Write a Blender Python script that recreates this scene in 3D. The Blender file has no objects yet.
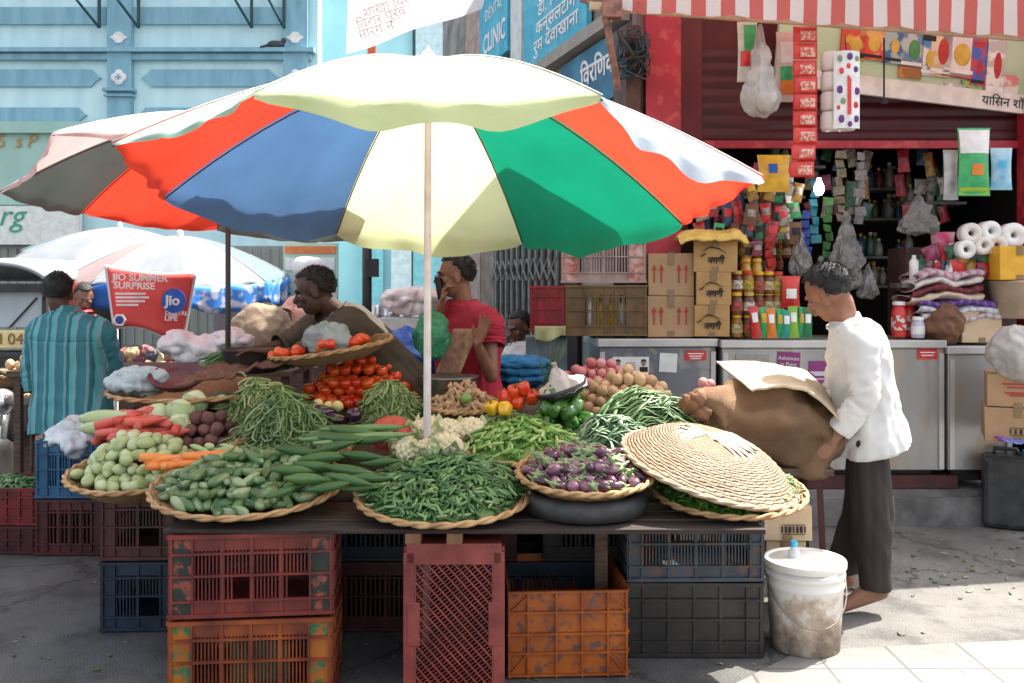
import bpy, bmesh, math, random
from mathutils import Vector, Matrix, Euler, noise
random.seed(7)
R = math.radians
PI = math.pi
SC = bpy.context.scene
COL = SC.collection
F, HC, YH = 950.0, 1.46, 285.0

def P(px, py, Y):
    return Vector(((px - 512) * Y / F, Y, HC - (py - YH) * Y / F))
def SY(py):                       # depth at which a sight line at row py meets the sloping display
    return 1.48 / ((py - YH) / F + .2)
def PS(px, py, dy=0):
    Y = SY(py + dy)
    return P(px, py, Y)
def G(px, py):
    Y = F * HC / (py - YH)
    return Vector(((px - 512) * Y / F, Y, 0))
def U(a, b): return random.uniform(a, b)

# ------------------------------------------------------------------ materials
MATS = {}
def new_mat(name):
    m = bpy.data.materials.new(name); m.use_nodes = True
    nt = m.node_tree; b = nt.nodes['Principled BSDF']
    return m, nt, b
def N(nt, t, **kw):
    n = nt.nodes.new(t)
    for k, v in kw.items():
        if k in n.inputs: n.inputs[k].default_value = v
        else: setattr(n, k, v)
    return n
def c4(c): return (c[0], c[1], c[2], 1)
def mat(name, c1, c2=None, rough=.6, scale=12, bump=0, bscale=60, metal=0, rand=False, spec=.5, trans=0, detail=4, lo=.35, hi=.65, c3=None, emit=0, stretch=None, sub=0, coat=0, alpha=1, hue=0):
    """procedural principled material: noise mix c1/c2 (+ per-object random when rand), bump, optional translucency"""
    if name in MATS: return MATS[name]
    m, nt, b = new_mat(name); L = nt.links.new
    if c2 is None: c2 = tuple(x * .8 for x in c1)
    tc = N(nt, 'ShaderNodeTexCoord')
    vec = tc.outputs['Object']
    if stretch:
        mp = N(nt, 'ShaderNodeMapping'); mp.inputs['Scale'].default_value = stretch
        L(vec, mp.inputs['Vector']); vec = mp.outputs['Vector']
    if rand:
        oi = N(nt, 'ShaderNodeObjectInfo')
        ad = N(nt, 'ShaderNodeVectorMath', operation='ADD'); ml = N(nt, 'ShaderNodeMath', operation='MULTIPLY'); ml.inputs[1].default_value = 37
        L(oi.outputs['Random'], ml.inputs[0]); L(vec, ad.inputs[0]); L(ml.outputs[0], ad.inputs[1]); vec = ad.outputs[0]
    nz = N(nt, 'ShaderNodeTexNoise', Scale=scale, Detail=detail); L(vec, nz.inputs['Vector'])
    rp = N(nt, 'ShaderNodeMapRange'); rp.inputs['From Min'].default_value = lo; rp.inputs['From Max'].default_value = hi
    L(nz.outputs['Fac'], rp.inputs['Value'])
    fac = rp.outputs['Result']
    if rand:
        a = N(nt, 'ShaderNodeMath', operation='MULTIPLY_ADD'); a.inputs[1].default_value = .35; a.use_clamp = True
        s = N(nt, 'ShaderNodeMath', operation='MULTIPLY_ADD'); s.inputs[1].default_value = .9; s.inputs[2].default_value = -.1
        L(oi.outputs['Random'], s.inputs[0]); L(fac, a.inputs[0]); L(s.outputs[0], a.inputs[2]); fac = a.outputs[0]
    mx = N(nt, 'ShaderNodeMix', data_type='RGBA'); mx.inputs[6].default_value = c4(c1); mx.inputs[7].default_value = c4(c2)
    L(fac, mx.inputs[0]); col = mx.outputs[2]
    if c3:
        n2 = N(nt, 'ShaderNodeTexNoise', Scale=scale * 2.7, Detail=6); L(vec, n2.inputs['Vector'])
        r2 = N(nt, 'ShaderNodeMapRange'); r2.inputs['From Min'].default_value = .52; r2.inputs['From Max'].default_value = .62
        L(n2.outputs['Fac'], r2.inputs['Value'])
        m2 = N(nt, 'ShaderNodeMix', data_type='RGBA'); m2.inputs[7].default_value = c4(c3)
        L(r2.outputs['Result'], m2.inputs[0]); L(col, m2.inputs[6]); col = m2.outputs[2]
    L(col, b.inputs['Base Color'])
    b.inputs['Roughness'].default_value = rough; b.inputs['Metallic'].default_value = metal
    b.inputs['Specular IOR Level'].default_value = spec
    if coat: b.inputs['Coat Weight'].default_value = coat; b.inputs['Coat Roughness'].default_value = .15
    if sub: b.inputs['Subsurface Weight'].default_value = sub; b.inputs['Subsurface Scale'].default_value = .01
    if alpha < 1: b.inputs['Alpha'].default_value = alpha
    if emit: b.inputs['Emission Color'].default_value = c4(c1); b.inputs['Emission Strength'].default_value = emit
    if bump:
        bn = N(nt, 'ShaderNodeTexNoise', Scale=bscale, Detail=5); L(vec, bn.inputs['Vector'])
        bp = N(nt, 'ShaderNodeBump', Strength=bump, Distance=.01); L(bn.outputs['Fac'], bp.inputs['Height']); L(bp.outputs[0], b.inputs['Normal'])
    if trans:
        tr = N(nt, 'ShaderNodeBsdfTranslucent'); L(col, tr.inputs['Color'])
        ms = N(nt, 'ShaderNodeMixShader'); ms.inputs[0].default_value = trans
        L(b.outputs[0], ms.inputs[1]); L(tr.outputs[0], ms.inputs[2]); L(ms.outputs[0], nt.nodes['Material Output'].inputs['Surface'])
    MATS[name] = m
    return m
def woven(name, c1, c2, gap, ring=.011, cells=64, zf=1.0):
    """coiled bamboo weave: over/under cells along rings, dark line between rings"""
    m, nt, b = new_mat(name); L = nt.links.new
    def M(op, a, b_=None, c=None):
        n = N(nt, 'ShaderNodeMath', operation=op)
        for i, x in enumerate((a, b_, c)):
            if x is None: continue
            if hasattr(x, 'links'): L(x, n.inputs[i])
            else: n.inputs[i].default_value = x
        return n.outputs[0]
    tc = N(nt, 'ShaderNodeTexCoord'); sx = N(nt, 'ShaderNodeSeparateXYZ'); L(tc.outputs['Object'], sx.inputs[0]); X, Y, Z = sx.outputs
    nz = N(nt, 'ShaderNodeTexNoise', Scale=7, Detail=3); L(tc.outputs['Object'], nz.inputs['Vector'])
    r = M('SQRT', M('ADD', M('MULTIPLY', X, X), M('MULTIPLY', Y, Y)))
    s = M('DIVIDE', M('ADD', M('ADD', r, M('MULTIPLY', Z, zf)), M('MULTIPLY', nz.outputs['Fac'], ring * .8)), ring)
    fl = M('FLOOR', s); fr = M('FRACT', s)
    an = M('ADD', M('MULTIPLY', M('ARCTAN2', Y, X), cells / (2 * PI)), M('MULTIPLY', fl, .5)); fa = M('FLOOR', an); fra = M('FRACT', an)
    cb = N(nt, 'ShaderNodeCombineXYZ'); L(fl, cb.inputs[0]); L(fa, cb.inputs[1]); wn = N(nt, 'ShaderNodeTexWhiteNoise'); wn.noise_dimensions = '2D'; L(cb.outputs[0], wn.inputs['Vector'])
    mx = N(nt, 'ShaderNodeMix', data_type='RGBA'); mx.inputs[6].default_value = c4(c1); mx.inputs[7].default_value = c4(c2)
    L(M('ADD', M('MULTIPLY', wn.outputs['Value'], .7), M('MULTIPLY', nz.outputs['Fac'], .4)), mx.inputs[0])
    e1 = M('MULTIPLY', M('ABSOLUTE', M('SUBTRACT', fr, .5)), 2); e2 = M('MULTIPLY', M('ABSOLUTE', M('SUBTRACT', fra, .5)), 2)
    g = N(nt, 'ShaderNodeMapRange'); g.inputs['From Min'].default_value = .72; g.inputs['From Max'].default_value = .98; L(e1, g.inputs['Value'])
    g2 = N(nt, 'ShaderNodeMapRange'); g2.inputs['From Min'].default_value = .86; g2.inputs['From Max'].default_value = 1.0; g2.inputs['To Max'].default_value = .7; L(e2, g2.inputs['Value'])
    gm_ = M('MAXIMUM', g.outputs[0], g2.outputs[0])
    m2 = N(nt, 'ShaderNodeMix', data_type='RGBA'); m2.inputs[7].default_value = c4(gap); L(gm_, m2.inputs[0]); L(mx.outputs[2], m2.inputs[6]); L(m2.outputs[2], b.inputs['Base Color'])
    h = M('SUBTRACT', 1.0, M('ADD', M('POWER', e1, 3), M('MULTIPLY', M('POWER', e2, 3), .7)))
    bp = N(nt, 'ShaderNodeBump', Strength=.9, Distance=.006); L(h, bp.inputs['Height']); L(bp.outputs[0], b.inputs['Normal']); b.inputs['Roughness'].default_value = .65
    MATS[name] = m; return m
def bean(name, c1, c2, c3, rough=.45):
    """each bean its own shade"""
    m, nt, b = new_mat(name); L = nt.links.new
    ge = N(nt, 'ShaderNodeNewGeometry'); cr = N(nt, 'ShaderNodeValToRGB'); e = cr.color_ramp.elements; e[0].color = c4(c1); e[1].color = c4(c3); k = e.new(.5); k.color = c4(c2); L(ge.outputs['Random Per Island'], cr.inputs[0])
    L(cr.outputs[0], b.inputs['Base Color']); b.inputs['Roughness'].default_value = rough; MATS[name] = m; return m
def stripes(name, cols, period, axis=0, rough=.8, trans=0, vary=.15):
    """repeating bands across one object axis; cols = [(start fraction, colour)...]"""
    if name in MATS: return MATS[name]
    m, nt, b = new_mat(name); L = nt.links.new
    tc = N(nt, 'ShaderNodeTexCoord'); sx = N(nt, 'ShaderNodeSeparateXYZ'); L(tc.outputs['Object'], sx.inputs[0])
    d = N(nt, 'ShaderNodeMath', operation='DIVIDE'); d.inputs[1].default_value = period; L(sx.outputs[axis], d.inputs[0])
    f = N(nt, 'ShaderNodeMath', operation='FRACT'); L(d.outputs[0], f.inputs[0])
    cr = N(nt, 'ShaderNodeValToRGB'); cr.color_ramp.interpolation = 'CONSTANT'
    el = cr.color_ramp.elements
    el[0].position = 0; el[0].color = c4(cols[0][1]); el[1].position = cols[1][0]; el[1].color = c4(cols[1][1])
    for p, c in cols[2:]:
        e = el.new(p); e.color = c4(c)
    L(f.outputs[0], cr.inputs[0])
    nz = N(nt, 'ShaderNodeTexNoise', Scale=6, Detail=5); L(tc.outputs['Object'], nz.inputs['Vector'])
    mx = N(nt, 'ShaderNodeMix', data_type='RGBA', blend_type='MULTIPLY'); mx.inputs[0].default_value = vary * 3
    L(cr.outputs[0], mx.inputs[6]); L(nz.outputs['Fac'], mx.inputs[7]); mx.inputs[0].default_value = vary
    L(mx.outputs[2], b.inputs['Base Color']); b.inputs['Roughness'].default_value = rough
    if trans:
        tr = N(nt, 'ShaderNodeBsdfTranslucent'); L(mx.outputs[2], tr.inputs['Color'])
        ms = N(nt, 'ShaderNodeMixShader'); ms.inputs[0].default_value = trans
        L(b.outputs[0], ms.inputs[1]); L(tr.outputs[0], ms.inputs[2]); L(ms.outputs[0], nt.nodes['Material Output'].inputs['Surface'])
    MATS[name] = m
    return m

# ------------------------------------------------------------------ mesh builder
class MB:
    def __init__(s): s.v = []; s.f = []
    def add(s, vs, fs):
        o = len(s.v); s.v += [Vector(v) for v in vs]; s.f += [tuple(i + o for i in f) for f in fs]; return s
    def box(s, c, size, rot=None, bev=0, jit=0):
        hx, hy, hz = size[0] / 2, size[1] / 2, size[2] / 2
        vs = [Vector((x * hx, y * hy, z * hz)) for z in (-1, 1) for y in (-1, 1) for x in (-1, 1)]
        if jit: vs = [v + Vector((U(-jit, jit), U(-jit, jit), U(-jit, jit))) for v in vs]
        if rot is not None: vs = [rot @ v for v in vs]
        c = Vector(c)
        return s.add([v + c for v in vs], [(0, 2, 3, 1), (4, 5, 7, 6), (0, 1, 5, 4), (2, 6, 7, 3), (0, 4, 6, 2), (1, 3, 7, 5)])
    def bar(s, a, b, w, h=None):
        a = Vector(a); b = Vector(b); d = b - a; L = d.length
        if L < 1e-6: return s
        q = d.to_track_quat('X', 'Z').to_matrix()
        return s.box((a + b) / 2, (L, w, h or w), q)
    def tube(s, pts, rad, n=8, cap=True, flat=1, up=None):
        pts = [Vector(p) for p in pts]; m = len(pts)
        if not hasattr(rad, '__len__'): rad = [rad] * m
        t0 = (pts[1] - pts[0]).normalized()
        ref = Vector(up) if up is not None else (Vector((0, 0, 1)) if abs(t0.z) < .9 else Vector((1, 0, 0)))
        a = ref.cross(t0).normalized(); vs = []
        for i, p in enumerate(pts):
            t = (pts[min(i + 1, m - 1)] - pts[max(i - 1, 0)]).normalized()
            a = (a - t * a.dot(t)).normalized(); b = t.cross(a)
            for k in range(n):
                an = 2 * PI * k / n
                vs.append(p + (a * math.cos(an) + b * math.sin(an) * flat) * rad[i])
        fs = [(i * n + k, i * n + (k + 1) % n, (i + 1) * n + (k + 1) % n, (i + 1) * n + k) for i in range(m - 1) for k in range(n)]
        if cap:
            fs.append(tuple(range(n - 1, -1, -1))); fs.append(tuple((m - 1) * n + k for k in range(n)))
        return s.add(vs, fs)
    def cap(s, p0, p1, r0, r1, n=12, flat=1, up=None):      # round-ended tapered capsule
        p0 = Vector(p0); p1 = Vector(p1); d = (p1 - p0)
        t = d.normalized() if d.length > 1e-6 else Vector((0, 0, 1))
        pts = []; rs = []
        for a in (80, 55, 28): pts.append(p0 - t * r0 * math.sin(R(a))); rs.append(r0 * math.cos(R(a)))
        for k in range(5): u = k / 4; pts.append(p0.lerp(p1, u)); rs.append(r0 + (r1 - r0) * u)
        for a in (28, 55, 80): pts.append(p1 + t * r1 * math.sin(R(a))); rs.append(r1 * math.cos(R(a)))
        return s.tube(pts, rs, n, True, flat, up)
    def lathe(s, prof, n=24, c=(0, 0, 0), M=None, amp=None, close=False):
        vs = []; c = Vector(c)
        for j, (r, z) in enumerate(prof):
            for k in range(n):
                rr = r + (amp(j, k) if amp else 0)
                v = Vector((rr * math.cos(2 * PI * k / n), rr * math.sin(2 * PI * k / n), z))
                vs.append((M @ v if M is not None else v) + c)
        m = len(prof)
        fs = [(j * n + k, j * n + (k + 1) % n, (j + 1) * n + (k + 1) % n, (j + 1) * n + k) for j in range(m - 1) for k in range(n)]
        if prof[0][0] > 1e-4 and not close: fs.append(tuple(range(n - 1, -1, -1)))
        if prof[-1][0] > 1e-4 and not close: fs.append(tuple((m - 1) * n + k for k in range(n)))
        return s.add(vs, fs)
    def ell(s, c, r, M=None, n=12, m=8, bump=0, seed=0):
        c = Vector(c); vs = []
        for j in range(m + 1):
            a = PI * j / m
            for k in range(n):
                b = 2 * PI * k / n
                v = Vector((math.sin(a) * math.cos(b), math.sin(a) * math.sin(b), math.cos(a)))
                if bump: v *= 1 + bump * noise.noise(v * 1.9 + Vector((seed, seed * 2.3, 0)))
                v = Vector((v.x * r[0], v.y * r[1], v.z * r[2]))
                vs.append((M @ v if M is not None else v) + c)
        fs = [(j * n + k, (j + 1) * n + k, (j + 1) * n + (k + 1) % n, j * n + (k + 1) % n) for j in range(m) for k in range(n)]
        return s.add(vs, fs)
    def grid(s, fn, nu, nv, thick=0):
        vs = [Vector(fn(i / nu, j / nv)) for j in range(nv + 1) for i in range(nu + 1)]
        fs = [(j * (nu + 1) + i, j * (nu + 1) + i + 1, (j + 1) * (nu + 1) + i + 1, (j + 1) * (nu + 1) + i) for j in range(nv) for i in range(nu)]
        return s.add(vs, fs)
    def build(s, name, m, parent=None, smooth=False, root=None, off=None, thick=0, bevel=0, weld=0):
        me = bpy.data.meshes.new(name)
        o_ = Vector(off) if off is not None else (root.location.copy() if root is not None else Vector((0, 0, 0)))
        me.from_pydata([v - o_ for v in s.v], [], s.f); me.materials.append(m)
        if weld:
            bm = bmesh.new(); bm.from_mesh(me); bmesh.ops.remove_doubles(bm, verts=bm.verts, dist=weld); bm.to_mesh(me); bm.free()
        if smooth:
            for p in me.polygons: p.use_smooth = True
        o = bpy.data.objects.new(name, me); COL.objects.link(o)
        if parent is not None: o.parent = parent
        if thick:
            md = o.modifiers.new('solid', 'SOLIDIFY'); md.thickness = thick; md.offset = 0
        if bevel:
            md = o.modifiers.new('bev', 'BEVEL'); md.width = bevel; md.segments = 2; md.limit_method = 'ANGLE'
        return o
def tag(o, label=None, cat=None, group=None, kind=None):
    if label: o['label'] = label
    if cat: o['category'] = cat
    if group: o['group'] = group
    if kind: o['kind'] = kind
    return o
def E(name, label, cat, loc=(0, 0, 0), group=None, rot=None):
    o = bpy.data.objects.new(name, None); COL.objects.link(o); o.location = Vector(loc); o.empty_display_size = .1
    if rot is not None: o.rotation_euler = rot
    return tag(o, label, cat, group)
def dup(o, parent=None):
    c = o.copy(); COL.objects.link(c); c.parent = parent
    for ch in list(o.children): dup(ch, c)
    return c
def struct(name, mb, m, **k):
    return tag(mb.build(name, m, **k), kind='structure')
TMP = bpy.data.scenes.new('tmp')
def evalmesh(o):
    TMP.collection.objects.link(o); 
    with bpy.context.temp_override(scene=TMP, view_layer=TMP.view_layers[0]):
        dg = bpy.context.evaluated_depsgraph_get(); dg.update(); me = bpy.data.meshes.new_from_object(o.evaluated_get(dg))
    TMP.collection.objects.unlink(o); return me
def bake(o, remesh=None, smooth=0):
    """apply a voxel remesh + smooth to one object's mesh"""
    if remesh:
        md = o.modifiers.new('r', 'REMESH'); md.mode = 'VOXEL'; md.voxel_size = remesh
    if smooth:
        md = o.modifiers.new('s', 'SMOOTH'); md.factor = .5; md.iterations = smooth
    me = evalmesh(o)
    old = o.data; mt = old.materials[0]; o.modifiers.clear(); o.data = me; me.name = o.name
    if not me.materials: me.materials.append(mt)
    for p in me.polygons: p.use_smooth = True
    return o
def displace(me, fn, zmin=None):
    import numpy as np
    n = len(me.vertices); co = np.empty(n * 3, 'f'); no = np.empty(n * 3, 'f'); me.vertices.foreach_get('co', co); me.vertex_normals.foreach_get('vector', no)
    d = np.array([fn(Vector(co[3 * i:3 * i + 3].tolist())) for i in range(n)], 'f'); co = co.reshape(-1, 3) + no.reshape(-1, 3) * d[:, None]
    if zmin is not None: co[:, 2] = np.maximum(co[:, 2], zmin + .006 * np.sin(co[:, 0] * 30 + co[:, 1] * 17))
    me.vertices.foreach_set('co', co.ravel()); me.update()
def text(s, loc, size, m, parent=None, rot=(PI / 2, 0, 0), name='lettering', align='CENTER', ext=.0008, shear=0, sx=1, bold=0):
    cu = bpy.data.curves.new('t', 'FONT'); cu.body = s; cu.size = size; cu.align_x = align; cu.align_y = 'CENTER'; cu.extrude = ext; cu.shear = shear
    cu.offset = bold; cu.resolution_u = 3
    t = bpy.data.objects.new('t', cu); me = evalmesh(t)
    bpy.data.objects.remove(t); bpy.data.curves.remove(cu)
    me.materials.clear(); me.materials.append(m)
    o = bpy.data.objects.new(name, me); COL.objects.link(o); o.location = loc; o.rotation_euler = rot; o.scale = (sx, 1, 1)
    if parent is not None: o.parent = parent
    return o

# ------------------------------------------------------------------ camera, light, world
cam = bpy.data.objects.new('camera', bpy.data.cameras.new('camera')); COL.objects.link(cam)
cam.location = (0, 0, HC); cam.rotation_euler = (PI / 2, 0, 0)
cam.data.sensor_width = 36; cam.data.lens = F / 1024 * 36; cam.data.shift_y = (YH - 341.5) / 1024; cam.data.clip_end = 500
SC.camera = cam
sun_dir = Vector((-.5, -.30, -1)).normalized()       # the way the light travels
sl = bpy.data.lights.new('sun', 'SUN'); sl.energy = 4.3; sl.angle = R(.5); sl.color = (1, .95, .86)
so = bpy.data.objects.new('sun', sl); COL.objects.link(so); so.rotation_euler = sun_dir.to_track_quat('-Z', 'Y').to_euler(); so.location = (3, 3, 8)
w = bpy.data.worlds.new('World'); SC.world = w; w.use_nodes = True
nt = w.node_tree; sk = nt.nodes.new('ShaderNodeTexSky'); sk.sky_type = 'NISHITA'; sk.sun_disc = False
to_sun = -sun_dir
sk.sun_elevation = math.asin(to_sun.z); sk.sun_rotation = math.atan2(to_sun.x, to_sun.y)
sk.air_density = 1; sk.dust_density = 4; sk.ozone_density = 1
hs_ = nt.nodes.new('ShaderNodeHueSaturation'); hs_.inputs['Saturation'].default_value = .38; nt.links.new(sk.outputs[0], hs_.inputs['Color']); nt.links.new(hs_.outputs[0], nt.nodes['Background'].inputs[0]); nt.nodes['Background'].inputs[1].default_value = .15
SC.view_settings.view_transform = 'Standard'; SC.view_settings.look = 'None'; SC.view_settings.exposure = 1.7; SC.view_settings.gamma = 1
SC.cycles.max_bounces = 8; SC.cycles.use_denoising = True
# ------------------------------------------------------------------ palette
black = mat('black_rubber', (.012, .012, .013), (.03, .028, .027), .6)
white = mat('white_plastic', (.78, .78, .76), (.6, .6, .58), .5)
red = mat('red_paint', (.5, .02, .02), (.3, .012, .015), .45)
wood = mat('old_wood', (.12, .07, .045), (.05, .03, .022), .75, 8, .4, 40, stretch=(1, 8, 8))
iron = mat('rusty_iron', (.05, .035, .03), (.1, .05, .03), .6, 20)
steel = mat('brushed_steel', (.42, .41, .40), (.3, .295, .29), .38, 3, .08, 90, metal=.55, stretch=(1, 1, .3), c3=(.36, .3, .24))
card = mat('cardboard', (.42, .26, .14), (.34, .2, .1), .85, 5, .15, 50)
cardp = mat('pale_cardboard', (.62, .46, .3), (.5, .36, .22), .85, 6, .15, 50)
ink = mat('black_ink', (.02, .018, .016), None, .8)
redink = mat('red_ink', (.45, .04, .03), None, .8)
purple = mat('purple_print', (.2, .02, .14), (.24, .03, .16), .5)
# ------------------------------------------------------------------ ground
gm, nt_, b_ = new_mat('asphalt'); L_ = nt_.links.new
tc = N(nt_, 'ShaderNodeTexCoord')
n1 = N(nt_, 'ShaderNodeTexNoise', Scale=1.1, Detail=7, Roughness=.6); L_(tc.outputs['Object'], n1.inputs['Vector'])
n2 = N(nt_, 'ShaderNodeTexNoise', Scale=140, Detail=3); L_(tc.outputs['Object'], n2.inputs['Vector'])
cr = N(nt_, 'ShaderNodeValToRGB'); e = cr.color_ramp.elements; e[0].position = .3; e[0].color = (.04, .04, .042, 1); e[1].position = .72; e[1].color = (.13, .125, .122, 1)
L_(n1.outputs['Fac'], cr.inputs[0])
sx_ = N(nt_, 'ShaderNodeSeparateXYZ'); L_(tc.outputs['Object'], sx_.inputs[0])
mr = N(nt_, 'ShaderNodeMapRange'); mr.inputs['From Min'].default_value = -.6; mr.inputs['From Max'].default_value = 2.0; L_(sx_.outputs[0], mr.inputs['Value'])
mx = N(nt_, 'ShaderNodeMix', data_type='RGBA'); L_(mr.outputs[0], mx.inputs[0]); L_(cr.outputs[0], mx.inputs[6])
cr2 = N(nt_, 'ShaderNodeValToRGB'); e = cr2.color_ramp.elements; e[0].position = .32; e[0].color = (.085, .08, .074, 1); e[1].position = .68; e[1].color = (.185, .175, .16, 1)
L_(n1.outputs['Fac'], cr2.inputs[0]); L_(cr2.outputs[0], mx.inputs[7])
mm = N(nt_, 'ShaderNodeMix', data_type='RGBA', blend_type='MULTIPLY'); mm.inputs[0].default_value = .55
rr = N(nt_, 'ShaderNodeMapRange'); rr.inputs['From Min'].default_value = .3; rr.inputs['From Max'].default_value = .6; rr.inputs['To Min'].default_value = .45; rr.inputs['To Max'].default_value = 1.15
L_(n2.outputs['Fac'], rr.inputs['Value']); L_(mx.outputs[2], mm.inputs[6]); L_(rr.outputs[0], mm.inputs[7])
vd = N(nt_, 'ShaderNodeTexVoronoi', feature='DISTANCE_TO_EDGE', Scale=.75); ns3 = N(nt_, 'ShaderNodeTexNoise', Scale=2.5, Detail=8, Roughness=.65); L_(tc.outputs['Object'], ns3.inputs['Vector'])
va = N(nt_, 'ShaderNodeVectorMath', operation='MULTIPLY_ADD'); va.inputs[1].default_value = (.55, .55, .55); L_(ns3.outputs['Color'], va.inputs[0]); L_(tc.outputs['Object'], va.inputs[2]); L_(va.outputs[0], vd.inputs['Vector'])
ck = N(nt_, 'ShaderNodeMapRange'); ck.inputs['From Min'].default_value = .003; ck.inputs['From Max'].default_value = .014; ck.inputs['To Min'].default_value = .3; L_(vd.outputs['Distance'], ck.inputs['Value'])
m3 = N(nt_, 'ShaderNodeMix', data_type='RGBA', blend_type='MULTIPLY'); m3.inputs[0].default_value = .8; L_(mm.outputs[2], m3.inputs[6]); L_(ck.outputs[0], m3.inputs[7])
st_ = N(nt_, 'ShaderNodeMapRange'); st_.inputs['From Min'].default_value = .5; st_.inputs['From Max'].default_value = .62; st_.inputs['To Min'].default_value = 1.12; st_.inputs['To Max'].default_value = .55; n5 = N(nt_, 'ShaderNodeTexNoise', Scale=3.2, Detail=9, Roughness=.7); L_(tc.outputs['Object'], n5.inputs['Vector']); L_(n5.outputs['Fac'], st_.inputs['Value'])
m4 = N(nt_, 'ShaderNodeMix', data_type='RGBA', blend_type='MULTIPLY'); m4.inputs[0].default_value = .75; L_(m3.outputs[2], m4.inputs[6]); L_(st_.outputs[0], m4.inputs[7]); L_(m4.outputs[2], b_.inputs['Base Color'])
bp = N(nt_, 'ShaderNodeBump', Strength=.7, Distance=.012); ad = N(nt_, 'ShaderNodeMath', operation='MULTIPLY_ADD'); ad.inputs[1].default_value = 5
L_(n1.outputs['Fac'], ad.inputs[0]); L_(n2.outputs['Fac'], ad.inputs[2]); L_(ad.outputs[0], bp.inputs['Height']); L_(bp.outputs[0], b_.inputs['Normal']); b_.inputs['Roughness'].default_value = .85
struct('ground', MB().grid(lambda u, v: (-60 + 120 * u, -20 + 140 * v, 0), 8, 8), gm)
# tiled strip at lower right, 6 mm proud
tm, nt_, b_ = new_mat('tactile_tiles'); L_ = nt_.links.new
tc = N(nt_, 'ShaderNodeTexCoord'); bk = N(nt_, 'ShaderNodeTexBrick', Scale=1); bk.offset = 0; bk.inputs['Brick Width'].default_value = .3; bk.inputs['Row Height'].default_value = .3; bk.inputs['Mortar Size'].default_value = .006
bk.inputs['Color1'].default_value = (.19, .18, .165, 1); bk.inputs['Color2'].default_value = (.165, .155, .145, 1); bk.inputs['Mortar'].default_value = (.09, .085, .08, 1)
L_(tc.outputs['Object'], bk.inputs['Vector']); nz = N(nt_, 'ShaderNodeTexNoise', Scale=3, Detail=6); L_(tc.outputs['Object'], nz.inputs['Vector'])
mm = N(nt_, 'ShaderNodeMix', data_type='RGBA', blend_type='OVERLAY'); mm.inputs[0].default_value = .6; L_(bk.outputs[0], mm.inputs[6]); L_(nz.outputs['Fac'], mm.inputs[7]); L_(mm.outputs[2], b_.inputs['Base Color'])
b_.inputs['Roughness'].default_value = .85
mb = MB(); mb.add([G(690, 683) + Vector((-.35, -.5, .006)), G(1024, 700) + Vector((.9, -.5, .006)), G(1024, 628) + Vector((1.2, 0, .006)), G(800, 652) + Vector((0, 0, .006))], [(0, 1, 2, 3)])
struct('pavement', mb, tm)
# kerb of the shop platform
kb = MB(); kb.box((2.5, 8.19, .1), (5.0, 4.8, .2)); kb.box((2.5, 5.775, .085), (5.05, .03, .17))
struct('pavement_kerb', kb, mat('kerb_concrete', (.2, .19, .18), (.1, .095, .09), .9, 6, .6, 30))
# ------------------------------------------------------------------ far blue building
bl = mat('sunlit_blue_wall', (.56, .78, .80), (.42, .64, .68), .8, 3, .1, 30, detail=10, stretch=(1.5, 1, .35), lo=.4, hi=.75)
bd = mat('deep_blue_trim', (.24, .45, .54), (.16, .33, .42), .8, 4, detail=10, stretch=(2, 1, .4), lo=.4, hi=.75)
bg = mat('pale_green_wall', (.36, .55, .48), (.3, .48, .42), .8, 2)
gy = mat('grey_green_shutter', (.28, .30, .27), (.22, .24, .22), .6, 2, stretch=(6, 1, .3))
YB = 13.0; K = YB / F
b = E('terrace_building', 'long light blue painted building with darker blue raised panels and pilasters', 'building', (-5, YB, 0))
def BX(px): return (px - 512) * K + 5
def BZ(py): return HC - (py - YH) * K
mb = MB(); xl, xr = BX(-200), BX(318); mb.box(((xl + xr) / 2, .13, 3.6), (xr - xl, .26, 7.2)); mb.build('wall', bl, b)
def band(name, x0, x1, y0, y1, d, m, pointed=False):
    mb = MB(); z0, z1 = BZ(y1), BZ(y0)
    if pointed:
        h = z1 - z0; x0, x1 = BX(x0), BX(x1)
        pr = [(x0 + h * .6, z0), (x1 - h * .6, z0), (x1 - h * .35, z0 + h * .28), (x1, z0 + h * .5), (x1 - h * .35, z0 + h * .72), (x1 - h * .6, z1), (x0 + h * .6, z1), (x0 + h * .35, z0 + h * .72), (x0, z0 + h * .5), (x0 + h * .35, z0 + h * .28)]
        n = len(pr); mb.add([(x, -d, z) for x, z in pr] + [(x, -.002, z) for x, z in pr], [tuple(range(n))] + [(i, (i + 1) % n, (i + 1) % n + n, i + n) for i in range(n)])
    else: mb.box(((BX(x0) + BX(x1)) / 2, -d / 2, (z0 + z1) / 2), (BX(x1) - BX(x0), d, z1 - z0))
    return mb.build(name, m, b)
for x0, x1 in ((-140, 108), (134, 286)): 
    band('frieze', x0, x1, 8, 25, .05, bd); band('raised_panel', x0 + 8, x1 - 6, 70, 87, .04, bd, True)
    band('raised_panel', x0 + 4, x1 - 20, 108, 123, .04, bd, True)
band('cornice', -180, 316, 50, 54, .16, bd); band('cornice', -180, 312, 55, 61, .09, bd); band('ledge', -180, 316, 123, 134, .12, bg)
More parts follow.
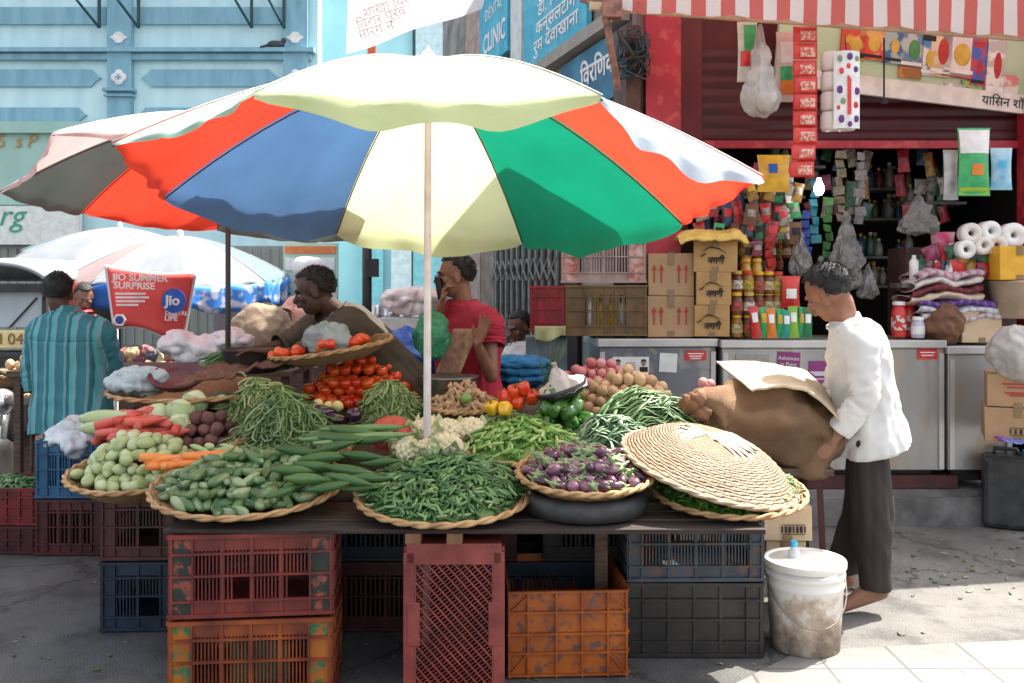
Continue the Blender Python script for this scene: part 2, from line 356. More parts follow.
for x in (122, 297):
    band('pilaster', x - 12, x + 12, -30, 122, .1, bd); band('capital', x - 15, x + 15, 90, 93, .17, bd); band('capital', x - 14, x + 14, 96, 98, .15, bd)
    o = band('ornament', x - 9, x + 9, 34, 45, .12, mat('white_paint', (.8, .8, .78)), True)
    mb = MB()
    for dx, dz in ((0, .05), (0, -.05), (.05, 0), (-.05, 0)): mb.ell((BX(x) + dx, -.11, BZ(79) + dz), (.06, .02, .06))
    mb.build('ornament', MATS['white_paint'], b, True)
    mb = MB(); mb.box((BX(x), -.133, BZ(79)), (.02, .01, .08)); mb.box((BX(x), -.135, BZ(79)), (.08, .01, .02)); mb.build('ornament', bd, b)
band('lower_wall', -180, 318, 134, 205, .03, bg); band('shutter', -180, 318, 246, 345, .04, gy); band('plinth', -180, 318, 346, 380, .1, mat('plinth', (.3, .28, .25)))
mb = MB()
for x in range(0, 318, 9): mb.box((BX(x), -.05, BZ(296)), (.02, .03, 1.3))
mb.build('shutter_rib', gy, b)
for x, (s) in ((2, 'S'), (20, 's'), (33, 'P')): text(s, (BX(x), -.05, BZ(142)), .26, mat('gold_letter', (.5, .25, .06)), b, shear=.2)
mb = MB(); mb.box((BX(-30), -.12, BZ(226)), (BX(84) - BX(-145), .1, .52)); mb.build('sign_board', mat('sign_white', (.75, .77, .72)), b)
text('Marg', (BX(30), -.18, BZ(217)), .42, mat('green_letter', (.05, .35, .2)), b, shear=.3, align='RIGHT')
# iron lean-to roof brackets along the top
mb = MB(); dk = mat('dark_green_iron', (.01, .05, .05), (.015, .06, .06), .5)
for i in range(34): x = BX(-120 + i * 13.5); mb.bar((x, -1.0, BZ(10) + .0), (x + .02, 0, BZ(-12)), .012)
mb.bar((BX(-160), -1.0, BZ(10)), (BX(318), -1.0, BZ(-2)), .03); mb.build('roof_grid', dk, b)
for x in (103, 142, 254, 286):
    mb = MB(); mb.bar((BX(x), -.12, BZ(30)), (BX(x), -.12, BZ(-5)), .035); mb.bar((BX(x), -.12, BZ(30)), (BX(x - 8), -.9, BZ(5)), .025); mb.build('bracket', dk, b)
# pigeon on ledge
pg = MB(); pg.ell((0, 0, .07), (.12, .05, .06)); pg.ell((.1, 0, .13), (.035, .03, .04)); pg.cap((-.08, 0, .06), (-.2, 0, .03), .03, .015); pg.bar((0, .01, 0), (0, .01, .04), .008); pg.bar((.02, -.01, 0), (.02, -.01, .04), .008)
pg.bar((.12, 0, .13), (.16, 0, .125), .01)
o = tag(pg.build('pigeon', mat('slate_feather', (.03, .035, .045)), None, True), 'dark pigeon perched on the blue building\'s upper ledge', 'bird'); o.location = P(276, 50, YB - .12); o.rotation_euler.z = .2; bake(o, .008, 2)
# second pale building beyond, at the mouth of the lane
b2 = E('lane_building', 'pale cyan building at the end of the lane with a framed window', 'building', (-1.6, 15, 0))
mb = MB(); mb.box((-.4, 1, 3.5), (4.2, 2, 7)); mb.build('wall', mat('cyan_wall', (.42, .7, .74), (.36, .62, .68), .8, 2), b2)
def B2(px, py): v = P(px, py, 15); return v.x + 1.6, v.z
x, z = B2(432, 38)
mb = MB(); mb.box((x, -.04, z), (.6, .08, .8)); wf = mb.build('window', mat('dark_frame', (.03, .07, .09)), b2)
mb = MB(); mb.box((x, -.086, z), (.5, .01, .7)); mb.build('pane', mat('pane_pale', (.6, .75, .78), rough=.2), wf)
for px0, px1, m_ in ((362, 384, 'cy'), (392, 412, 'wh'), (414, 438, 'cy')):
    x0, z0 = B2(px0, 330); x1, z1 = B2(px1, 236); mb = MB(); mb.box(((x0 + x1) / 2, -.06, (z0 + z1) / 2), (x1 - x0, .1, z1 - z0))
    mb.build('door', mat('door_' + m_, (.25, .62, .68) if m_ == 'cy' else (.7, .8, .82)), b2)
# ------------------------------------------------------------------ side-street wall with the signs
def LW(Y): return Vector((2.619 - .3 * Y, Y, 0))
dvec = (LW(6) - LW(11.7)).normalized(); nvec = Vector((-dvec.y * -1, dvec.x * -1, 0)).normalized()
if nvec.x > 0: nvec = -nvec
ang = math.atan2(dvec.y, dvec.x)
def wallY(px): return 2.619 / ((px - 512) / F + .3)
lane = E('corner_building', 'old shop building along the lane with blue signs and folding gate', 'building', LW(9), rot=(0, 0, ang))
def LX(px):                # local x along the wall for a pixel column
    return (LW(wallY(px)) - LW(9)).dot(dvec)
def LZ(px, py): return P(px, py, wallY(px)).z
old = mat('grimy_plaster', (.3, .25, .21), (.16, .12, .1), .9, 5, .3)
mb = MB(); x0, x1 = LX(441), LX(646); mb.box(((x0 + x1) / 2 - .1, .12, 2.5), (x1 - x0 - .2, .2, 5.0)); mb.build('wall', mat('grey_plaster', (.3, .29, .27), (.14, .125, .11), .9, 3, .3), lane)
# local +y = into building? make sure outer face is at y=0.02 toward the lane
def lsign(name, pxs, ztop, zbot, m, d=.06):
    x0, x1 = LX(pxs[0]), LX(pxs[1]); mb = MB(); mb.box(((x0 + x1) / 2, -d / 2 - .002, (ztop + zbot) / 2), (x1 - x0, d, ztop - zbot)); return mb.build(name, m, lane)
sb = mat('sign_blue', (.03, .30, .46), (.06, .4, .55), .6, 4, c3=(.1, .42, .55))
sb2 = mat('sign_dark_blue', (.02, .10, .2), (.04, .2, .33), .6, 4)
wl = mat('sign_letter_white', (.75, .78, .78))
lsign('sign_board', (486, 514), 4.7, 3.6, sb); lsign('sign_board', (528, 592), 4.6, 3.3, sb, .04)
lsign('sign_board', (565, 632), 3.15, 2.72, sb2, .03)
lsign('pillar', (470, 485), 5, 0, mat('stained_post', (.4, .33, .3), (.3, .2, .16), .9), .05); lsign('pillar', (516, 527), 5, 2.3, mat('pale_post', (.6, .63, .62)), .05)
lsign('pillar', (486, 499), 2.2, 0, old, .05)
lsign('door_panel', (499, 580), 2.35, .05, mat('gate_dark', (.015, .013, .013)), .02)  # black sheet painting the unlit interior behind the folding gate
lsign('canopy_strip', (545, 630), 3.27, 3.18, mat('roof_sheet', (.3, .28, .25)), .1); lsign('beam', (560, 640), 2.6, 2.42, wood, .06)
lsign('door_frame', (628, 641), 3.1, 1.0, mat('brown_post', (.09, .04, .03), (.05, .025, .02)), .1)
text('CLINIC', (LX(500.5), -.066, 3.82), .26, wl, lane, bold=.006, sx=.95); text('DENTAL', (LX(500), -.066, 4.1), .16, wl, lane)
for i, s in enumerate(('सुपर िवरार', 'डॉ. िमिलंद', 'कन्सलटिंग', 'रुम दवाखाना')): text(s, (LX(560), -.046, 3.87 - i * .145), .155, wl, lane, sx=1.5, bold=.002)
text('िवरिणक', (LX(602), -.036, 2.96), .2, wl, lane, bold=.004, sx=1.1)
for i in range(22):                                        # folding steel gate
    u = i / 21; mb = MB(); x = LX(501) + (LX(566) - LX(501)) * u; mb.box((x, -.05 - .02 * (i % 2), 1.2), (.018, .02, 2.2)); mb.build('gate_bar', mat('galvanised', (.35, .34, .33), (.2, .19, .18), .5, metal=.4), lane)
for z in (.5, 1.0, 1.5, 2.0):
    mb = MB(); x = LX(501); st = (LX(566) - x) / 10
    for k in range(10): mb.bar((x + k * st, -.085, z), (x + (k + 1) * st, -.085, z + .18), .01); mb.bar((x + k * st, -.088, z + .18), (x + (k + 1) * st, -.088, z), .01)
    mb.build('gate_lattice', MATS['galvanised'], lane)
# tangled cables
mb = MB()
for k in range(14):
    c = P(632, 55, 5.95); pts = [c + Vector((U(-.12, .12), U(-.06, .04), U(-.17, .17))) for _ in range(7)]; mb.tube(pts, .006, 5)
tag(mb.build('cable_bundle', mat('cable', (.02, .06, .09), (.05, .05, .05)), None, True), 'tangled bundle of dark cables hanging beside the red shop pillar', 'cable', )
# white banner hanging high over the lane
bn = MB(); A = [P(346, 54, 7.2), P(482, 8, 6.6), P(500, -60, 6.6), P(350, -60, 7.2)]
bn.grid(lambda u, v: A[0].lerp(A[1], u).lerp(A[3].lerp(A[2], u), v) + Vector((0, .04 * math.sin(u * 9), 0)), 16, 8)
bt = E('cloth_banner', 'white cloth banner with faint pink writing strung above the umbrella', 'banner', A[0]); bn.build('cloth', mat('banner_cloth', (.8, .77, .76), (.72, .7, .7), .8, trans=.6), bt, True, root=bt)
fp = mat('faint_pink', (.65, .45, .47)); an = math.atan2(46, 136)
for i, (px, py, s) in enumerate(((383, 22, 'िवरार पूर्व'), (392, 9, 'शाखा िवरार'), (378, 34, 'मार्ग नं')) ): text(s, P(px, py, 6.98) - A[0] + Vector((0, -.1, 0)), .1, fp, bt, (PI / 2, -.32, -.0))
mb = MB(); mb.bar(P(372, 45, 7.3), P(371, 120, 7.3), .06); tag(mb.build('banner_post', mat('orange_post', (.6, .15, .06))), 'short orange post showing under the white banner', 'post')
# ------------------------------------------------------------------ grocery shop
shut = mat('shutter_red', (.075, .005, .009), (.045, .003, .006), .5, 3)
pilr = mat('pillar_red', (.42, .02, .035), (.3, .015, .03), .5, 4, c3=(.45, .06, .06))
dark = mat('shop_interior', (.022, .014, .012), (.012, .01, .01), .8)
shop = E('grocery_shop', 'red fronted grocery shop with half raised dark red shutter', 'shop', (0, 0, 0))
YS = 6.45
mb = MB(); mb.box((.96, 6.2, 1.9), (.22, .36, 3.8)); mb.build('pillar', pilr, shop)
mb = MB(); mb.box((1.16, 6.35, 2.9), (.2, .1, 1.8)); mb.box((1.13, 6.42, 1.1), (.1, .1, 2.2)); mb.build('pillar', mat('pillar_dark_red', (.12, .008, .014), (.09, .006, .01), .5), shop)
mb = MB(); mb.box((2.83, 6.5, 3.42), (3.55, .2, 1.9)); mb.build('wall', mat('lintel', (.10, .006, .01), (.07, .005, .008), .6), shop)
sh = MB()
def shp(u, v):
    z = 2.42 + .62 * v; return (1.24 + 2.26 * u, 6.38 - .014 * abs(math.sin(v * PI * 7)), z)
sh.grid(shp, 2, 70); sh.build('shutter', shut, shop, True)
mb = MB(); mb.box((2.37, 6.37, 2.4), (2.26, .05, .05)); mb.build('shutter_rail', pilr, shop)
mb = MB(); mb.box((3.44, 6.3, 1.9), (.12, .12, 1.6)); mb.build('door_post', pilr, shop)
mb = MB(); mb.box((3.56, 6.25, 2.2), (.12, .2, 2.4)); mb.build('door_post', white, shop)
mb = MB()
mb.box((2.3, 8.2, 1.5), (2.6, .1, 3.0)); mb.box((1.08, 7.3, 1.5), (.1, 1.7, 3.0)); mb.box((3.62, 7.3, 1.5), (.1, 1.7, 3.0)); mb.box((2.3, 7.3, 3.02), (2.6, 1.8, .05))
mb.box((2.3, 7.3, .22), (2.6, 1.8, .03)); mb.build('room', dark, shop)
mb = MB(); mb.box((4.8, 6.3, 1.9), (2.3, .2, 3.8)); mb.build('side_wall', mat('cream_wall', (.5, .38, .26), (.4, .3, .2), .8, 3), shop)
# awning
awn = E('striped_awning', 'red and white striped cloth awning with a wavy hem over the shop front', 'awning', P(622, 8, 5.0))
a0, a1 = P(618, 8, 5.0), P(1500, 66, 6.0); dv = a1 - a0; aL = dv.length
am = stripes('awning_stripe', [(0, (.75, .72, .7)), (.5, (.60, .15, .13))], .162, 0, .8, .45)
q = dv.to_track_quat('X', 'Z').to_euler()
awn.rotation_euler = q; awn.location = a0
mb = MB(); mb.grid(lambda u, v: (u * aL, .015 * math.sin(u * 40) * (1 - v) , v * .3 - (.016 * abs(math.sin(u * aL * 2 * PI / .32 / 2 * 1.0)) if v == 0 else 0)), 320, 5); mb.build('valance', am, awn, True)
mb = MB(); mb.grid(lambda u, v: (u * aL, .01 + v * 1.15, .3 + v * .42 - .03 * math.sin(v * PI)), 60, 6); mb.build('awning_cloth', am, awn, True)
cr_ = mat('cream_bar', (.6, .45, .3), (.45, .32, .22), .6)
mb = MB(); mb.bar(P(590, 6, 5.06) - a0, P(1500, 72, 6.0) - a0, .03, .04); o = mb.build('front_bar', cr_, awn); o.matrix_parent_inverse = q.to_matrix().to_4x4().inverted()
mb = MB(); mb.bar(P(604, 6, 5.0) - a0, P(618, 90, 5.2) - a0, .03); mb.bar(P(583, -2, 5.3) - a0, P(640, 8, 5.05) - a0, .05); mb.box(P(612, 10, 5.02) - a0, (.1, .08, .09)); o = mb.build('bracket', mat('rust_pink', (.3, .14, .11), (.12, .05, .04), .7, 20), awn); o.matrix_parent_inverse = q.to_matrix().to_4x4().inverted()
# fascia sign
s0, s1 = P(775, 84, 6.05), P(1040, 116, 6.3)
fs = E('shop_sign', 'pale green shop sign printed with groceries and Devanagari shop name', 'sign', s0); fs.rotation_euler = (s1 - s0).to_track_quat('X', 'Z').to_euler()
W = (s1 - s0).length; sg = mat('sign_green', (.36, .52, .3), (.45, .58, .4), .5, 1.2)
mb = MB(); mb.box((W / 2, .02, .33), (W, .03, .6)); mb.build('board', sg, fs)
mb = MB(); mb.box((W / 2, .0, .06), (W, .03, .12)); mb.build('border', mat('sign_cream', (.72, .7, .66)), fs)
text('यािसन शॉप', (W - .26, -.018, .055), .085, ink, fs)
yl_, gn_ = mat('print_yellow', (.6, .4, .05)), mat('print_leaf', (.06, .25, .08))
def pk(x, z, w_, h, c, nm='printed_pack', c2=None):
    x = .5 + (x - .12) * .78; z = .33 + (z - .33) * 1.25; w_ *= 1.05; h *= 1.45
    mb = MB(); mb.box((x, -.004 - .002 * (int(x * 50) % 3), z), (w_, .012, h)); m = mat('print_%.2f_%.2f_%.2f' % c, c, c2 or tuple(k * .6 for k in c), .5, 9, lo=.47, hi=.53); o = mb.build(nm, m, fs)
    if w_ > .09 and h > .15:
        mb = MB(); mb.box((x, -.013, z + h * .34), (w_ * .8, .003, h * .12)); mb.build('print_title', random.choice((white, ink, redink)), o)
        mb = MB(); mb.ell((x + w_ * .1, -.012, z - h * .12), (w_ * .26, .004, h * .2)); mb.build('print_picture', random.choice((white, yl_, gn_, redink)), o, True)
        mb = MB(); mb.box((x, -.0135, z - h * .42), (w_ * .9, .003, h * .07)); mb.build('print_strip', random.choice((white, ink)), o)
    return o
for x, z, w_, h, c, c2 in ((.12, .34, .16, .17, (.55, .3, .03), (.5, .05, .03)), (.28, .36, .16, .19, (.6, .05, .04), (.6, .35, .1)), (.47, .36, .12, .2, (.03, .12, .25), (.3, .4, .4)), (.64, .36, .15, .22, (.1, .2, .3), (.4, .45, .45)), (.64, .22, .15, .07, (.5, .2, .05), None),
                          (.79, .32, .1, .2, (.05, .2, .4), (.6, .6, .55)), (.9, .38, .14, .3, (.6, .5, .35), (.5, .35, .2)), (1.06, .37, .22, .26, (.66, .62, .6), (.6, .55, .55)), (1.06, .23, .22, .03, (.5, .03, .03), None), (1.24, .31, .1, .22, (.5, .04, .03), (.05, .1, .4)), (1.05, .15, .14, .05, (.7, .7, .68), None), (1.2, .16, .14, .07, (.25, .4, .1), None), (1.4, .35, .12, .36, (.7, .7, .68), (.6, .62, .6)), (1.55, .2, .1, .1, (.6, .6, .55), (.6, .2, .2))):
    pk(x, z, w_, h, c, c2=c2)
mb = MB(); mb.lathe([(.035, 0), (.035, .16), (.014, .22), (.014, .26)], 12, (1.76, -.012, .17), M=Matrix.Diagonal((1, .3, 1))); mb.build('printed_pack', mat('bottle_green_print', (.01, .25, .15)), fs, True)
# hanging goods -------------------------------------------------
def cord(a, b_): return MB().bar(a, b_, .005)
bagm = mat('thin_white_bag', (.66, .63, .58), (.5, .48, .45), .35, 14, .5, 22, trans=.4)
def drape_bag(c, w_, h, m, d=.12, n=42, neck=.15, seed=0, fold=.12):
    mb = MB(); prof = [(neck * .8, 0), (neck, -.05 * h), (neck * 1.5, -.18 * h), (.5, -.34 * h), (.66, -.48 * h), (.82, -.62 * h), (.95, -.74 * h), (1, -.84 * h), (.9, -.93 * h), (.5, -.985 * h), (.01, -h)]
    vs = []
    M_ = Matrix.Diagonal((w_ / 2, d, 1))
    mb.lathe([(r_, z) for r_, z in prof], n, c, M_, amp=lambda j, k: ((fold * (1.6 - j * .1) * prof[j][0] * math.sin(k * 2 * PI / n * 7 + seed + .3 * j) + .22 * prof[j][0] * noise.noise(Vector((math.cos(2 * PI * k / n) * 1.5, math.sin(2 * PI * k / n) * 1.5, j * .45 + seed * 3)))) if 0 < j < 10 else 0), close=True); return mb
o = E('carrier_bag', 'knotted white carrier bag hanging full from the awning bar', 'bag', P(760, 22, 5.35)); drape_bag(P(760, 24, 5.35), 40 * 5.35 / F, 94 * 5.35 / F, bagm, .09, 42, .22).build('bag', bagm, o, True, root=o)
mb = MB(); mb.ell(P(752, 100, 5.35), (.05, .05, .04)); mb.ell(P(768, 104, 5.35), (.05, .04, .04)); mb.build('contents', mat('bag_filling', (.25, .35, .36), (.5, .3, .2), .6, 30), o, True, root=o)
def flatpack(name, label, cat, x0, x1, y0, y1, Y, m, d=.04, tilt=0, group=None, parts=(), nu=8, nv=14, top=0):
    """puffed packet hanging or standing; front at depth Y"""
    a, c_ = P(x0, y1, Y), P(x1, y0, Y); w_, h = c_.x - a.x, c_.z - a.z
    o = E(name, label, cat, (a.x + w_ / 2, Y, a.z), group, rot=(0, tilt, 0))
    mb = MB()
    def fn(s):
        def g(u, v):
            puff = max(0, math.sin(PI * u)) ** .6 * max(0, math.sin(PI * min(1, max(0, (v - .06) / .88)))) ** .5
            return ((u - .5) * w_ * (1 - .1 * math.sin(PI * v)), s * puff * d / 2 + .003 * s, v * h)
        return g
    mb.grid(fn(-1), nu, nv); mb.grid(fn(1), nu, nv); mb.build('pouch', m, o, True)
    for (u0, u1, v0, v1, pm, nm) in parts:
        mb = MB(); f_ = fn(-1)
        mb.grid(lambda u, v: Vector(f_(u0 + (u1 - u0) * u, v0 + (v1 - v0) * v)) + Vector((0, -.003, 0)), 5, 5); mb.build(nm, pm, o, True)
    return o
gn = mat('pack_green', (.02, .28, .1), (.05, .4, .12), .35, 20); yl = mat('pack_yellow', (.7, .42, .02), (.55, .28, .02), .35, 20); rd = mat('pack_red', (.5, .015, .02), (.6, .05, .03), .3, 14); orr = mat('pack_orange', (.7, .2, .02), None, .35)
flatpack('printed_bag', 'white and green printed bag hanging at the left end behind the knotted bag', 'bag', 737, 757, 22, 82, 5.5, mat('pale_pack', (.65, .62, .55), (.4, .5, .4)), parts=((.1, .9, .25, .5, rd, 'print'), (.3, .95, .5, .95, gn, 'print')))
flatpack('baby_pack', 'red and white printed pouch hanging behind the red sachets', 'packet', 776, 800, 32, 102, 5.5, mat('pinkish_pack', (.6, .4, .36), (.62, .56, .5), .35, 12), parts=((.1, .95, .1, .3, orr, 'print'), (.1, .95, .3, .5, gn, 'print'), (.15, .9, .55, .85, white, 'print')))
# strip of red sachets
st = E('sachet_strip', 'long hanging strip of shiny red sachets', 'sachet strip', P(804, 26, 5.3)); wtl = mat('sachet_art', (.62, .4, .33), (.5, .1, .06), .4, 60, lo=.47, hi=.53)
for k in range(9):
    y0, y1 = 26 + k * 16.8, 26 + (k + 1) * 16.8; sk_ = -(k > 6) * (k - 6) * 1.5; x0, x1 = 793 + sk_ , 817 + sk_ 
    mb = MB(); A_, B_ = P(x0, y1, 5.3), P(x1, y0 + .6, 5.3); ww, hh = B_.x - A_.x, B_.z - A_.z
    mb.grid(lambda u, v: (A_.x + ww * u, 5.3 - .014 * math.sin(PI * u) * math.sin(PI * v) - .004 * math.sin(k * 2.3), A_.z + hh * v), 6, 6); mb.build('sachet', rd, st, True, root=st, thick=.002)
    mb = MB(); mb.grid(lambda u, v: (A_.x + ww * (.28 + .62 * u), 5.295 - .014 * math.sin(PI * (.28 + .62 * u)) * math.sin(PI * (.15 + .55 * v)) - .004 * math.sin(k * 2.3), A_.z + hh * (.15 + .55 * v)), 4, 4); mb.build('print', wtl, st, True, root=st)
# tissue roll pack
tr_ = E('tissue_pack', 'tall hanging pack of tissue rolls printed with fruit', 'tissue pack', P(841, 130, 5.35)); 
pm_ = mat('tissue_wrap', (.72, .68, .62), (.66, .6, .55), .3, 5)
mb = MB()
for k in range(4):
    z0 = P(0, 130 - k * 20, 5.35).z; mb.lathe([(.02, 0), (.05, .004), (.058, .02), (.058, .092), (.05, .108), (.02, .112)], 16, (P(834, 0, 5.35).x, 5.4, z0)); mb.lathe([(.02, 0), (.05, .004), (.058, .02), (.058, .092), (.05, .108), (.02, .112)], 16, (P(848, 0, 5.35).x, 5.39, z0))
mb.build('rolls', pm_, tr_, True, root=tr_)
A_, B_ = P(833, 129, 5.32), P(859, 52, 5.32); mb = MB(); mb.grid(lambda u, v: (A_.x + (B_.x - A_.x) * u, 5.31 - .03 * math.sin(PI * u), A_.z + (B_.z - A_.z) * v), 8, 8); mb.build('wrapper_front', white, tr_, True, root=tr_)
for k, (u, v, c, r_) in enumerate(((.2, .9, 2, .015), (.55, .92, 0, .016), (.85, .9, 2, .013), (.25, .74, 1, .014), (.8, .76, 0, .014), (.5, .8, 1, .012), (.2, .5, 0, .018), (.85, .48, 0, .017), (.3, .35, 2, .014), (.8, .3, 1, .015), (.25, .12, 0, .018), (.55, .05, 0, .013), (.82, .12, 0, .016), (.15, .27, 1, .01), (.5, .65, 1, .008))):
    mb = MB(); mb.ell((A_.x + (B_.x - A_.x) * u, 5.306 - .03 * math.sin(PI * u), A_.z + (B_.z - A_.z) * v), (r_, .004, r_ * 1.25)); mb.build('fruit_print', (mat('print_purple', (.12, .03, .2)), rd, mat('print_olive', (.2, .3, .15)))[c], tr_, True, root=tr_)
mb = MB(); mb.box((A_.x + (B_.x - A_.x) * .52, 5.272, P(0, 98, 5.32).z), (.02, .004, .2)); mb.build('print', rd, tr_, root=tr_)
mb = cord(P(845, 36, 5.35), P(846, 52, 5.35)); mb.build('cord', ink, tr_, root=tr_)
mb = MB(); mb.bar(P(884, 38, 5.5), P(884, 99, 5.5), .008); mb.box(P(884, 101, 5.5), (.03, .03, .03)); tag(mb.build('pull_cord', ink), 'thin dark cord with a small weight hanging before the green sign', 'cord')
# more hanging goods at the doorway
flatpack('chip_packet', 'yellow snack packet hanging left of the doorway', 'packet', 757, 790, 155, 192, 5.9, yl, .05, parts=((.3, .6, .5, .75, mat('print_blue', (.02, .1, .4)), 'print'),))
flatpack('sugar_bag', 'green and white grocery bag with an orange mark hanging at the right post', 'bag', 957, 990, 128, 196, 5.8, gn, .08, parts=((.03, .97, .62, .97, white, 'print'), (.35, .75, .3, .46, orr, 'print'), (.05, .95, .02, .12, mat('pack_lime', (.35, .5, .03)), 'print')))
flatpack('blue_pouch', 'light blue pouch hanging right of the green grocery bag', 'packet', 990, 1012, 148, 190, 5.85, mat('pack_sky', (.06, .35, .55), (.5, .65, .7), .35, 9), .05)
flatpack('clear_bag', 'limp clear plastic bag hanging left of the green grocery bag', 'bag', 943, 958, 150, 200, 5.9, mat('clear_film', (.3, .32, .33), (.5, .5, .5), .2, 14), .05)
for i, (x, y, ww, hh) in enumerate(((800, 240, 26, 50), (848, 262, 34, 40), (846, 224, 36, 62), (820, 268, 26, 46), (868, 276, 22, 36), (918, 206, 42, 42))):
    o = tag(drape_bag(P(x, y - 12, 6.1), ww * 6.1 / F, hh * 6.1 / F, None, .09, 42, .2, i).build('carrier_bag', mat('grey_film', (.16, .16, .155), (.3, .3, .29), .25, 10, .6, 20, alpha=.6), None, True, off=P(x, y, 6.1)),
        ('small grey carrier bag hanging highest, left of the doorway stock', 'grey carrier bag hanging low just above the bent head of the man in white', 'largest grey carrier bag hanging in the dark doorway', 'pale grey bag hanging directly left of the head of the man in white', 'narrow grey bag hanging right of the head of the man in white', 'grey plastic bag hanging under the shelves near the tissue rolls')[i], 'bag', 'grey carrier bags hanging in the doorway'); o.location = P(x, y, 6.1)
# hanging sachet garlands in the doorway
for i, (x, y0, n_, m_) in enumerate(((778, 176, 7, gn), (790, 168, 8, white), (815, 180, 7, mat('pack_teal', (.02, .2, .25))), (840, 150, 8, mat('pack_dark', (.08, .1, .05), (.2, .15, .1), .4, 60)), (860, 152, 8, mat('pack_dim', (.12, .1, .12), (.2, .2, .2), .4, 60)), (806, 210, 5, mat('pack_blue', (.03, .06, .3))), (828, 196, 8, mat('pack_green2', (.05, .18, .04))), (770, 240, 4, rd))):
    st2 = E('sachet_strip', ('green sachet strip leftmost in the doorway', 'white sachet strip hanging just right of the green strip', 'teal sachet strip behind the red strip\'s lower end', 'olive sachet strip hanging left of the grey strip', 'grey sachet strip nearest the bottle shelves', 'dark blue sachet strip low in the doorway', 'dull green sachet strip beside the largest grey bag', 'short red sachet strip over the jars')[i], 'sachet strip', P(x, y0, 6.2), 'sachet strips hanging in the shop doorway')
    for k in range(n_):
        mb = MB(); c = P(x + U(-1.5, 1.5), y0 + 5 + k * 9, 6.2 + U(-.02, .02)); mb.box(c, (U(.045, .07), .012, U(.045, .056)), Matrix.Rotation(U(-.7, .7), 3, 'Z') @ Matrix.Rotation(U(-.3, .3), 3, 'X') @ Matrix.Rotation(U(-.12, .12), 3, 'Y'), jit=.006); mb.build('sachet', m_, st2, root=st2)
# bulb glint
mb = MB(); mb.lathe([(.012, .05), (.016, .03), (.03, 0), (.032, -.03), (.02, -.055), (.001, -.06)], 12, P(819, 186, 6.0)); tag(mb.build('light_bulb', mat('lit_bulb', (1, .98, .95), (1, 1, 1), emit=6), None, True), 'lit white lamp in the shop doorway', 'lamp')
# wall shelves with bottles
bcol = [mat('bottle_%d' % i, c, tuple(k * .6 for k in c), .3, 20) for i, c in enumerate(((.3, .12, .05), (.35, .3, .25), (.04, .12, .2), (.25, .2, .06), (.08, .18, .12), (.3, .05, .04), (.4, .38, .35)))]
shv = E('wall_shelves', 'dark wall shelves carrying rows of bottles at the back of the shop', 'shelf', (2.75, 7.4, .2))
def protob():
    mb = MB(); mb.lathe([(.03, 0), (.032, .01), (.032, .09), (.024, .11), (.012, .125), (.012, .14)], 10); return mb
bproto = {}
for r_, (zy, x0, x1) in enumerate(((166, 770, 820), (188, 846, 920), (218, 846, 920), (256, 846, 915), (285, 850, 915), (236, 740, 800), (216, 738, 800), (196, 738, 800), (178, 936, 990), (202, 905, 960))):
    Y = 7.3 if x0 > 840 else 6.75
    if x0 > 900: Y = 6.9
    a, c_ = P(x0, zy, Y), P(x1, zy, Y); mb = MB(); mb.box(((a.x + c_.x) / 2, Y + .08, a.z - .012), (c_.x - a.x + .05, .26, .02)); mb.build('shelf', mat('shelf_grey', (.2, .2, .19), (.1, .1, .1), .6), shv, root=shv)
    n_ = int((c_.x - a.x) / .075)
    for k in range(n_):
        for row in range(2):
            if random.random() < .12: continue
            m_ = random.choice(bcol)
            if m_.name not in bproto:
                o = protob().build('bottle', m_, None, True); cpm = MB(); cpm.lathe([(.014, .138), (.014, .158), (.001, .16)], 8); cpm.build('cap', random.choice((white, rd, yl)), o); bproto[m_.name] = o; c = o
            else: c = dup(bproto[m_.name])
            s_ = U(.8, 1.15); c.scale = (s_, s_, s_ * U(.85, 1.2)); c.location = (a.x + .04 + k * .075 + U(-.006, .006), Y + .02 + row * .1, a.z + .002)
            tag(c, 'small bottle standing in the rows on the dark shop shelves', 'bottle', 'bottles on the dark shop shelves')
# ------------------------------------------------------------------ freezers (counter)
def freezer(x0, x1, Y, yt, yb, label, rot=0, dep=.6, m=steel):
    a, c_ = P(x0, yb, Y), P(x1, yt, Y); w_, h = c_.x - a.x, c_.z - a.z
    o = E('steel_freezer', label, 'freezer', (a.x, Y, a.z), 'steel freezers forming the shop counter', rot=(0, 0, rot))
    mb = MB(); mb.box((w_ / 2, dep / 2, h / 2 - .02), (w_, dep, h - .06)); mb.build('cabinet', m, o, bevel=.006)
    mb = MB(); mb.box((w_ / 2, dep / 2 - .01, h - .025), (w_ + .02, dep + .02, .05)); mb.build('lid', mat('steel_lid', (.55, .54, .52), (.45, .44, .42), .35, 4, metal=.5), o, bevel=.006)
    for x_ in (.02, w_ - .02): mb = MB(); mb.box((x_, -.008, h / 2 - .03), (.03, .012, h - .1)); mb.build('trim', MATS['steel_lid'], o)
    mb = MB(); mb.box((w_ / 2, dep / 2 + .02, -.035), (w_ - .1, dep - .1, .06)); mb.build('base', black, o)
    return o, w_, h
f1, w1, h1 = freezer(599, 718, 5.86, 339, 474, 'dented steel freezer with a portrait poster, under the crates and cartons', R(4), m=mat('dull_steel', (.2, .215, .24), (.14, .15, .18), .35, 3, .08, 60, metal=.6, c3=(.3, .29, .28)))
f2, w2, h2 = freezer(722, 944, 5.86, 340, 472, 'wide pale steel freezer with purple posters behind the man in white')
f3, w3, h3 = freezer(948, 1012, 5.84, 346, 472, 'narrow steel freezer under the pile of folded cloths')
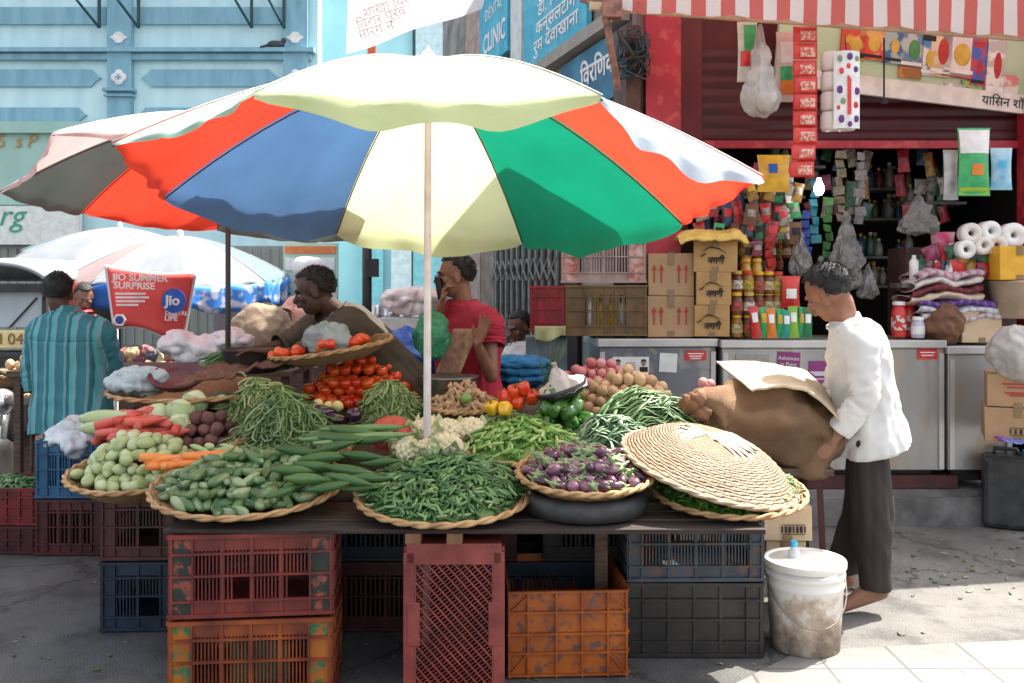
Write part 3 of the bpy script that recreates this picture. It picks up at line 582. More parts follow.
mb = MB(); mb.box((1.6, 5.95, .245), (2.3, .18, .08)); tag(mb.build('counter_sill', mat('red_brown_sill', (.09, .02, .02), (.05, .015, .015), .7)), 'dark red sill running beneath the steel freezers', 'sill')
def sticker(par, x, z, w_, h, m, nm='poster', rot=0, y=-.0045):
    mb = MB(); mb.box((0, 0, 0), (w_, .003, h)); o = mb.build(nm, m, par); o.location = (x, y, z); o.rotation_euler.y = rot; return o
k5 = 5.86 / F
def fx(px, x0): return (px - x0) * k5
def bars(par, w_, zs, m):
    for i, z in enumerate(zs): mb = MB(); mb.box((0, -.003, z), (w_ * (1 - .18 * (i % 3)), .002, .007)); mb.build('print', m, par)
wpap = mat('paper_white', (.7, .7, .68), (.6, .6, .58))
sk0 = mat('photo_skin', (.3, .17, .11)); 
ps = sticker(f1, fx(631, 599), h1 - 26 * k5, 37 * k5, 16 * k5, wpap); 
for x_ in (-.08, .08):
    mb = MB(); mb.ell((x_, -.003, .01), (.014, .002, .018)); mb.build('portrait', sk0, ps, True); mb = MB(); mb.box((x_, -.003, -.028), (.05, .003, .03)); mb.ell((x_, -.0025, .022), (.017, .002, .014)); mb.build('portrait_clothes', ink, ps)
mb = MB(); [mb.box((0, -.003, -.03 + i * .014), (.06, .002, .004)) for i in range(4)]; mb.build('print', redink, ps)
sticker(f1, fx(669, 599), h1 - 24 * k5, 18 * k5, 19 * k5, wpap, rot=.06); s_ = sticker(f1, fx(697, 599), h1 - 17 * k5, 22 * k5, 10 * k5, rd); bars(s_, .1, (.012, -.004, -.018), wpap)
p1 = sticker(f2, fx(788, 722), h2 - 28 * k5, 23 * k5, 32 * k5, purple, rot=.05)
for i, s in enumerate(('Advances', 'in Paint')): text(s, (0, -.003, .06 - i * .038), .034, wpap, p1)
bars(p1, .1, (-.012, -.03, -.055, -.07), wpap)
p2 = sticker(f2, fx(822, 722), h2 - 34 * k5, 27 * k5, 26 * k5, purple); bars(p2, .15, (.012, .002, -.006), wpap); mb = MB(); mb.box((0, -.003, -.03), (.14, .002, .006)); mb.build('print', wpap, p2)
sticker(f2, fx(752, 722), h2 - 24 * k5, 33 * k5, 19 * k5, mat('worn_patch', (.33, .31, .29), (.24, .23, .21), .8, 30))
sticker(f2, fx(829, 722), h2 - 15 * k5, 9 * k5, 8 * k5, wpap); s_ = sticker(f2, fx(927, 722), h2 - 14 * k5, 20 * k5, 10 * k5, rd); bars(s_, .09, (.01, -.008), wpap)
# cartons -------------------------------------------------------
def carton(x0, x1, y0, y1, Y, dep, label, m=card, rot=0, mark=0, group='cardboard cartons', tapem=None):
    a, c_ = P(x0, y1, Y), P(x1, y0, Y); w_, h = c_.x - a.x, c_.z - a.z
    o = E('cardboard_box', label, 'carton', (a.x + w_ / 2, Y, a.z), group, rot=(0, 0, rot))
    mb = MB(); mb.box((0, dep / 2, h / 2), (w_, dep, h - .003), jit=.003); mb.build('box', m, o, bevel=.004)
    mb = MB(); mb.box((0, -.0045, h * .86), (.04, .002, h * .27)); mb.box((0, dep / 2 - .003, h + .001), (.045, dep + .006, .004)); mb.build('tape', mat('brown_tape', (.25, .16, .08), None, .3), o); mb = MB(); mb.box((0, -.0045, h * .08), (.04, .002, h * .14)); mb.build('tape', MATS['brown_tape'], o)
    if mark == 1:                                         # running-animal style mark and lettering
        mb = MB(); pts = [(-.07, 0, .02), (-.03, 0, .045), (.02, 0, .035), (.06, 0, .01)]; mb.tube([Vector(p) * (w_ / .24) + Vector((0, -.007, h * .5)) for p in pts], [.004, .012, .009, .003], 6, flat=.3)
        mb.tube([Vector((-.06, -.007, h * .5 + .01)), Vector((-.09, -.007, h * .5 - .01))], .004, 5); mb.build('emblem', ink, o); text('नगरी', (0, -.006, h * .34), .055, ink, o, bold=.002, shear=.2)
    if mark == 2:
        for x_ in (-.28, .26):
            for dx in (-.025, .02):
                mb = MB(); mb.box(((x_ * w_) + dx, -.004, h * .45), (.008, .002, h * .3)); mb.add([(x_ * w_ + dx - .016, -.0046, h * .6), (x_ * w_ + dx + .016, -.0046, h * .6), (x_ * w_ + dx, -.0046, h * .74)], [(0, 1, 2)]); mb.build('arrow_print', redink, o)
    if mark == 3: 
        mb = MB(); x_ = w_ * .12; z_ = h * .32
        for dz in (-.02, .02): mb.box((x_, -.005, z_ + dz), (w_ * .46, .002, .003))
        for i in range(7): mb.box((x_ - w_ * .23 + i * w_ * .077, -.0045, z_), (.006 + .003 * (i % 3), .002, .028))
        mb.build('print', ink, o)
    if mark == 4:
        for z_, w2 in ((.72, .5), (.62, .36), (.45, .42), (.38, .25)): mb = MB(); mb.box((0, -.0045, h * z_), (w_ * w2, .002, .008)); mb.build('print', redink, o)
    return o
carton(648, 694, 253, 296, 5.95, .4, 'upper of two square cartons with red arrows on the steel freezer', mark=2)
carton(648, 694, 296, 337, 5.95, .4, 'lower of two square cartons with red arrows on the steel freezer', mark=2)
carton(648, 692, 230, 252, 6.15, .3, 'brown carton topmost behind the arrow printed pair', mat('card_dark', (.25, .14, .08), (.2, .11, .06), .9))
carton(694, 737, 238, 272, 5.9, .32, 'carton with a black mark under the yellow sack, topmost of three', mat('card_gold', (.48, .28, .11), (.4, .22, .08), .8), R(-10), 1)
carton(697, 731, 272, 305, 5.9, .32, 'middle carton of three with a black mark beside the jars', MATS['card_gold'], R(-6), 1)
carton(695, 729, 305, 337, 5.9, .32, 'bottom carton of three with a black mark beside the jars', MATS['card_gold'], R(-8), 1)
mb = MB(); c0 = P(708, 238, 6.0); mb.grid(lambda u, v: (c0.x + (u - .5) * .42, 5.82 + .34 * v, c0.z + .03 + .035 * noise.noise(Vector((u * 4, v * 3, 1))) - .09 * max(0, abs(u - .5) - .4) * 8 * .5 - (.05 if v == 0 else 0)), 20, 8); o = tag(mb.build('plastic_sack', mat('sack_yellow', (.7, .5, .12), (.6, .38, .08), .6), None, True, off=c0, thick=.012), 'empty yellow sack laid over the topmost marked carton', 'sack'); o.location = c0
carton(990, 1046, 375, 408, 5.35, .35, 'upper carton with red print right of the freezers', rot=R(-24), mark=4); carton(988, 1048, 408, 443, 5.35, .38, 'lower carton with black code right of the freezers', rot=R(-24), mark=3)
carton(763, 812, 505, 541, 4.12, .3, 'brown carton with a printed panel behind the dirty bucket', cardp, 0, 3); carton(766, 806, 541, 575, 4.14, .3, 'carton on the ground behind the dirty bucket, lowest of its pair', cardp, 0, 2)
carton(962, 1002, 308, 343, 5.9, .3, 'open brown carton under the folded cloths', cardp)
mb = MB(); mb.ell((0, 0, .14), (.16, .13, .15), bump=.25, seed=4, n=20, m=12); o = tag(mb.build('white_sack', bagm, None, True), 'bulging white plastic bag on the cartons at far right', 'bag'); o.location = P(1018, 378, 5.4)
# jerrycan
jc = E('jerry_can', 'black plastic jerrycan under the cartons at far right', 'jerrycan', G(1018, 530) + Vector((0, .1, 0)), rot=(0, 0, R(-24))); jm = mat('jerry_black', (.02, .022, .024), (.05, .05, .05), .45)
mb = MB(); mb.box((0, 0, .22), (.3, .28, .43)); mb.build('body', jm, jc, bevel=.03); mb = MB(); mb.tube([(-.08, 0, .42), (-.08, 0, .465), (.04, 0, .465), (.06, 0, .42)], .014, 8); mb.build('handle', jm, jc, True); mb = MB(); mb.lathe([(.03, .43), (.03, .465), (.001, .47)], 12, (.1, 0, 0)); mb.build('cap', mat('cap_blue', (.05, .35, .6)), jc)
mb = MB(); mb.grid(lambda u, v: (-.15 + .32 * u, -.14 + .26 * v, .03 + .02 * noise.noise(Vector((u * 5, v * 4, 0)))), 10, 6); o = tag(mb.build('plastic_sheet', mat('sheet_violet', (.3, .06, .4), (.03, .3, .5), .4, 5), None, True, thick=.006), 'crumpled violet and blue plastic between the jerrycan and cartons', 'sheet'); o.location = P(1018, 444, 5.42)
# crates on the freezer use the crate builder (part d)
# jars ---------------------------------------------------------
def jar(label_m, cap_m, r_=.036, h=.12, glass=None, name='jar'):
    o = MB().lathe([(r_ * .9, 0), (r_, .008), (r_, h * .8), (r_ * .8, h * .9), (r_ * .75, h)], 14).build(name, glass, None, True)
    MB().lathe([(r_ * 1.03, h * .22), (r_ * 1.03, h * .68)], 14, close=True).build('paper_label', label_m, o); MB().lathe([(r_ * .86, h), (r_ * .86, h + .022), (.001, h + .024)], 14).build('lid', cap_m, o); return o
amb = mat('amber_jar', (.3, .14, .02), (.4, .2, .03), .2); dkj = mat('dark_jar', (.12, .04, .02), (.2, .08, .03), .2); oil = mat('oil_bottle', (.55, .36, .05), (.4, .22, .03), .15)
lb = [mat('jar_label_%d' % i, c, tuple(k * .5 for k in c), .5, 40, lo=.47, hi=.53) for i, c in enumerate(((.6, .5, .25), (.45, .08, .05), (.65, .62, .5), (.5, .4, .05)))]
cm = [yl, mat('cap_gold', (.5, .35, .1)), rd]
protos = [jar(lb[i % 4], cm[(0, 0, 1, 2, 0)[i]], glass=(amb, dkj, dkj, amb, dkj)[i]) for i in range(5)]
first = [True] * 5
def place(i, loc, label, group, cat='jar', s=1):
    o = protos[i] if first[i] else dup(protos[i]); first[i] = False; o.location = loc; o.scale = (s, s, s); tag(o, label, cat, group)
for row, yb in enumerate((337, 315)):
    for k, px in enumerate((737, 749)): 
        for q_ in range(2): place((k + row) % 5, P(px, yb - q_ * .4, 5.96 + q_ * .1), ('lower' if row == 0 else 'upper') + ' jar with a yellow lid in the stack beside the marked cartons', 'stacked yellow lidded jars')
for k, px in enumerate((737, 748, 759, 769, 778)): place((2, 3, 1, 4, 0)[k], P(px, 314 if k > 1 else 293, 6.06), 'jar in the back rows above the snack packets', 'jars in the back rows')
for k, px in enumerate((759, 769, 778)): place((1, 4, 3)[k], P(px, 294, 6.06), 'jar in the back rows above the snack packets', 'jars in the back rows')
for k, px in enumerate((742, 753)):
    o = jar(lb[3], yl, .034, .2, oil, 'oil_bottle'); o.location = P(px + 4, 293, 6.12); tag(o, 'tall golden oil bottle with yellow cap, %s of a pair above the jars' % ('left' if k == 0 else 'right'), 'bottle', 'oil bottles')
for k, px in enumerate((903, 913)):
    o = jar(mat('label_redwhite', (.6, .55, .5), (.5, .03, .03), .5, 25, lo=.48, hi=.52), rd if k else white, .045, .2, rd, 'drink_jar'); o.location = P(px - 4, 337, 5.96 + .08 * k); tag(o, 'red drink jar with a %s lid left of the piled cloths' % ('red' if k else 'white'), 'jar')
o = jar(white, white, .04, .11, mat('pale_lilac', (.5, .45, .55)), 'white_jar'); o.location = P(918, 338, 5.9); tag(o, 'small pale jar standing between red jars and dark sack', 'jar')
# snack packets row
for i, (x, m_, c) in enumerate(((757, rd, 'red'), (765, gn, 'green'), (772, orr, 'orange'), (779, gn, 'dark green'), (786, mat('pk_teal', (.02, .3, .2)), 'teal'), (789, rd, 'scarlet'), (794, mat('pk_lime', (.25, .45, .05)), 'lime'), (800, gn, 'bright green'), (807, mat('pk_deepgreen', (.02, .18, .07)), 'deep green'))):
    flatpack('snack_packet', c + ' snack packet leaning in the row on the freezer edge', 'packet', x - 5, x + 5, 306 + (i * 7) % 6, 338, 5.84 + .012 * (i % 2), m_, .03, U(-.15, .15), 'snack packets in a row', ((.2, .8, .5, .8, (white, yl)[i % 2], 'print'),))
flatpack('snack_packet', 'large red and white snack packet propped above the packet row', 'packet', 781, 800, 276, 308, 6.0, rd, .05, parts=((.2, .8, .3, .6, white, 'print'),))
# clutter packets on the left hanging rack
cl = [mat('cl_%d' % i, c, tuple(k * .5 for k in c), .35, 30, lo=.46, hi=.54) for i, c in enumerate(((.35, .02, .03), (.03, .14, .07), (.33, .29, .24), (.25, .03, .09), (.03, .08, .16), (.33, .18, .03)))]
for i in range(26):
    x = 706 + (i % 9) * 9 + U(-2, 2); y = 168 + (i // 9) * 24 + U(-3, 3)
    if x < 748 and y < 190: continue
    flatpack('small_packet', 'small bright packet among those pegged left of the doorway', 'packet', x - 4, x + 5, y, y + 19, 6.3 + U(-.04, .04), random.choice(cl), .02, U(-.15, .15), 'small packets pegged left of the doorway', nu=3, nv=4)
for i in range(22):
    x = 742 + (i % 8) * 7.4; y = 246 + (i // 8) * 12; place(i % 5, P(x, y, 6.5 + .1 * (i % 2)), 'jar on the shaded racks left of the doorway', 'jars on the shaded racks', s=.8)
for i in range(46):
    x = (704, 716, 727, 738, 748, 758, 768, 778, 788, 797)[i % 10] + U(-3, 3); y = 160 + (i // 10) * 21 + U(-5, 5)
    if x < 752 and y < 192 or (x < 740 and y > 225): continue
    flatpack('small_packet', 'small bright packet among those pegged left of the doorway', 'packet', x - U(4, 7), x + U(4, 7), y, y + U(14, 24), 6.15 + U(-.07, .07), random.choice(cl + [rd, gn, mat('cl_black', (.02, .02, .02)), mat('cl_brown', (.15, .06, .03))]), .03, U(-.3, .3), 'small packets pegged left of the doorway', nu=3, nv=4, parts=((.15, .85, .4, .75, random.choice((cl[2], yl, rd, MATS['black_ink'])), 'print'),))
for i in range(30):
    x = (812, 826, 838, 852, 866, 905, 920, 934, 946, 930)[i % 10] + U(-3, 3); y = 150 + (i // 10) * 26 + U(-6, 6)
    flatpack('shaded_packet', 'shaded packet hanging inside the dark doorway', 'packet', x - U(4, 7), x + U(4, 7), y, y + U(14, 26), 6.75 + U(-.2, .2), random.choice(cl), .03, U(-.3, .3), 'shaded packets inside the doorway', nu=3, nv=4)
for i in range(16):
    x = 930 + (i % 8) * 8 + U(-3, 3); y = 246 + (i // 8) * 14 + U(-4, 4)
    flatpack('small_parcel', 'small wrapped parcel wedged in the pile under the tissue rolls', 'parcel', x - 7, x + 7, y, y + U(12, 18), 5.98 + U(-.04, .04), random.choice(cl + [white, rd]), .05, U(-.6, .6), 'small parcels under the tissue rolls', nu=4, nv=5)
# right-hand pile
tw = E('cloth_pile', 'pile of folded pink, white and maroon cloths on the right freezer', 'cloths', P(962, 318, 5.9))
cols = [((.5, .42, .45), (.45, .2, .28)), ((.62, .56, .5), (.66, .62, .6)), ((.12, .02, .03), (.2, .03, .04)), ((.6, .45, .3), (.6, .5, .4)), ((.1, .04, .2), (.2, .1, .35)), ((.6, .6, .62), (.45, .45, .5)), ((.55, .5, .5), (.4, .3, .35))]
for i, (c1_, c2_) in enumerate(cols[::-1]):
    mb = MB(); z0 = i * .045; x0_ = (-.08 if i > 2 else -.02) + U(-.02, .02); w_ = .5 - .015 * i
    mb.grid(lambda u, v: ((lambda a: (x0_ - w_ / 2 + w_ * u + .01 * math.sin(v * 12), .0 + .15 * (1 - math.cos(a)) - .02, z0 + .03 * math.sin(a) + .014 * math.sin(u * 9 + i) + .016 * noise.noise(Vector((u * 6, v * 5, i)))  - .05 * max(0, .25 - u) * (i > 2) * 2))(PI * (v * 1.0 - .5) if False else v * 2 * PI - PI)), 26, 16)
    mb.build('cloth', stripes('towel_%d' % i, [(0, c1_), (.6, c2_)], .05, 0), tw, True, thick=.004)
mb = MB(); mb.ell((0, 0, .1), (.13, .14, .12), bump=.3, seed=9, n=18, m=10); o = tag(mb.build('jute_sack', mat('jute_dark', (.12, .055, .035), (.2, .1, .05), .9, 8, .5, 60), None, True), 'squat dark brown sack under the left end of the cloths', 'sack'); o.location = P(940, 340, 5.95)
yb_ = carton(1000, 1040, 246, 280, 5.8, .3, 'yellow printed carton on the white tub at far right', mat('yellow_carton', (.7, .38, .02), (.6, .3, .02), .6))
tb = E('plastic_tub', 'cream plastic tub beneath the yellow carton', 'tub', P(1018, 318, 5.95)); MB().lathe([(.15, 0), (.17, .22), (.18, .225), (.17, .235), (.001, .236)], 24).build('tub', mat('tub_cream', (.55, .42, .3)), tb, True)
for i, (x, y, s_) in enumerate(((967, 224, 1), (984, 222, 1), (976, 236, .9), (961, 240, .9), (992, 236, 1), (1008, 226, 1.2))):
    o = E('tissue_roll', 'wrapped tissue roll in the pile below the green hanging bag', 'tissue roll', P(x, y + 10, 6.0), 'wrapped tissue rolls', rot=(PI / 2, 0, U(-.4, .4)))
    MB().lathe([(.02, 0), (.06 * s_, 0), (.065 * s_, .01), (.065 * s_, .1), (.06 * s_, .11), (.02, .11), (.02, 0)], 20, close=True).build('roll', white if i % 2 else pm_, o, True)
flatpack('plastic_parcel', 'white plastic wrapped parcel with orange print under the tissue rolls', 'parcel', 948, 1002, 243, 270, 6.05, mat('parcel', (.65, .55, .52), (.6, .25, .05), .35, 6, lo=.5, hi=.6), .14)
flatpack('plastic_parcel', 'pink and red wrapped parcel left of the white parcel', 'parcel', 930, 955, 232, 258, 6.1, mat('parcel2', (.5, .03, .15), (.55, .4, .4), .35, 9), .1)
mb = MB(); mb.box((0, .2, .3), (.72, .3, .6)); o = tag(mb.build('goods_rack', mat('rack_dark', (.1, .05, .04), (.05, .03, .03), .8)), 'dark rack of goods behind the piled cloths', 'rack'); o.location = P(965, 340, 6.12)
for i in range(9):
    o = MB().lathe([(.03, 0), (.03, .13), (.014, .15), (.014, .17)], 10).build('bottle', cl[i % 6] if i % 3 else white, None, True); o.location = P(914 + i * 7, 282, 6.02); tag(o, 'small bright bottle in the row behind the cloth pile', 'bottle', 'bottles behind the cloth pile')
mb = MB(); mb.box((0, .1, -.015), (.5, .2, .03)); o = tag(mb.build('shelf_board', MATS['shelf_grey']), 'grey board carrying the row of bright bottles behind the cloths', 'shelf'); o.location = P(942, 283, 5.99)
# ------------------------------------------------------------------ umbrellas
def cloth(name, c, tr=.35): return mat(name, c, tuple(k * .74 for k in c), .75, 3, .15, 160, trans=tr, detail=12, lo=.42, hi=.85)
cy_, cb_, cg_, cr3 = cloth('cloth_yellow', (.66, .74, .42), .46), cloth('cloth_blue', (.08, .18, .36), .33), cloth('cloth_green', (.005, .30, .17), .24), cloth('cloth_red', (.80, .06, .03), .36)
cmt, clb = cloth('cloth_mint', (.42, .62, .50), .3), cloth('cloth_faded_blue', (.46, .54, .64), .3)  # green and blue cloth with the sun's overexposure painted into the colour
polew = mat('pole_white', (.75, .72, .70), (.6, .52, .5), .5, 10); poled = mat('pole_dark', (.03, .025, .025), None, .5)
def umbrella(label, C, Rr, apex, rim, a0, cols, pole, foot, val=.085, trim=None, rs=[1] * 8, vals=None):
    """rim: py rows for the 8 rib ends starting at angle a0 (degrees, counterclockwise)"""
    o = E('market_umbrella', label, 'umbrella', (C.x, C.y, 0)); base = Vector((C.x, C.y, 0)); tip = []
    for k in range(8):
        an = R(a0 + 45 * k); x, y = C.x + Rr * rs[k] * math.cos(an), C.y + Rr * rs[k] * math.sin(an); tip.append(Vector((x, y, HC - (rim[k] - YH) * y / F)))
    A = Vector((C.x, C.y, apex))
    def ribp(k, v):
        t = tip[k % 8]; p = A.lerp(t, v); p.z = A.z - (A.z - t.z) * v ** 1.65; return p
    for k in range(8):
        def fn(u, v, k=k):
            vv = min(1, v / .93); p = ribp(k, vv).lerp(ribp(k + 1, vv), u); s = math.sin(PI * u)
            p = p.lerp(Vector((A.x, A.y, p.z)), .035 * s * vv ** 3); p.z += s * vv * (.010 * noise.noise(Vector((u * 3 + k * 5, v * 4, k))) + .0035 * math.sin(u * 31 + k * 3 + v * 5) * vv * s); p.z -= .018 * s * vv ** 2 - .004 * math.sin(u * 17 + k) * vv ** 3
            if v > .93:
                w_ = (v - .93) / .07; d_ = (p - A); d_.z = 0; d_.normalize()
                p.z -= w_ * (vals[k] if vals else val) * (.25 + .75 * s ** .6) * (1 + .18 * math.sin(u * 14 + k * 2)); p += d_ * (.012 * math.sin(u * 22 + k * 3) * w_)
            return p
        MB().grid(fn, 28, 30).build('canopy_panel', cols[k], o, True, root=o)
        MB().tube([ribp(k, v / 10) + Vector((0, 0, -.012)) for v in range(11)], .0035, 5).build('rib', trim or iron, o, True, root=o)
        m_ = ribp(k, .5) + Vector((0, 0, -.014)); hb = Vector((C.x, C.y, apex - .38)); MB().bar(hb, m_, .004).build('stretcher', trim or iron, o, root=o) if trim else None
    MB().tube([Vector(foot), Vector((C.x, C.y, apex + .02))], [.017, .014], 14).build('pole', pole, o, True, root=o)
    for k in range(8): MB().tube([ribp(k, v / 14) + Vector((0, 0, .004)) for v in range(15)], .0022, 4).build('seam', white, o, True, root=o)
    MB().lathe([(.03, 0), (.03, .05), (.012, .07), (.001, .09)], 12, (C.x, C.y, apex - .01)).build('finial', white, o, root=o)
    return o
C1 = P(428, 300, 3.9)
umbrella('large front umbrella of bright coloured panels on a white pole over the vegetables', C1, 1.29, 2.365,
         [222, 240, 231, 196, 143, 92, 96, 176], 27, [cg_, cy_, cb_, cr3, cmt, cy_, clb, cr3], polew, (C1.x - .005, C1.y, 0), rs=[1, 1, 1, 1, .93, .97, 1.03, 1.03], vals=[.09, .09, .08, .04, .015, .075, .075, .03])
cgr, cpk = cloth('cloth_grey', (.16, .19, .17), .15), cloth('cloth_pale_pink', (.72, .5, .47), .4)
C2 = P(228, 300, 5.6)
umbrella('second umbrella, grey and red panels on a thin dark pole, behind the large one', C2, 1.2, 2.46,
         [212, 240, 229, 212, 192, 133, 120, 150], 20, [cr3, cgr, cr3, cgr, cpk, cpk, cpk, cgr], poled, (C2.x, C2.y, 0), .03)
cw_ = cloth('cloth_white', (.235, .25, .275), .15); cb4 = cloth('cloth_cobalt', (.03, .16, .55), .3); cr4 = cloth('cloth_coral', (.75, .2, .12), .3); cb5 = cloth('cloth_pale_blue', (.12, .19, .23), .15)
C3 = P(180, 300, 8.6)
umbrella('far white umbrella with a blue and red printed border behind the red phone banner', C3, .98, 1.9, [276, 262, 262, 266, 280, 283, 284, 282], 20, [cw_, cb5, cw_, cb5, cloth('cloth_blush', (.30, .22, .215), .15), cw_, cw_, cb5], poled, (C3.x, C3.y, 0), .02)
# its printed border as separate strips of cloth under the canopy edge
uo = [o for o in COL.objects if o.name.startswith('market_umbrella')][-1]
def ring_strip(o, C, Rr, rows, a0, m_of, h, drop):
    tip = []
    for k in range(8):
        an = R(a0 + 45 * k); x, y = C.x + Rr * math.cos(an), C.y + Rr * math.sin(an); tip.append(Vector((x, y, HC - (rows[k] - YH) * y / F - drop)))
    for k in range(8):
        a, b_ = tip[k], tip[(k + 1) % 8]; MB().grid(lambda u, v: a.lerp(b_, u) + Vector((0, 0, -v * h * (.7 + .3 * math.sin(PI * u)) + .01 * math.sin(u * 15 + k))) + (a.lerp(b_, u) - Vector((C.x, C.y, a.z))).normalized() * (.02 * math.sin(u * 19) * v), 20, 4).build('printed_border', m_of(k), o, True, root=o, thick=.003)
prb = mat('border_print', (.03, .2, .6), (.5, .5, .6), .6, 9, lo=.52, hi=.6)
ring_strip(uo, C3, .985, [277, 263, 263, 267, 281, 285, 286, 283], 20, lambda k: cr4 if k in (4, ) else (prb if k == 6 or k == 7 else cb4), .24, .0)
C4 = P(120, 300, 10.5)
umbrella('farthest umbrella, pale blue and white, showing above the printed one', C4, 1.1, 2.09, [262, 256, 256, 256, 250, 258, 262, 262], 0, [cb5, cw_, cw_, cb5, cb5, cw_, cw_, cw_], poled, (C4.x, C4.y, 0), .1)
# ------------------------------------------------------------------ crates
def crate(name, label, cat, size, loc, rotz, m, mpost=None, mbot=None, group='plastic crates', rot=None, slat=.018, post=.06, open_top=True, cut=(), full=False, rails=(.0, .18, .5, .78, 1)):
    w_, d, h = size; o = E(name, label, cat, loc, group, rot=rot if rot else (0, 0, rotz)); t = .008
    mb = MB(); mps = [MB() for _ in range(4)]
    for side, (L_, M_) in enumerate(((w_, Matrix.Translation((0, -d / 2, 0))), (w_, Matrix.Translation((0, d / 2, 0)) @ Matrix.Rotation(PI, 4, 'Z')), (d, Matrix.Translation((-w_ / 2, 0, 0)) @ Matrix.Rotation(-PI / 2, 4, 'Z')), (d, Matrix.Translation((w_ / 2, 0, 0)) @ Matrix.Rotation(PI / 2, 4, 'Z')))):
        r3 = M_.to_3x3()
        def bx(c, s, q=mb): q.box(M_ @ Vector(c), s, r3)
        for sx in (-1, 1): bx((sx * (L_ / 2 - post / 2 - .001), .004, h / 2), (post, .007, h - .02), mps[{(0, -1): 0, (2, 1): 0, (0, 1): 1, (3, -1): 1, (1, -1): 2, (3, 1): 2, (1, 1): 3, (2, -1): 3}[(side, sx)]])
        for sx in (-1, 1):
            bx((sx * (L_ / 2 - .004), -.001, h / 2), (.008, .012, h)); bx((sx * (L_ / 2 - post), -.002, h / 2), (.006, .014, h - .01))
        for r_ in rails: bx((0, -.003 if r_ in (0, 1) else -.001, .008 + r_ * (h - .016)), (L_ + (.012 if r_ in (0, 1) else 0), .016, .014 if r_ in (0, 1) else .008))
        for f in (-.25, 0, .25) if L_ > .35 else (0,): bx((f * (L_ - 2 * post) * 1.33 * .75, 0, h / 2), (.012, .012, h - .02))
        n_ = int((L_ - 2 * post) / slat)
        for k in range(n_):
            x = -(L_ - 2 * post) / 2 + (k + .5) * (L_ - 2 * post) / n_
            for (z0, z1) in ((.2, .5), (.5, .8)) if not full else ():
                if side == 0 and any(a < (x / L_ + .5) < b_ and c < (z0 + z1) / 2 < e_ for a, b_, c, e_ in cut): continue
                bx((x, .003, h * (z0 + z1) / 2), (slat * .42, .005, h * (z1 - z0)))
        bx((0, .003, h * .1), (L_ - 2 * post, .006, h * .18)); bx((0, .003, h * .89), (L_ - 2 * post, .006, h * .18))
        if full: bx((0, .005, h * .5), (L_ - 2 * post, .005, h * .66))
    mb.box((0, 0, .01), (w_ - .02, d - .02, .008)); mb.build('shell', m, o); [mp.build('corner_post', mpost or m, o) for mp in mps]
    return o
def plas(n, c, c2=None, c3=None):
    c = tuple(k * .66 for k in c); c2 = tuple(k * .6 for k in c2) if c2 else None
    return mat(n, c, c2 or tuple(k * .45 for k in c), .45, 9, .1, 60, c3=c3, detail=7)
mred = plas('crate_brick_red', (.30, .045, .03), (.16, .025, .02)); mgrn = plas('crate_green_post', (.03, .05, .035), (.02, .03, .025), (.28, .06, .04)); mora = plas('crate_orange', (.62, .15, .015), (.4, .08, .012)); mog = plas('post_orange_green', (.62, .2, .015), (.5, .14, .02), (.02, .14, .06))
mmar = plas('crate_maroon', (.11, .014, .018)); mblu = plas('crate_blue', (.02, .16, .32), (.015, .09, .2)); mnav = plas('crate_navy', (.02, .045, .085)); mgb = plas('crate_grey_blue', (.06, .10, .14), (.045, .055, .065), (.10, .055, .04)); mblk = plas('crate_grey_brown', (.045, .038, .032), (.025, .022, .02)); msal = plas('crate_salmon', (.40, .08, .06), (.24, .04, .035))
# front stack (left): brick red on orange
k1 = 3.29 / F
A = P(247, 535, 3.29)
crate('plastic_crate', 'brick red crate with flaking green corners, upper of the front left stack', 'crate', (159 * k1, .36, .29), (A.x - .008, 3.29 + .2, .306), R(6), mred, mgrn, slat=.0125, post=.075, cut=((.72, .86, .3, .5), (.38, .5, .2, .49)))
crate('plastic_crate', 'orange crate with flaking green paint, lower of the front left stack', 'crate', (159 * k1, .36, .29), (A.x - .008, 3.29 + .2, .006), R(5), plas('crate_rust_orange', (.45, .1, .02), (.2, .04, .02)), mog, slat=.0125, post=.075)
mb = MB(); mb.box((0, 0, .1), (.2, .1, .17)); o = tag(mb.build('green_box', mat('dull_green_plastic', (.03, .16, .09), (.02, .08, .05), .5)), 'dull green box inside the lower orange crate', 'box'); o.location = (A.x + .03, 3.4, .02)
# second column
A = P(136, 560, 4.0)
crate('plastic_crate', 'dark red crate under the pale gourd basket, upper of its stack', 'crate', (.30, .46, .28), (A.x, 4.0 + .23, .302), R(2), plas('crate_dark_red', (.13, .03, .028), (.07, .018, .018)), slat=.013, post=.055, cut=((.5, .8, .2, .5),))
crate('plastic_crate', 'dark navy crate on the ground under the dark red crate', 'crate', (.30, .46, .29), (A.x, 4.0 + .23, .006), R(2), mnav, slat=.013, post=.055, cut=((.5, .85, .2, .5),))
A = P(70, 500, 5.12)
crate('plastic_crate', 'maroon crate on the ground beneath the blue crate', 'crate', (.36, .5, .30), (A.x, 5.12 + .25, .006), 0, mmar, slat=.02, full=False)
crate('plastic_crate', 'bright blue crate holding plastic wrap beside the man in teal', 'crate', (.36, .5, .31), (A.x, 5.12 + .25, .312), 0, mblu, slat=.014)
mb = MB(); mb.ell((0, 0, 0), (.17, .22, .09), bump=.5, seed=3, n=24, m=14); o = tag(mb.build('plastic_wrap', mat('wrap_white', (.6, .63, .66), (.4, .45, .5), .3, 10, .4, 20), None, True), 'crumpled clear plastic wrap filling the bright blue crate', 'plastic wrap'); o.location = (A.x, 5.3, .62)
A = P(8, 500, 5.15)
crate('plastic_crate', 'open red crate of mixed greens at the left edge, upper of its stack', 'crate', (.42, .4, .2), (A.x, 5.15 + .2, .16), R(-3), plas('crate_mid_red', (.3, .015, .02)), slat=.02, full=True)
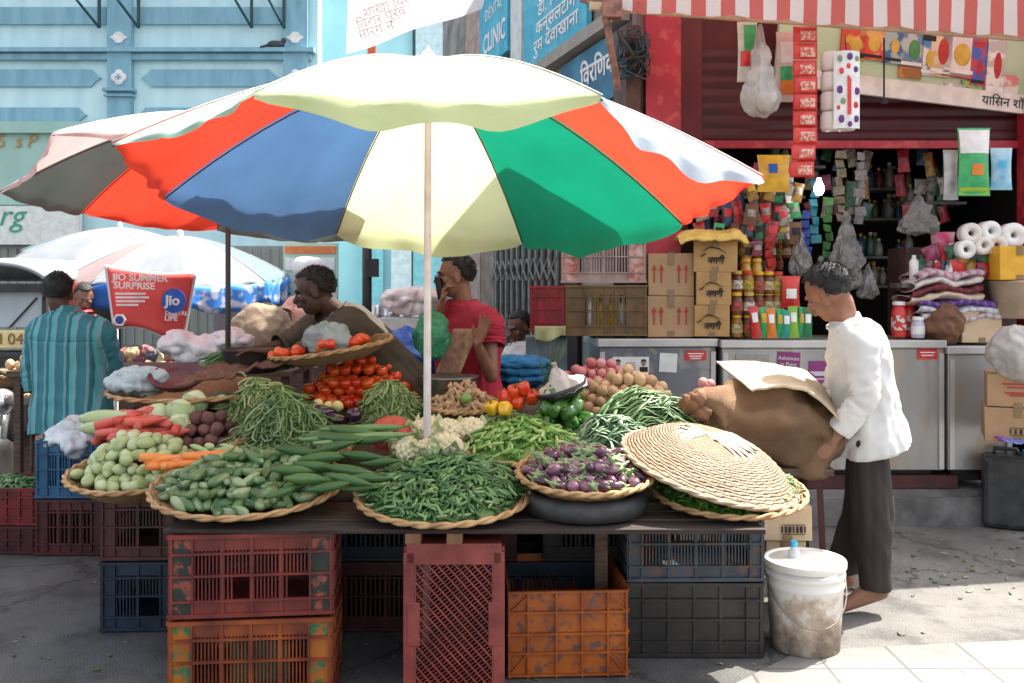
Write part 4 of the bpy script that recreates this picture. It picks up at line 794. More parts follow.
crate('plastic_crate', 'dark maroon crate at the left edge under the open red crate', 'crate', (.42, .4, .15), (A.x, 5.15 + .2, .006), R(-3), mmar, slat=.02, full=True)
# upright crate, open side away: diagonal lattice bottom faces us
A = P(454, 540, 3.3); w_ = .352
cr5 = E('plastic_crate', 'salmon red crate standing on end with a diagonal lattice base facing forward', 'crate', (A.x, 3.3, .006), 'plastic crates', rot=(R(-1), 0, R(1)))
H5 = .555; mb = MB(); t = .02
mb.box((-w_ / 2 + .02, .0, H5 / 2), (.04, .02, H5 - .06)); mb.box((w_ / 2 - .02, .0, H5 / 2), (.04, .02, H5 - .06)); mb.box((0, .0, .03), (w_ - .02, .02, .06)); mb.box((0, .0, H5 - .035), (w_ - .02, .02, .07))
mb.box((0, -.006, H5 - .07), (w_ - .07, .012, .006)); mb.box((0, -.006, .065), (w_ - .07, .012, .006))
for sx in (-1, 1): mb.box((sx * (w_ / 2 - .035), -.006, H5 * .5), (.045, .014, .15)); mb.box((sx * (w_ / 2 - .042), -.005, H5 / 2), (.006, .012, H5 - .14))
for (y0, zz) in ((.16, 0), ):
    mb.box((-w_ / 2 + .006, y0, H5 / 2), (.012, .3, H5 - .03)); mb.box((w_ / 2 - .006, y0, H5 / 2), (.012, .3, H5 - .03)); mb.box((0, y0, H5 - .008), (w_ - .02, .3, .012)); mb.box((0, y0, .008), (w_ - .02, .3, .012))
mb.build('shell', msal, cr5, bevel=.004)
mb = MB(); x0, x1, z0, z1 = -w_ / 2 + .04, w_ / 2 - .04, .065, H5 - .07
def clipd(x, z, dx, dz, y, w2, q):
    ts = []
    t0_, t1_ = -9, 9
    for (p, d_, lo_, hi_) in ((x, dx, x0, x1), (z, dz, z0, z1)):
        if abs(d_) < 1e-6: continue
        a, b_ = (lo_ - p) / d_, (hi_ - p) / d_
        if a > b_: a, b_ = b_, a
        t0_ = max(t0_, a); t1_ = min(t1_, b_)
    if t1_ > t0_ + .01: q.bar((x + dx * t0_, y, z + dz * t0_), (x + dx * t1_, y, z + dz * t1_), w2, w2)
for k in range(-14, 22): clipd(x0, z0 + k * .036, .66, -.75, -.006, .005, mb)
mb2 = MB()
for k in range(-22, 40): clipd(x0, z0 + k * .0155, .8, .6, .004, .0055, mb2)
mb.build('diagonal_ribs', msal, cr5); mb2.build('fine_lattice', mred, cr5)
# orange crate
cr6 = E('plastic_crate', 'bright orange grid crate, open and empty, in the middle under the table', 'crate', (0, 0, 0), 'plastic crates')
w_, d, h = .437, .50, .315; A = G(568, 679); cr6.location = (A.x, A.y + .02, .006); cr6.rotation_euler = (0, 0, R(3))
mb = MB(); mi = MB()
for (c, s_) in (((0, 0, h / 2), (w_, .012, h)), ((0, d, h / 2), (w_, .012, h)), ((-w_ / 2, d / 2, h / 2), (.012, d, h)), ((w_ / 2, d / 2, h / 2), (.012, d, h))): mi.box(c, s_)
mi.box((0, d / 2, .012), (w_ - .01, d - .01, .01))
for z in (.008, .09, .16, .24, h): mb.box((0, -.012, z), (w_ + .012, .016, .008)); mb.box((w_ / 2 + .008, d / 2, z), (.012, d, .008))
for f in (-.5, -.34, -.1, .12, .34, .5): mb.box((f * w_, -.012, h / 2), (.007, .018, h))
for f in (.2, .4, .6, .8): mb.box((w_ / 2 + .009, d * f, h / 2), (.012, .007, h))
for (a, b_) in (((-.5, .24), (-.34, .3)), ((-.5, .01), (-.34, .09)), ((.5, .24), (.34, .3)), ((.5, .01), (.34, .09))): mb.bar((a[0] * w_, -.012, a[1]), (b_[0] * w_, -.012, b_[1]), .012, .006)
mi.build('walls', plas('crate_orange_stained', (.66, .17, .012), (.5, .11, .012), (.12, .06, .05)), cr6); mb.build('ribs', mora, cr6)
# right pair
A = P(695, 560, 3.72); 
crate('plastic_crate', 'grey blue slatted crate under the lidded basket, upper of its pair', 'crate', (.525, .36, .295), (A.x, 3.72 + .18, .30), R(1), mgb, slat=.0125, post=.05, cut=((.32, .48, .5, .8),))
crate('plastic_crate', 'dark grey brown solid crate on the ground under the grey blue crate', 'crate', (.525, .36, .29), (A.x, 3.72 + .18, .006), R(-.5), mblk, slat=.02, post=.06, full=True)
# dark crates further under the table
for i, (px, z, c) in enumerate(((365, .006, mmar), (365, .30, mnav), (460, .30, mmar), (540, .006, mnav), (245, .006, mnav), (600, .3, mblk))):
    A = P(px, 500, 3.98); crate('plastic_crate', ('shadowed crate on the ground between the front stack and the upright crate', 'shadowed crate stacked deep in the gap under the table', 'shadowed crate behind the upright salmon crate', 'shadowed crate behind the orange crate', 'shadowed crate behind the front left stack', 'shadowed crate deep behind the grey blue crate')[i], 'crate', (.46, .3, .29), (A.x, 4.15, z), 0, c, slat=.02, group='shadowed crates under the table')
# crates standing on the freezer
A = P(605, 283, 5.95); cwh = plas('crate_pale_pink', (.6, .42, .36), (.5, .3, .26)); cbr = plas('crate_mustard', (.26, .14, .04), (.16, .08, .03))
crate('plastic_crate', 'pale pink slatted crate, topmost on the steel freezer', 'crate', (.52, .34, .33), P(605, 283, 6.0) + Vector((0, .15, 0)), R(-4), cwh, mat('post_red_white', (.6, .4, .36), (.4, .08, .06), .5, 25), slat=.017, post=.1)
crate('plastic_crate', 'mustard brown crate of bottles under the pale pink crate', 'crate', (.5, .34, .32), P(607, 336, 5.95) + Vector((0, .17, 0)), R(-3), cbr, slat=.03, post=.12)
for i in range(8): o = MB().lathe([(.028, 0), (.028, .15), (.012, .19), (.012, .22)], 10).build('bottle', (white, oil, yl)[i % 3], None, True); o.location = P(590 + (i % 4) * 11, 331, 6.0) + Vector((0, .08 * (i // 4), 0)); tag(o, 'bottle standing inside the mustard brown crate', 'bottle', 'bottles in the mustard crate')
crate('plastic_crate', 'small bright red crate at the left end of the freezer', 'crate', (.2, .28, .29), P(550, 332, 5.95) + Vector((0, .14, 0)), R(-8), plas('crate_scarlet', (.45, .01, .025), (.3, .01, .02)), full=True, post=.03)
mb = MB(); c0 = P(550, 326, 5.9); mb.grid(lambda u, v: c0 + Vector(((u - .5) * .19, -.02 + .02 * math.sin(u * 9) * v, -.1 * v * (.8 + .2 * math.sin(u * 5)))), 14, 6); tag(mb.build('yellow_cloth', mat('pale_yellow_cloth', (.6, .58, .3), None, .8, trans=.3), None, True, thick=.004, off=c0), 'pale yellow cloth hanging below the bright red crate', 'cloth').location = c0
# stone ledge under the red crate (freezer's left neighbour)
mb = MB(); a_ = P(534, 333, 6.1); mb.box((a_.x + .08, 6.2, a_.z / 2 - .01), (.26, .3, a_.z - .03)); tag(mb.build('counter_block', mat('blue_grey_block', (.16, .2, .25), (.1, .13, .17), .6)), 'blue grey block standing left of the dented freezer', 'block')
# ------------------------------------------------------------------ display table
jute = mat('jute_cover', (.07, .045, .03), (.03, .02, .015), .95, 14, .6, 90)
dt = E('vegetable_table', 'long sloping vegetable display table of worn planks covered with dark jute', 'table', (-.3, 3.3, 0))
def surf(Y): return .535 + .2 * (Y - 3.3)
MB().grid(lambda u, v: (-(1.2 + .75 * min(1, max(0, v * 4 - 1.2))) + (2.0 + .75 * min(1, max(0, v * 4 - 1.2))) * u, 3.72 + 1.26 * v, surf(3.72 + 1.26 * v) - .004 - .03 * max(0, .3 - u) + .006 * noise.noise(Vector((u * 18, v * 12, 0)))), 80, 40).build('jute_cover', jute, dt, True, root=dt, thick=.012)
mb = MB(); mb.box((-.165, 3.36, .604), (2.09, .13, .016), jit=.002); mb.build('plank', mat('plank_dark', (.05, .032, .026), (.022, .015, .012), .8, 8, .4, 40, stretch=(1, 8, 8)), dt, root=dt, bevel=.003)
for k in range(3): mb = MB(); mb.box((-.165, 3.5 + k * .14, .603), (2.08, .13, .015), jit=.002); mb.build('plank', wood, dt, root=dt)
for x in (-.75, -.2, .35): mb = MB(); mb.box((x, 3.75, .3), (.05, .05, .59)); mb.build('leg', wood, dt, root=dt); mb = MB(); mb.box((x, 4.85, .42), (.05, .05, .84)); mb.build('leg', wood, dt, root=dt)
MB().grid(lambda u, v: (-1.85 + 2.6 * u, 4.36 + .03 * math.sin(u * 40), .0 + .76 * v), 90, 4).build('curtain', mat('dark_sacking', (.012, .01, .009), None, .95), dt, True, root=dt)  # added near-black sheet standing in for the deep shade under the table
for px in (414, 455):
    o = tag(MB().box((0, 0, .02), (.055, .08, .045), bev=0).build('wood_block', mat('pale_wood', (.3, .17, .09), (.2, .1, .05), .8), bevel=.004), 'wooden block wedged under the plank, %s of two above the upright crate' % ('left' if px < 430 else 'right'), 'block'); o.location = P(px, 541, 3.34)
# ------------------------------------------------------------------ woven baskets
bam = woven('bamboo', (.50, .31, .14), (.30, .16, .065), (.09, .045, .02), .0105, 44, 1.5); bamr = mat('bamboo_rim', (.48, .3, .14), (.3, .17, .07), .7, 20, .3, 80)
bams = woven('bamboo_pale', (.40, .27, .165), (.20, .12, .07), (.08, .045, .028), .0098, 40, 0)
bamsr = mat('bamboo_pale_rim', (.42, .30, .19), (.28, .19, .11), .7, 20, .3, 80)
def weave_profile(Rr, dep, nr): 
    pr = [(Rr * .02, 0), (Rr * .3, 0), (Rr * .55, dep * .03)]
    for j in range(nr): t_ = (j + 1) / nr; pr.append((Rr * (.55 + .45 * t_ ** .8), dep * (.03 + .97 * t_ ** 1.15)))
    return pr
def basket(label, c, Rr, dep=.1, tilt=.14, tz=0, seg=84, m=None, ty=0, group='woven bamboo baskets', name='bamboo_basket', sy=1):
    """c = centre of the rim plane"""
    Mt = Euler((tilt, ty, tz)).to_matrix(); o = E(name, label, 'basket', Vector(c) - Mt @ Vector((0, 0, dep)), group, rot=(tilt, ty, tz)); o.scale = (1, sy, 1)
    nr = 12; pr = weave_profile(Rr, dep, nr)
    amp = lambda j, k: (.0032 if ((k // 2) + j) % 2 else -.0032) if j > 2 else 0
    mb = MB(); mb.lathe(pr, seg, amp=amp, close=True); inner = [(r_ - .01, z + .006) for r_, z in pr]; inner[0] = (.001, .006); mb.lathe(inner, seg, amp=amp, close=True)
    mb.build('weave', m or bam, o, True)
    mb = MB(); pts = []; n_ = 90
    for s_, off_ in ((0, 0), (PI, 0)):
        pts = [Vector(((Rr + .006 * math.cos(k * .9 + s_)) * math.cos(2 * PI * k / n_), (Rr + .006 * math.cos(k * .9 + s_)) * math.sin(2 * PI * k / n_), dep + .006 * math.sin(k * .9 + s_))) for k in range(n_ + 1)]; mb.tube(pts, .0075, 6)
    mb.build('rim', bamr, o, True); return o
def bk_px(label, xl, xr, cy, dep=.1, Y=None, **k):
    Y = Y or SY(cy); c = P((xl + xr) / 2, cy, Y); basket(label, c, (xr - xl) / 2 * Y / F, dep, **k); return c, (xr - xl) / 2 * Y / F
B1 = bk_px('front left bamboo basket of cucumbers on the brick red crate', 155, 342, 483, .07)
B2_ = bk_px('front middle bamboo basket heaped with green beans', 357, 530, 492, .065)
B3 = bk_px('bamboo basket of small purple brinjals raised on a black ring', 517, 653, 471, .075, Y=3.55)
B4 = bk_px('bamboo basket of pale green gourds at the left end', 71, 205, 470, .09, Y=3.95)
B5 = bk_px('wide shallow basket holding a maroon bowl and brown sacking at the rear left', 113, 275, 389, .07, tilt=.03)
B8 = bk_px('small basket of ginger behind the white pole', 428, 498, 404, .05)
B9 = bk_px('small basket of green peas and chillies beside the cauliflowers', 463, 578, 446, .06)
B11 = bk_px('bamboo basket half buried under the long beans in the centre', 228, 350, 448, .06)
B10 = bk_px('bottom bamboo basket of coriander under the slanting lid', 652, 803, 489, .06, Y=3.62)
# ------------------------------------------------------------------ produce
def spot(xl, xr, yt, yb, ratio=.6, base=None, Y=None):
    c = yb
    for _ in range(6):
        Yc = Y or 1.57 / ((c - YH) / F + .2); s_ = F / Yc; ax = (xr - xl) / 2 / s_; ay = ax * ratio; c = yb - .36 * ay * s_
    ctr = P((xl + xr) / 2, c, Yc); return ctr, ax, ay, max(.03, (c - yt) / s_)
TM = Matrix.Rotation(.19, 3, 'X')
first_use = {}
def put(proto, loc, rot, s, label, cat, group):
    o = proto if not first_use.get(proto.name) else dup(proto); first_use[proto.name] = True
    o.location = loc; o.rotation_euler = rot; o.scale = s if hasattr(s, '__len__') else (s, s, s); tag(o, label, cat, group); return o
def pile(protos, sp, d, label, cat, group, L=None, orient='any', dz=.78, jit=.18, yaw=.3, pitch=.12, keep=1, maxn=300, hp=.55):
    ctr, ax, ay, H = sp; L = L or d; n_ = 0; k = 0; lay = int(H / (d * dz)) + 1
    while k < lay:
        f = max(0, 1 - (k * d * dz / H)) ** hp if k else 1; fx_, fy_ = ax * f - d * .35, ay * f - L * .25
        f2 = max(0, 1 - ((k + 2) * d * dz / H)) ** hp if (k + 2) < lay else 0
        sx, sy = (d, L) if orient != 'side' else (L, d)
        ny = max(0, int(fy_ / (sy * .9))); 
        for j in range(-ny, ny + 1):
            y = j * sy * .9 + (k % 2) * sy * .3
            nx = int(max(fx_, 0) / sx) + 1
            for i in range(-nx, nx + 1):
                x = (i + .5 * (j % 2)) * sx * .98 + (k % 2) * sx * .4
                q = (x / max(fx_, 1e-3)) ** 2 + (y / max(fy_, sy * .5)) ** 2
                if q > 1.02 and not (nx == 0 and ny == 0): continue
                if f2 and (x / (ax * f2)) ** 2 + (y / (ay * f2)) ** 2 < .6 and y > -ay * .3: continue
                if random.random() > keep or n_ >= maxn: continue
                p = ctr + TM @ Vector((x + U(-jit, jit) * sx * .5, y + U(-jit, jit) * sy * .5, 0)) + Vector((0, 0, d * .45 + k * d * dz + U(-.1, .1) * d))
                if orient == 'any': r_ = (U(-3, 3), U(-3, 3), U(-3, 3))
                elif orient == 'up': r_ = (U(-.5, .7), U(-.5, .5), U(-3, 3))
                elif orient == 'side': r_ = (U(-pitch, pitch), U(-pitch, pitch), PI / 2 + U(-yaw, yaw))
                else: r_ = (U(-pitch, pitch) + .1, U(-pitch, pitch), U(-yaw, yaw))
                s_ = U(.86, 1.12); put(random.choice(protos), p, r_, (s_, s_ * U(.9, 1.1), s_), label, cat, group); n_ += 1
        k += 1
    return n_
def fruit(name, m, r, bump=0, seed=0, n=14, mm=9, k=1): return MB().ell((0, 0, 0), r, n=n, m=mm, bump=bump, seed=seed).build(name, m, None, True)
def pod(name, m, L, prof, curve=0, n=10, tipm=None, tipn='stem'):
    """long vegetable along Y; prof = radii along length"""
    k = len(prof); pts = [Vector((curve * math.sin(PI * i / (k - 1)), -L / 2 + L * i / (k - 1), 0)) for i in range(k)]
    o = MB().tube(pts, prof, n).build(name, m, None, True)
    if tipm: MB().tube([pts[-1], pts[-1] + Vector((0, .012, .004)), pts[-1] + Vector((0, .03, .01))], [prof[-1] * 1.3, prof[-1] * .7, .004], 7).build(tipn, tipm, o, True)
    return o
stemg = mat('stem_green', (.08, .16, .04), (.12, .2, .06), .6)
mtom = mat('tomato_red', (.66, .025, .01), (.80, .14, .012), .22, 3, rand=True, coat=.3)
tom = []
for sd in range(2):
    o = MB().lathe([(.001, -.026), (.014, -.026), (.028, -.014), (.034, .002), (.029, .018), (.015, .026), (.004, .022)], 14, close=True, amp=lambda j, k: .001 * math.cos(k * 2 * PI / 14 * 5) * (j not in (0, 6))).build('tomato', mtom, None, True)
    mb = MB(); [mb.tube([(0, 0, .024), (.01 * math.cos(a * 1.257), .01 * math.sin(a * 1.257), .027)], [.003, .001], 5) for a in range(5)]; mb.build('calyx', stemg, o, True); tom.append(o)
pile(tom, spot(300, 420, 364, 412, .6), .062, 'ripe tomato in the bright heap beside the brown shirted vendor', 'tomato', 'tomatoes in the heap', orient='up', hp=.36, dz=.7)
b6c = P(330, 352, 4.75)
basket('long shallow basket tipped up to the right before the leaning vendor', P(331, 347, 4.72), 61 * 4.72 / F, .07, .08, 0, ty=-.15, sy=.8)
for i in range(26):
    a = U(0, 6.28); r_ = U(0, 1) ** .5; put(random.choice(tom), P(325, 347, 4.72) + Vector((r_ * .24 * math.cos(a) - .02, r_ * .16 * math.sin(a), .0 + .12 * .19 * math.cos(a) * r_ * 2 + U(0, .025) - .01)), (U(-.5, .5), U(-.5, .5), U(0, 6)), U(.85, 1), 'tomato in the long basket in front of the leaning vendor', 'tomato', 'tomatoes in the tipped basket')
mb = MB(); mb.ell((0, 0, .02), (.11, .09, .07), bump=.3, seed=6, n=20, m=12); o = tag(mb.build('plastic_bag', mat('blue_film', (.35, .45, .48), (.5, .6, .62), .25, 12, .4, 25, alpha=.55), None, True), 'pale blue film bag over tomatoes in the long basket', 'bag'); o.location = P(326, 342, 4.68)
# cucumbers, front left
mcuc = mat('cucumber_green', (.025, .075, .02), (.13, .22, .08), .35, 7, .1, 80, rand=True, c3=(.28, .36, .2), stretch=(1, .3, 1))
cuc = [pod('cucumber', mcuc, .10, [.007, .017, .0205, .021, .0205, .017, .007], .003, tipm=stemg), pod('cucumber', mcuc, .085, [.006, .014, .017, .018, .017, .014, .006], -.004, tipm=stemg)]
pile(cuc, (B1[0] + Vector((-.0, .01, -.012)), B1[1] * .93, B1[1] * .85, .095), .037, 'small dark green cucumber in the front left basket', 'cucumber', 'cucumbers in the front left basket', L=.078, orient='t', yaw=1.1, pitch=.35, maxn=220)
mgou = mat('ridge_gourd_green', (.03, .085, .02), (.06, .14, .035), .4, 6, .2, 40, rand=True, stretch=(3, .4, 3))
gou = [pod('ridge_gourd', mgou, .26, [.008, .014, .021, .026, .027, .025, .02, .012, .005], .02, 12, tipm=stemg), pod('ridge_gourd', mgou, .22, [.008, .016, .023, .025, .024, .02, .012, .005], -.015, 12, tipm=stemg)]
for i, (px, py, Y, yw, s_) in enumerate(((300, 470, 3.5, 1.1, 1), (325, 458, 3.6, 1.25, 1.1), (350, 470, 3.5, 1.3, 1), (335, 447, 3.7, 1.3, 1.15), (362, 455, 3.62, 1.35, 1), (310, 480, 3.42, 1.0, 1), (370, 478, 3.48, 1.35, .9), (300, 452, 3.7, 1.5, 1), (345, 438, 3.78, 1.4, 1.15), (372, 440, 3.76, 1.5, 1), (330, 486, 3.4, 1.3, .9), (360, 488, 3.45, 1.45, .9), (318, 466, 3.52, 1.2, .9), (380, 462, 3.6, 1.4, .8), (352, 430, 3.86, 1.5, 1), (325, 436, 3.84, 1.6, 1), (285, 490, 3.4, .9, .7), (350, 480, 3.42, 1.2, .9))):
    put(gou[i % 2], P(px, py, Y), (U(-.25, .25), U(-.2, .1), -yw + U(-.3, .3)), s_ * U(.66, .88), 'long green gourd in the stack between the cucumbers and the green beans', 'gourd', 'long green gourds stacked at the centre')
for i, (px, py) in enumerate(((365, 413 + 18), (340, 427), (312, 425), (330, 421), (355, 424))):
    pass
mlg = mat('smooth_gourd', (.13, .24, .08), (.2, .3, .13), .4, 6, rand=True); lg = pod('smooth_gourd', mlg, .4, [.008, .012, .015, .017, .018, .018, .016, .012, .006], .015, 10, tipm=stemg)
for i, (px, py) in enumerate(((352, 432), (362, 428), (342, 438), (370, 436), (356, 441))): put(lg, P(px, py, 3.92 - i * .03), (0, -.08, -1.45 + .05 * i), .85, 'slim pale green gourd lying behind the long green gourds', 'gourd', 'slim pale gourds')
# pale gourds on the left
mpg = mat('pale_gourd', (.34, .42, .18), (.48, .52, .30), .35, 6, rand=True, c3=(.26, .34, .13))
pg_ = [pod('pale_gourd', mpg, .095, [.008, .020, .025, .026, .025, .021, .01], 0, 12), pod('pale_gourd', mpg, .085, [.008, .019, .024, .025, .024, .018, .008], .003, 12)]
pile(pg_, (B4[0] + Vector((-.0, .01, -.015)), B4[1] * .95, B4[1] * .84, .15), .051, 'pale green round-ended gourd in the left basket', 'gourd', 'pale gourds in the left basket', L=.075, orient='t', yaw=.8, pitch=.25)
mbg = mat('bottle_gourd', (.42, .5, .27), (.36, .44, .22), .35, 4); bgp = pod('bottle_gourd', mbg, .34, [.012, .03, .038, .04, .038, .035, .033, .03, .02, .006], .01, 14, tipm=stemg)
put(bgp, P(118, 418, 4.35), (0, 0, -PI / 2 + .1), 1, 'largest pale bottle gourd lying at the back of the left produce', 'gourd', None); put(bgp, P(110, 428, 4.28), (0, 0, -PI / 2 + .05), .8, 'bottle gourd lying in front of the largest one', 'gourd', None)
mb_ = mat('cabbage_pale', (.45, .55, .32), (.6, .66, .48), .5, 5, .3, 14, rand=True)
def cabbage():
    o = MB().ell((0, 0, 0), (.062, .062, .058), n=22, m=14, bump=.1, seed=1).build('cabbage', mb_, None, True)
    for k in range(4):
        a = k * 1.6; MB().grid(lambda u, v: Matrix.Rotation(a, 3, 'Z') @ (Matrix.Rotation(.3, 3, 'X') @ Vector((math.sin((u - .5) * 1.7) * math.cos((v - .5) * 1.5) * .0655, -math.cos((u - .5) * 1.7) * math.cos((v - .5) * 1.5) * .0655, math.sin((v - .5) * 1.5) * .064))), 8, 8).build('outer_leaf', mat('cabbage_leaf', (.3, .42, .18), (.42, .52, .28), .5, 9, .3, 30), o, True, thick=.002)
    return o
cab = cabbage()
for i, (px, py, s_, r_) in enumerate(((158, 416, 1, 0), (180, 412, 1, 2), (195, 402, .95, 1), (180, 426, 1.0, 3), (222, 403, .7, 4))): put(cab, P(px, py, 4.32 - .05 * (i == 3) + .15 * (i == 2) + .25 * (i == 4)), (.2, .3, r_), s_, ('leftmost pale cabbage beside the bottle gourd', 'middle cabbage of the three at the left rear', 'palest cabbage highest in the left group', 'cabbage in front beside the beetroots', 'small white cabbage behind the pale long gourds')[i], 'cabbage', None)
put(pg_[0], P(188, 466, 3.88), (0, 0, .8), 1.1, 'pale gourd between the beetroots and carrots, left of two', 'gourd', None)
mrc = mat('red_carrot', (.55, .06, .04), (.65, .16, .12), .45, 10, rand=True); rc = [pod('red_carrot', mrc, .20, [.019, .021, .02, .017, .013, .009, .004], .008, 10), pod('red_carrot', mrc, .16, [.017, .019, .018, .015, .011, .007, .003], -.006, 10)]
pile(rc, spot(102, 178, 412, 446, .55), .034, 'pinkish red carrot in the heap behind the pale gourds', 'carrot', 'red carrots in the heap', L=.13, orient='t', yaw=1.0, pitch=.3)
for i in range(26): put(rc[i % 2], P(U(112, 178), 424 + U(-6, 12), 4.2 + U(-.06, .06)), (U(-.1, .3), U(-.1, .2), U(-1.6, 1.2)), 1, 'pinkish red carrot in the heap behind the pale gourds', 'carrot', 'red carrots in the heap')
moc = mat('orange_carrot', (.75, .19, .03), (.78, .3, .07), .4, 10, rand=True); oc = [pod('orange_carrot', moc, .21, [.018, .019, .018, .015, .012, .008, .003], .006, 10, tipm=stemg), pod('orange_carrot', moc, .17, [.016, .017, .016, .014, .01, .006, .003], -.006, 10)]
for i in range(30):
    px = U(165, 245); put(oc[i % 2], P(px, 462 - (px - 168) * .05 + U(-6, 5), 3.80 + U(-.04, .05)), (U(-.1, .15), U(-.1, .1), -U(.95, 1.5)), U(.8, 1.0), 'orange carrot in the bunch behind the cucumbers', 'carrot', 'orange carrots behind the cucumbers')
mbt = mat('beetroot_skin', (.075, .022, .025), (.2, .09, .075), .65, 6, .4, 30, rand=True); bt_ = [fruit('beetroot', mbt, (.032, .032, .03), .25, 3), fruit('beetroot', mbt, (.03, .03, .031), .25, 8)]
pile(bt_, spot(172, 244, 414, 452, .6), .06, 'dark round beetroot in the heap beside the red carrots', 'beetroot', 'beetroots in the heap')
mlc = mat('pale_long_cucumber', (.3, .42, .16), (.42, .52, .26), .4, 8, rand=True); lc_ = pod('long_gourd', mlc, .2, [.006, .014, .017, .018, .018, .016, .007], .006, 10)
pile([lc_], spot(192, 248, 398, 418, .5), .036, 'light green long gourd in the bunch behind the beetroots', 'gourd', 'light green long gourds', L=.18, orient='t', yaw=.5)
for i in range(22): put(lc_ if i % 2 else pg_[0], P(238 - U(0, 40), 446 + U(-2, 10), 3.95), (U(-.2, .2), 0, U(.9, 1.7)), U(.55, .75), 'small pale gourd between the beetroots and the orange carrots', 'gourd', 'small pale gourds') if i < 8 else None
# long beans and heaps of beans (uncountable)
def dome(x, y, ax, ay, H): return H * max(0, 1 - (x / ax) ** 2 - (y / ay) ** 2) ** .9 * (1 + .35 * noise.noise(Vector((x * 9, y * 9, H * 40))))
def beans(name, label, cat, sp, n_, L, r_, m, curl=.3, dirn=None, spread=PI, lift=.012, mound=True, blade=False, nseg=5):
    ctr, ax, ay, H = sp; mb = MB()
    if mound: mb.grid(lambda u, v: (lambda x, y: TM @ Vector((x, y, 0)) + Vector((0, 0, dome(x, y, ax, ay, H) - .006)))((u * 2 - 1) * ax, (v * 2 - 1) * ay * math.sqrt(max(0, 1 - (u * 2 - 1) ** 2))), 26, 16)
    for _ in range(n_):
        a = U(0, 2 * PI); q = U(0, 1) ** .5 * .97; x, y = ax * q * math.cos(a), ay * q * math.sin(a)
        th = (dirn if dirn is not None else U(0, PI)) + U(-spread, spread) / 2; off_ = U(-.3, 1) * lift; cu_ = U(-curl, curl); l_ = L * U(.7, 1.1); pts = []; xx, yy = x, y; th0 = th; pz = 0; sl_ = U(-.35, .12)
        for k in range(nseg + 1):
            pts.append(TM @ Vector((xx, yy, 0)) + Vector((0, 0, (dome(xx, yy, ax, ay, H) if k == 0 else max(dome(xx, yy, ax, ay, H), .35 * dome(xx, yy, ax, ay, H) + .65 * pz + sl_ * l_ / nseg * k)) + off_ + r_ + U(-.15, .15) * r_))); pz = dome(x, y, ax, ay, H); th0 += cu_ / nseg * 2; xx += math.cos(th0) * l_ / nseg; yy += math.sin(th0) * l_ / nseg
        mb.tube(pts, [r_ * .45] + [r_] * (nseg - 1) + [r_ * .35], 5, flat=.25 if blade else 1, up=(0, 0, 1) if blade else None)
    o = mb.build(name, m, None, True); o.location = ctr; return tag(o, label, cat, kind='stuff')
gb1 = bean('bean_deep_green', (.015, .06, .015), (.06, .15, .04), (.2, .32, .13), .35); gb2 = bean('bean_mid_green', (.03, .09, .02), (.11, .21, .06), (.3, .38, .19), .4); gb3 = bean('bean_light_green', (.07, .13, .03), (.18, .27, .08), (.38, .43, .2), .45); gb4 = bean('pea_bright', (.04, .14, .01), (.14, .3, .05), (.38, .5, .18), .35)
beans('long_beans', 'tall tangled heap of long green beans in the centre left', 'beans', spot(238, 334, 404, 462, .65), 430, .17, .005, gb2, 3.2, lift=.035)
beans('long_beans', 'paler tangled heap of light green beans behind the long beans', 'beans', spot(222, 306, 384, 434, .6), 400, .14, .0048, gb3, 3.0, lift=.03)
beans('cluster_beans', 'heap of cluster beans in front of the tomatoes', 'beans', spot(358, 422, 388, 426, .6), 420, .08, .0055, gb3, 1.2, lift=.028)
beans('green_beans', 'broad heap of chopped-looking green beans in the front middle basket', 'beans', (B2_[0] + Vector((0, .015, -.008)), B2_[1] * .92, B2_[1] * .88, .085), 1150, .06, .0062, gb1, .5, lift=.022)
beans('green_peas', 'bright green pea pods in the small basket beside cauliflowers', 'pea pods', (B9[0] + Vector((0, 0.01, -.008)), B9[1] * .92, B9[1] * .85, .08), 380, .06, .0078, gb4, .4, lift=.02)
beans('string_beans', 'bundle of thin string beans lying behind the pea pods', 'beans', spot(476, 528, 413, 442, .7), 230, .11, .005, gb3, .7, lift=.02)
beans('leaf_bundle', 'bundle of long grey green drumstick leaves before the potatoes', 'leaves', spot(588, 700, 398, 448, .6), 420, .15, .010, bean('leaf_grey_green', (.02, .07, .015), (.09, .19, .06), (.3, .42, .22), .5), .6, dirn=.35, spread=1.1, blade=True, lift=.03)
beans('leaf_bundle', 'low bed of blue green leaves behind the brinjals', 'leaves', spot(560, 660, 424, 462, .5), 420, .09, .010, bean('leaf_blue_green', (.03, .09, .035), (.11, .21, .1), (.3, .42, .26), .5), .8, dirn=.2, spread=1.8, blade=True, lift=.025)
beans('coriander', 'coriander leaves spilling from beneath the slanting lid', 'coriander', (B10[0] + Vector((-.01, .01, -.005)), B10[1] * .95, B10[1] * .88, .045), 1100, .045, .0065, bean('coriander_green', (.01, .07, .005), (.06, .18, .02), (.16, .32, .06)), 1.5, blade=True, lift=.03)
beans('spring_onions', 'sheaf of long dark green leaves lying before the white bags', 'leaves', (P(243, 366, 4.95), .26, .12, .06), 90, .34, .007, mat('leek_green', (.03, .10, .03), (.1, .2, .07), .5, 30), .2, dirn=.5, spread=.5)
beans('mixed_greens', 'mixed greens lying in the open red crate at the left edge', 'greens', (P(6, 492, 5.3), .18, .14, .06), 160, .08, .008, gb1, .8)
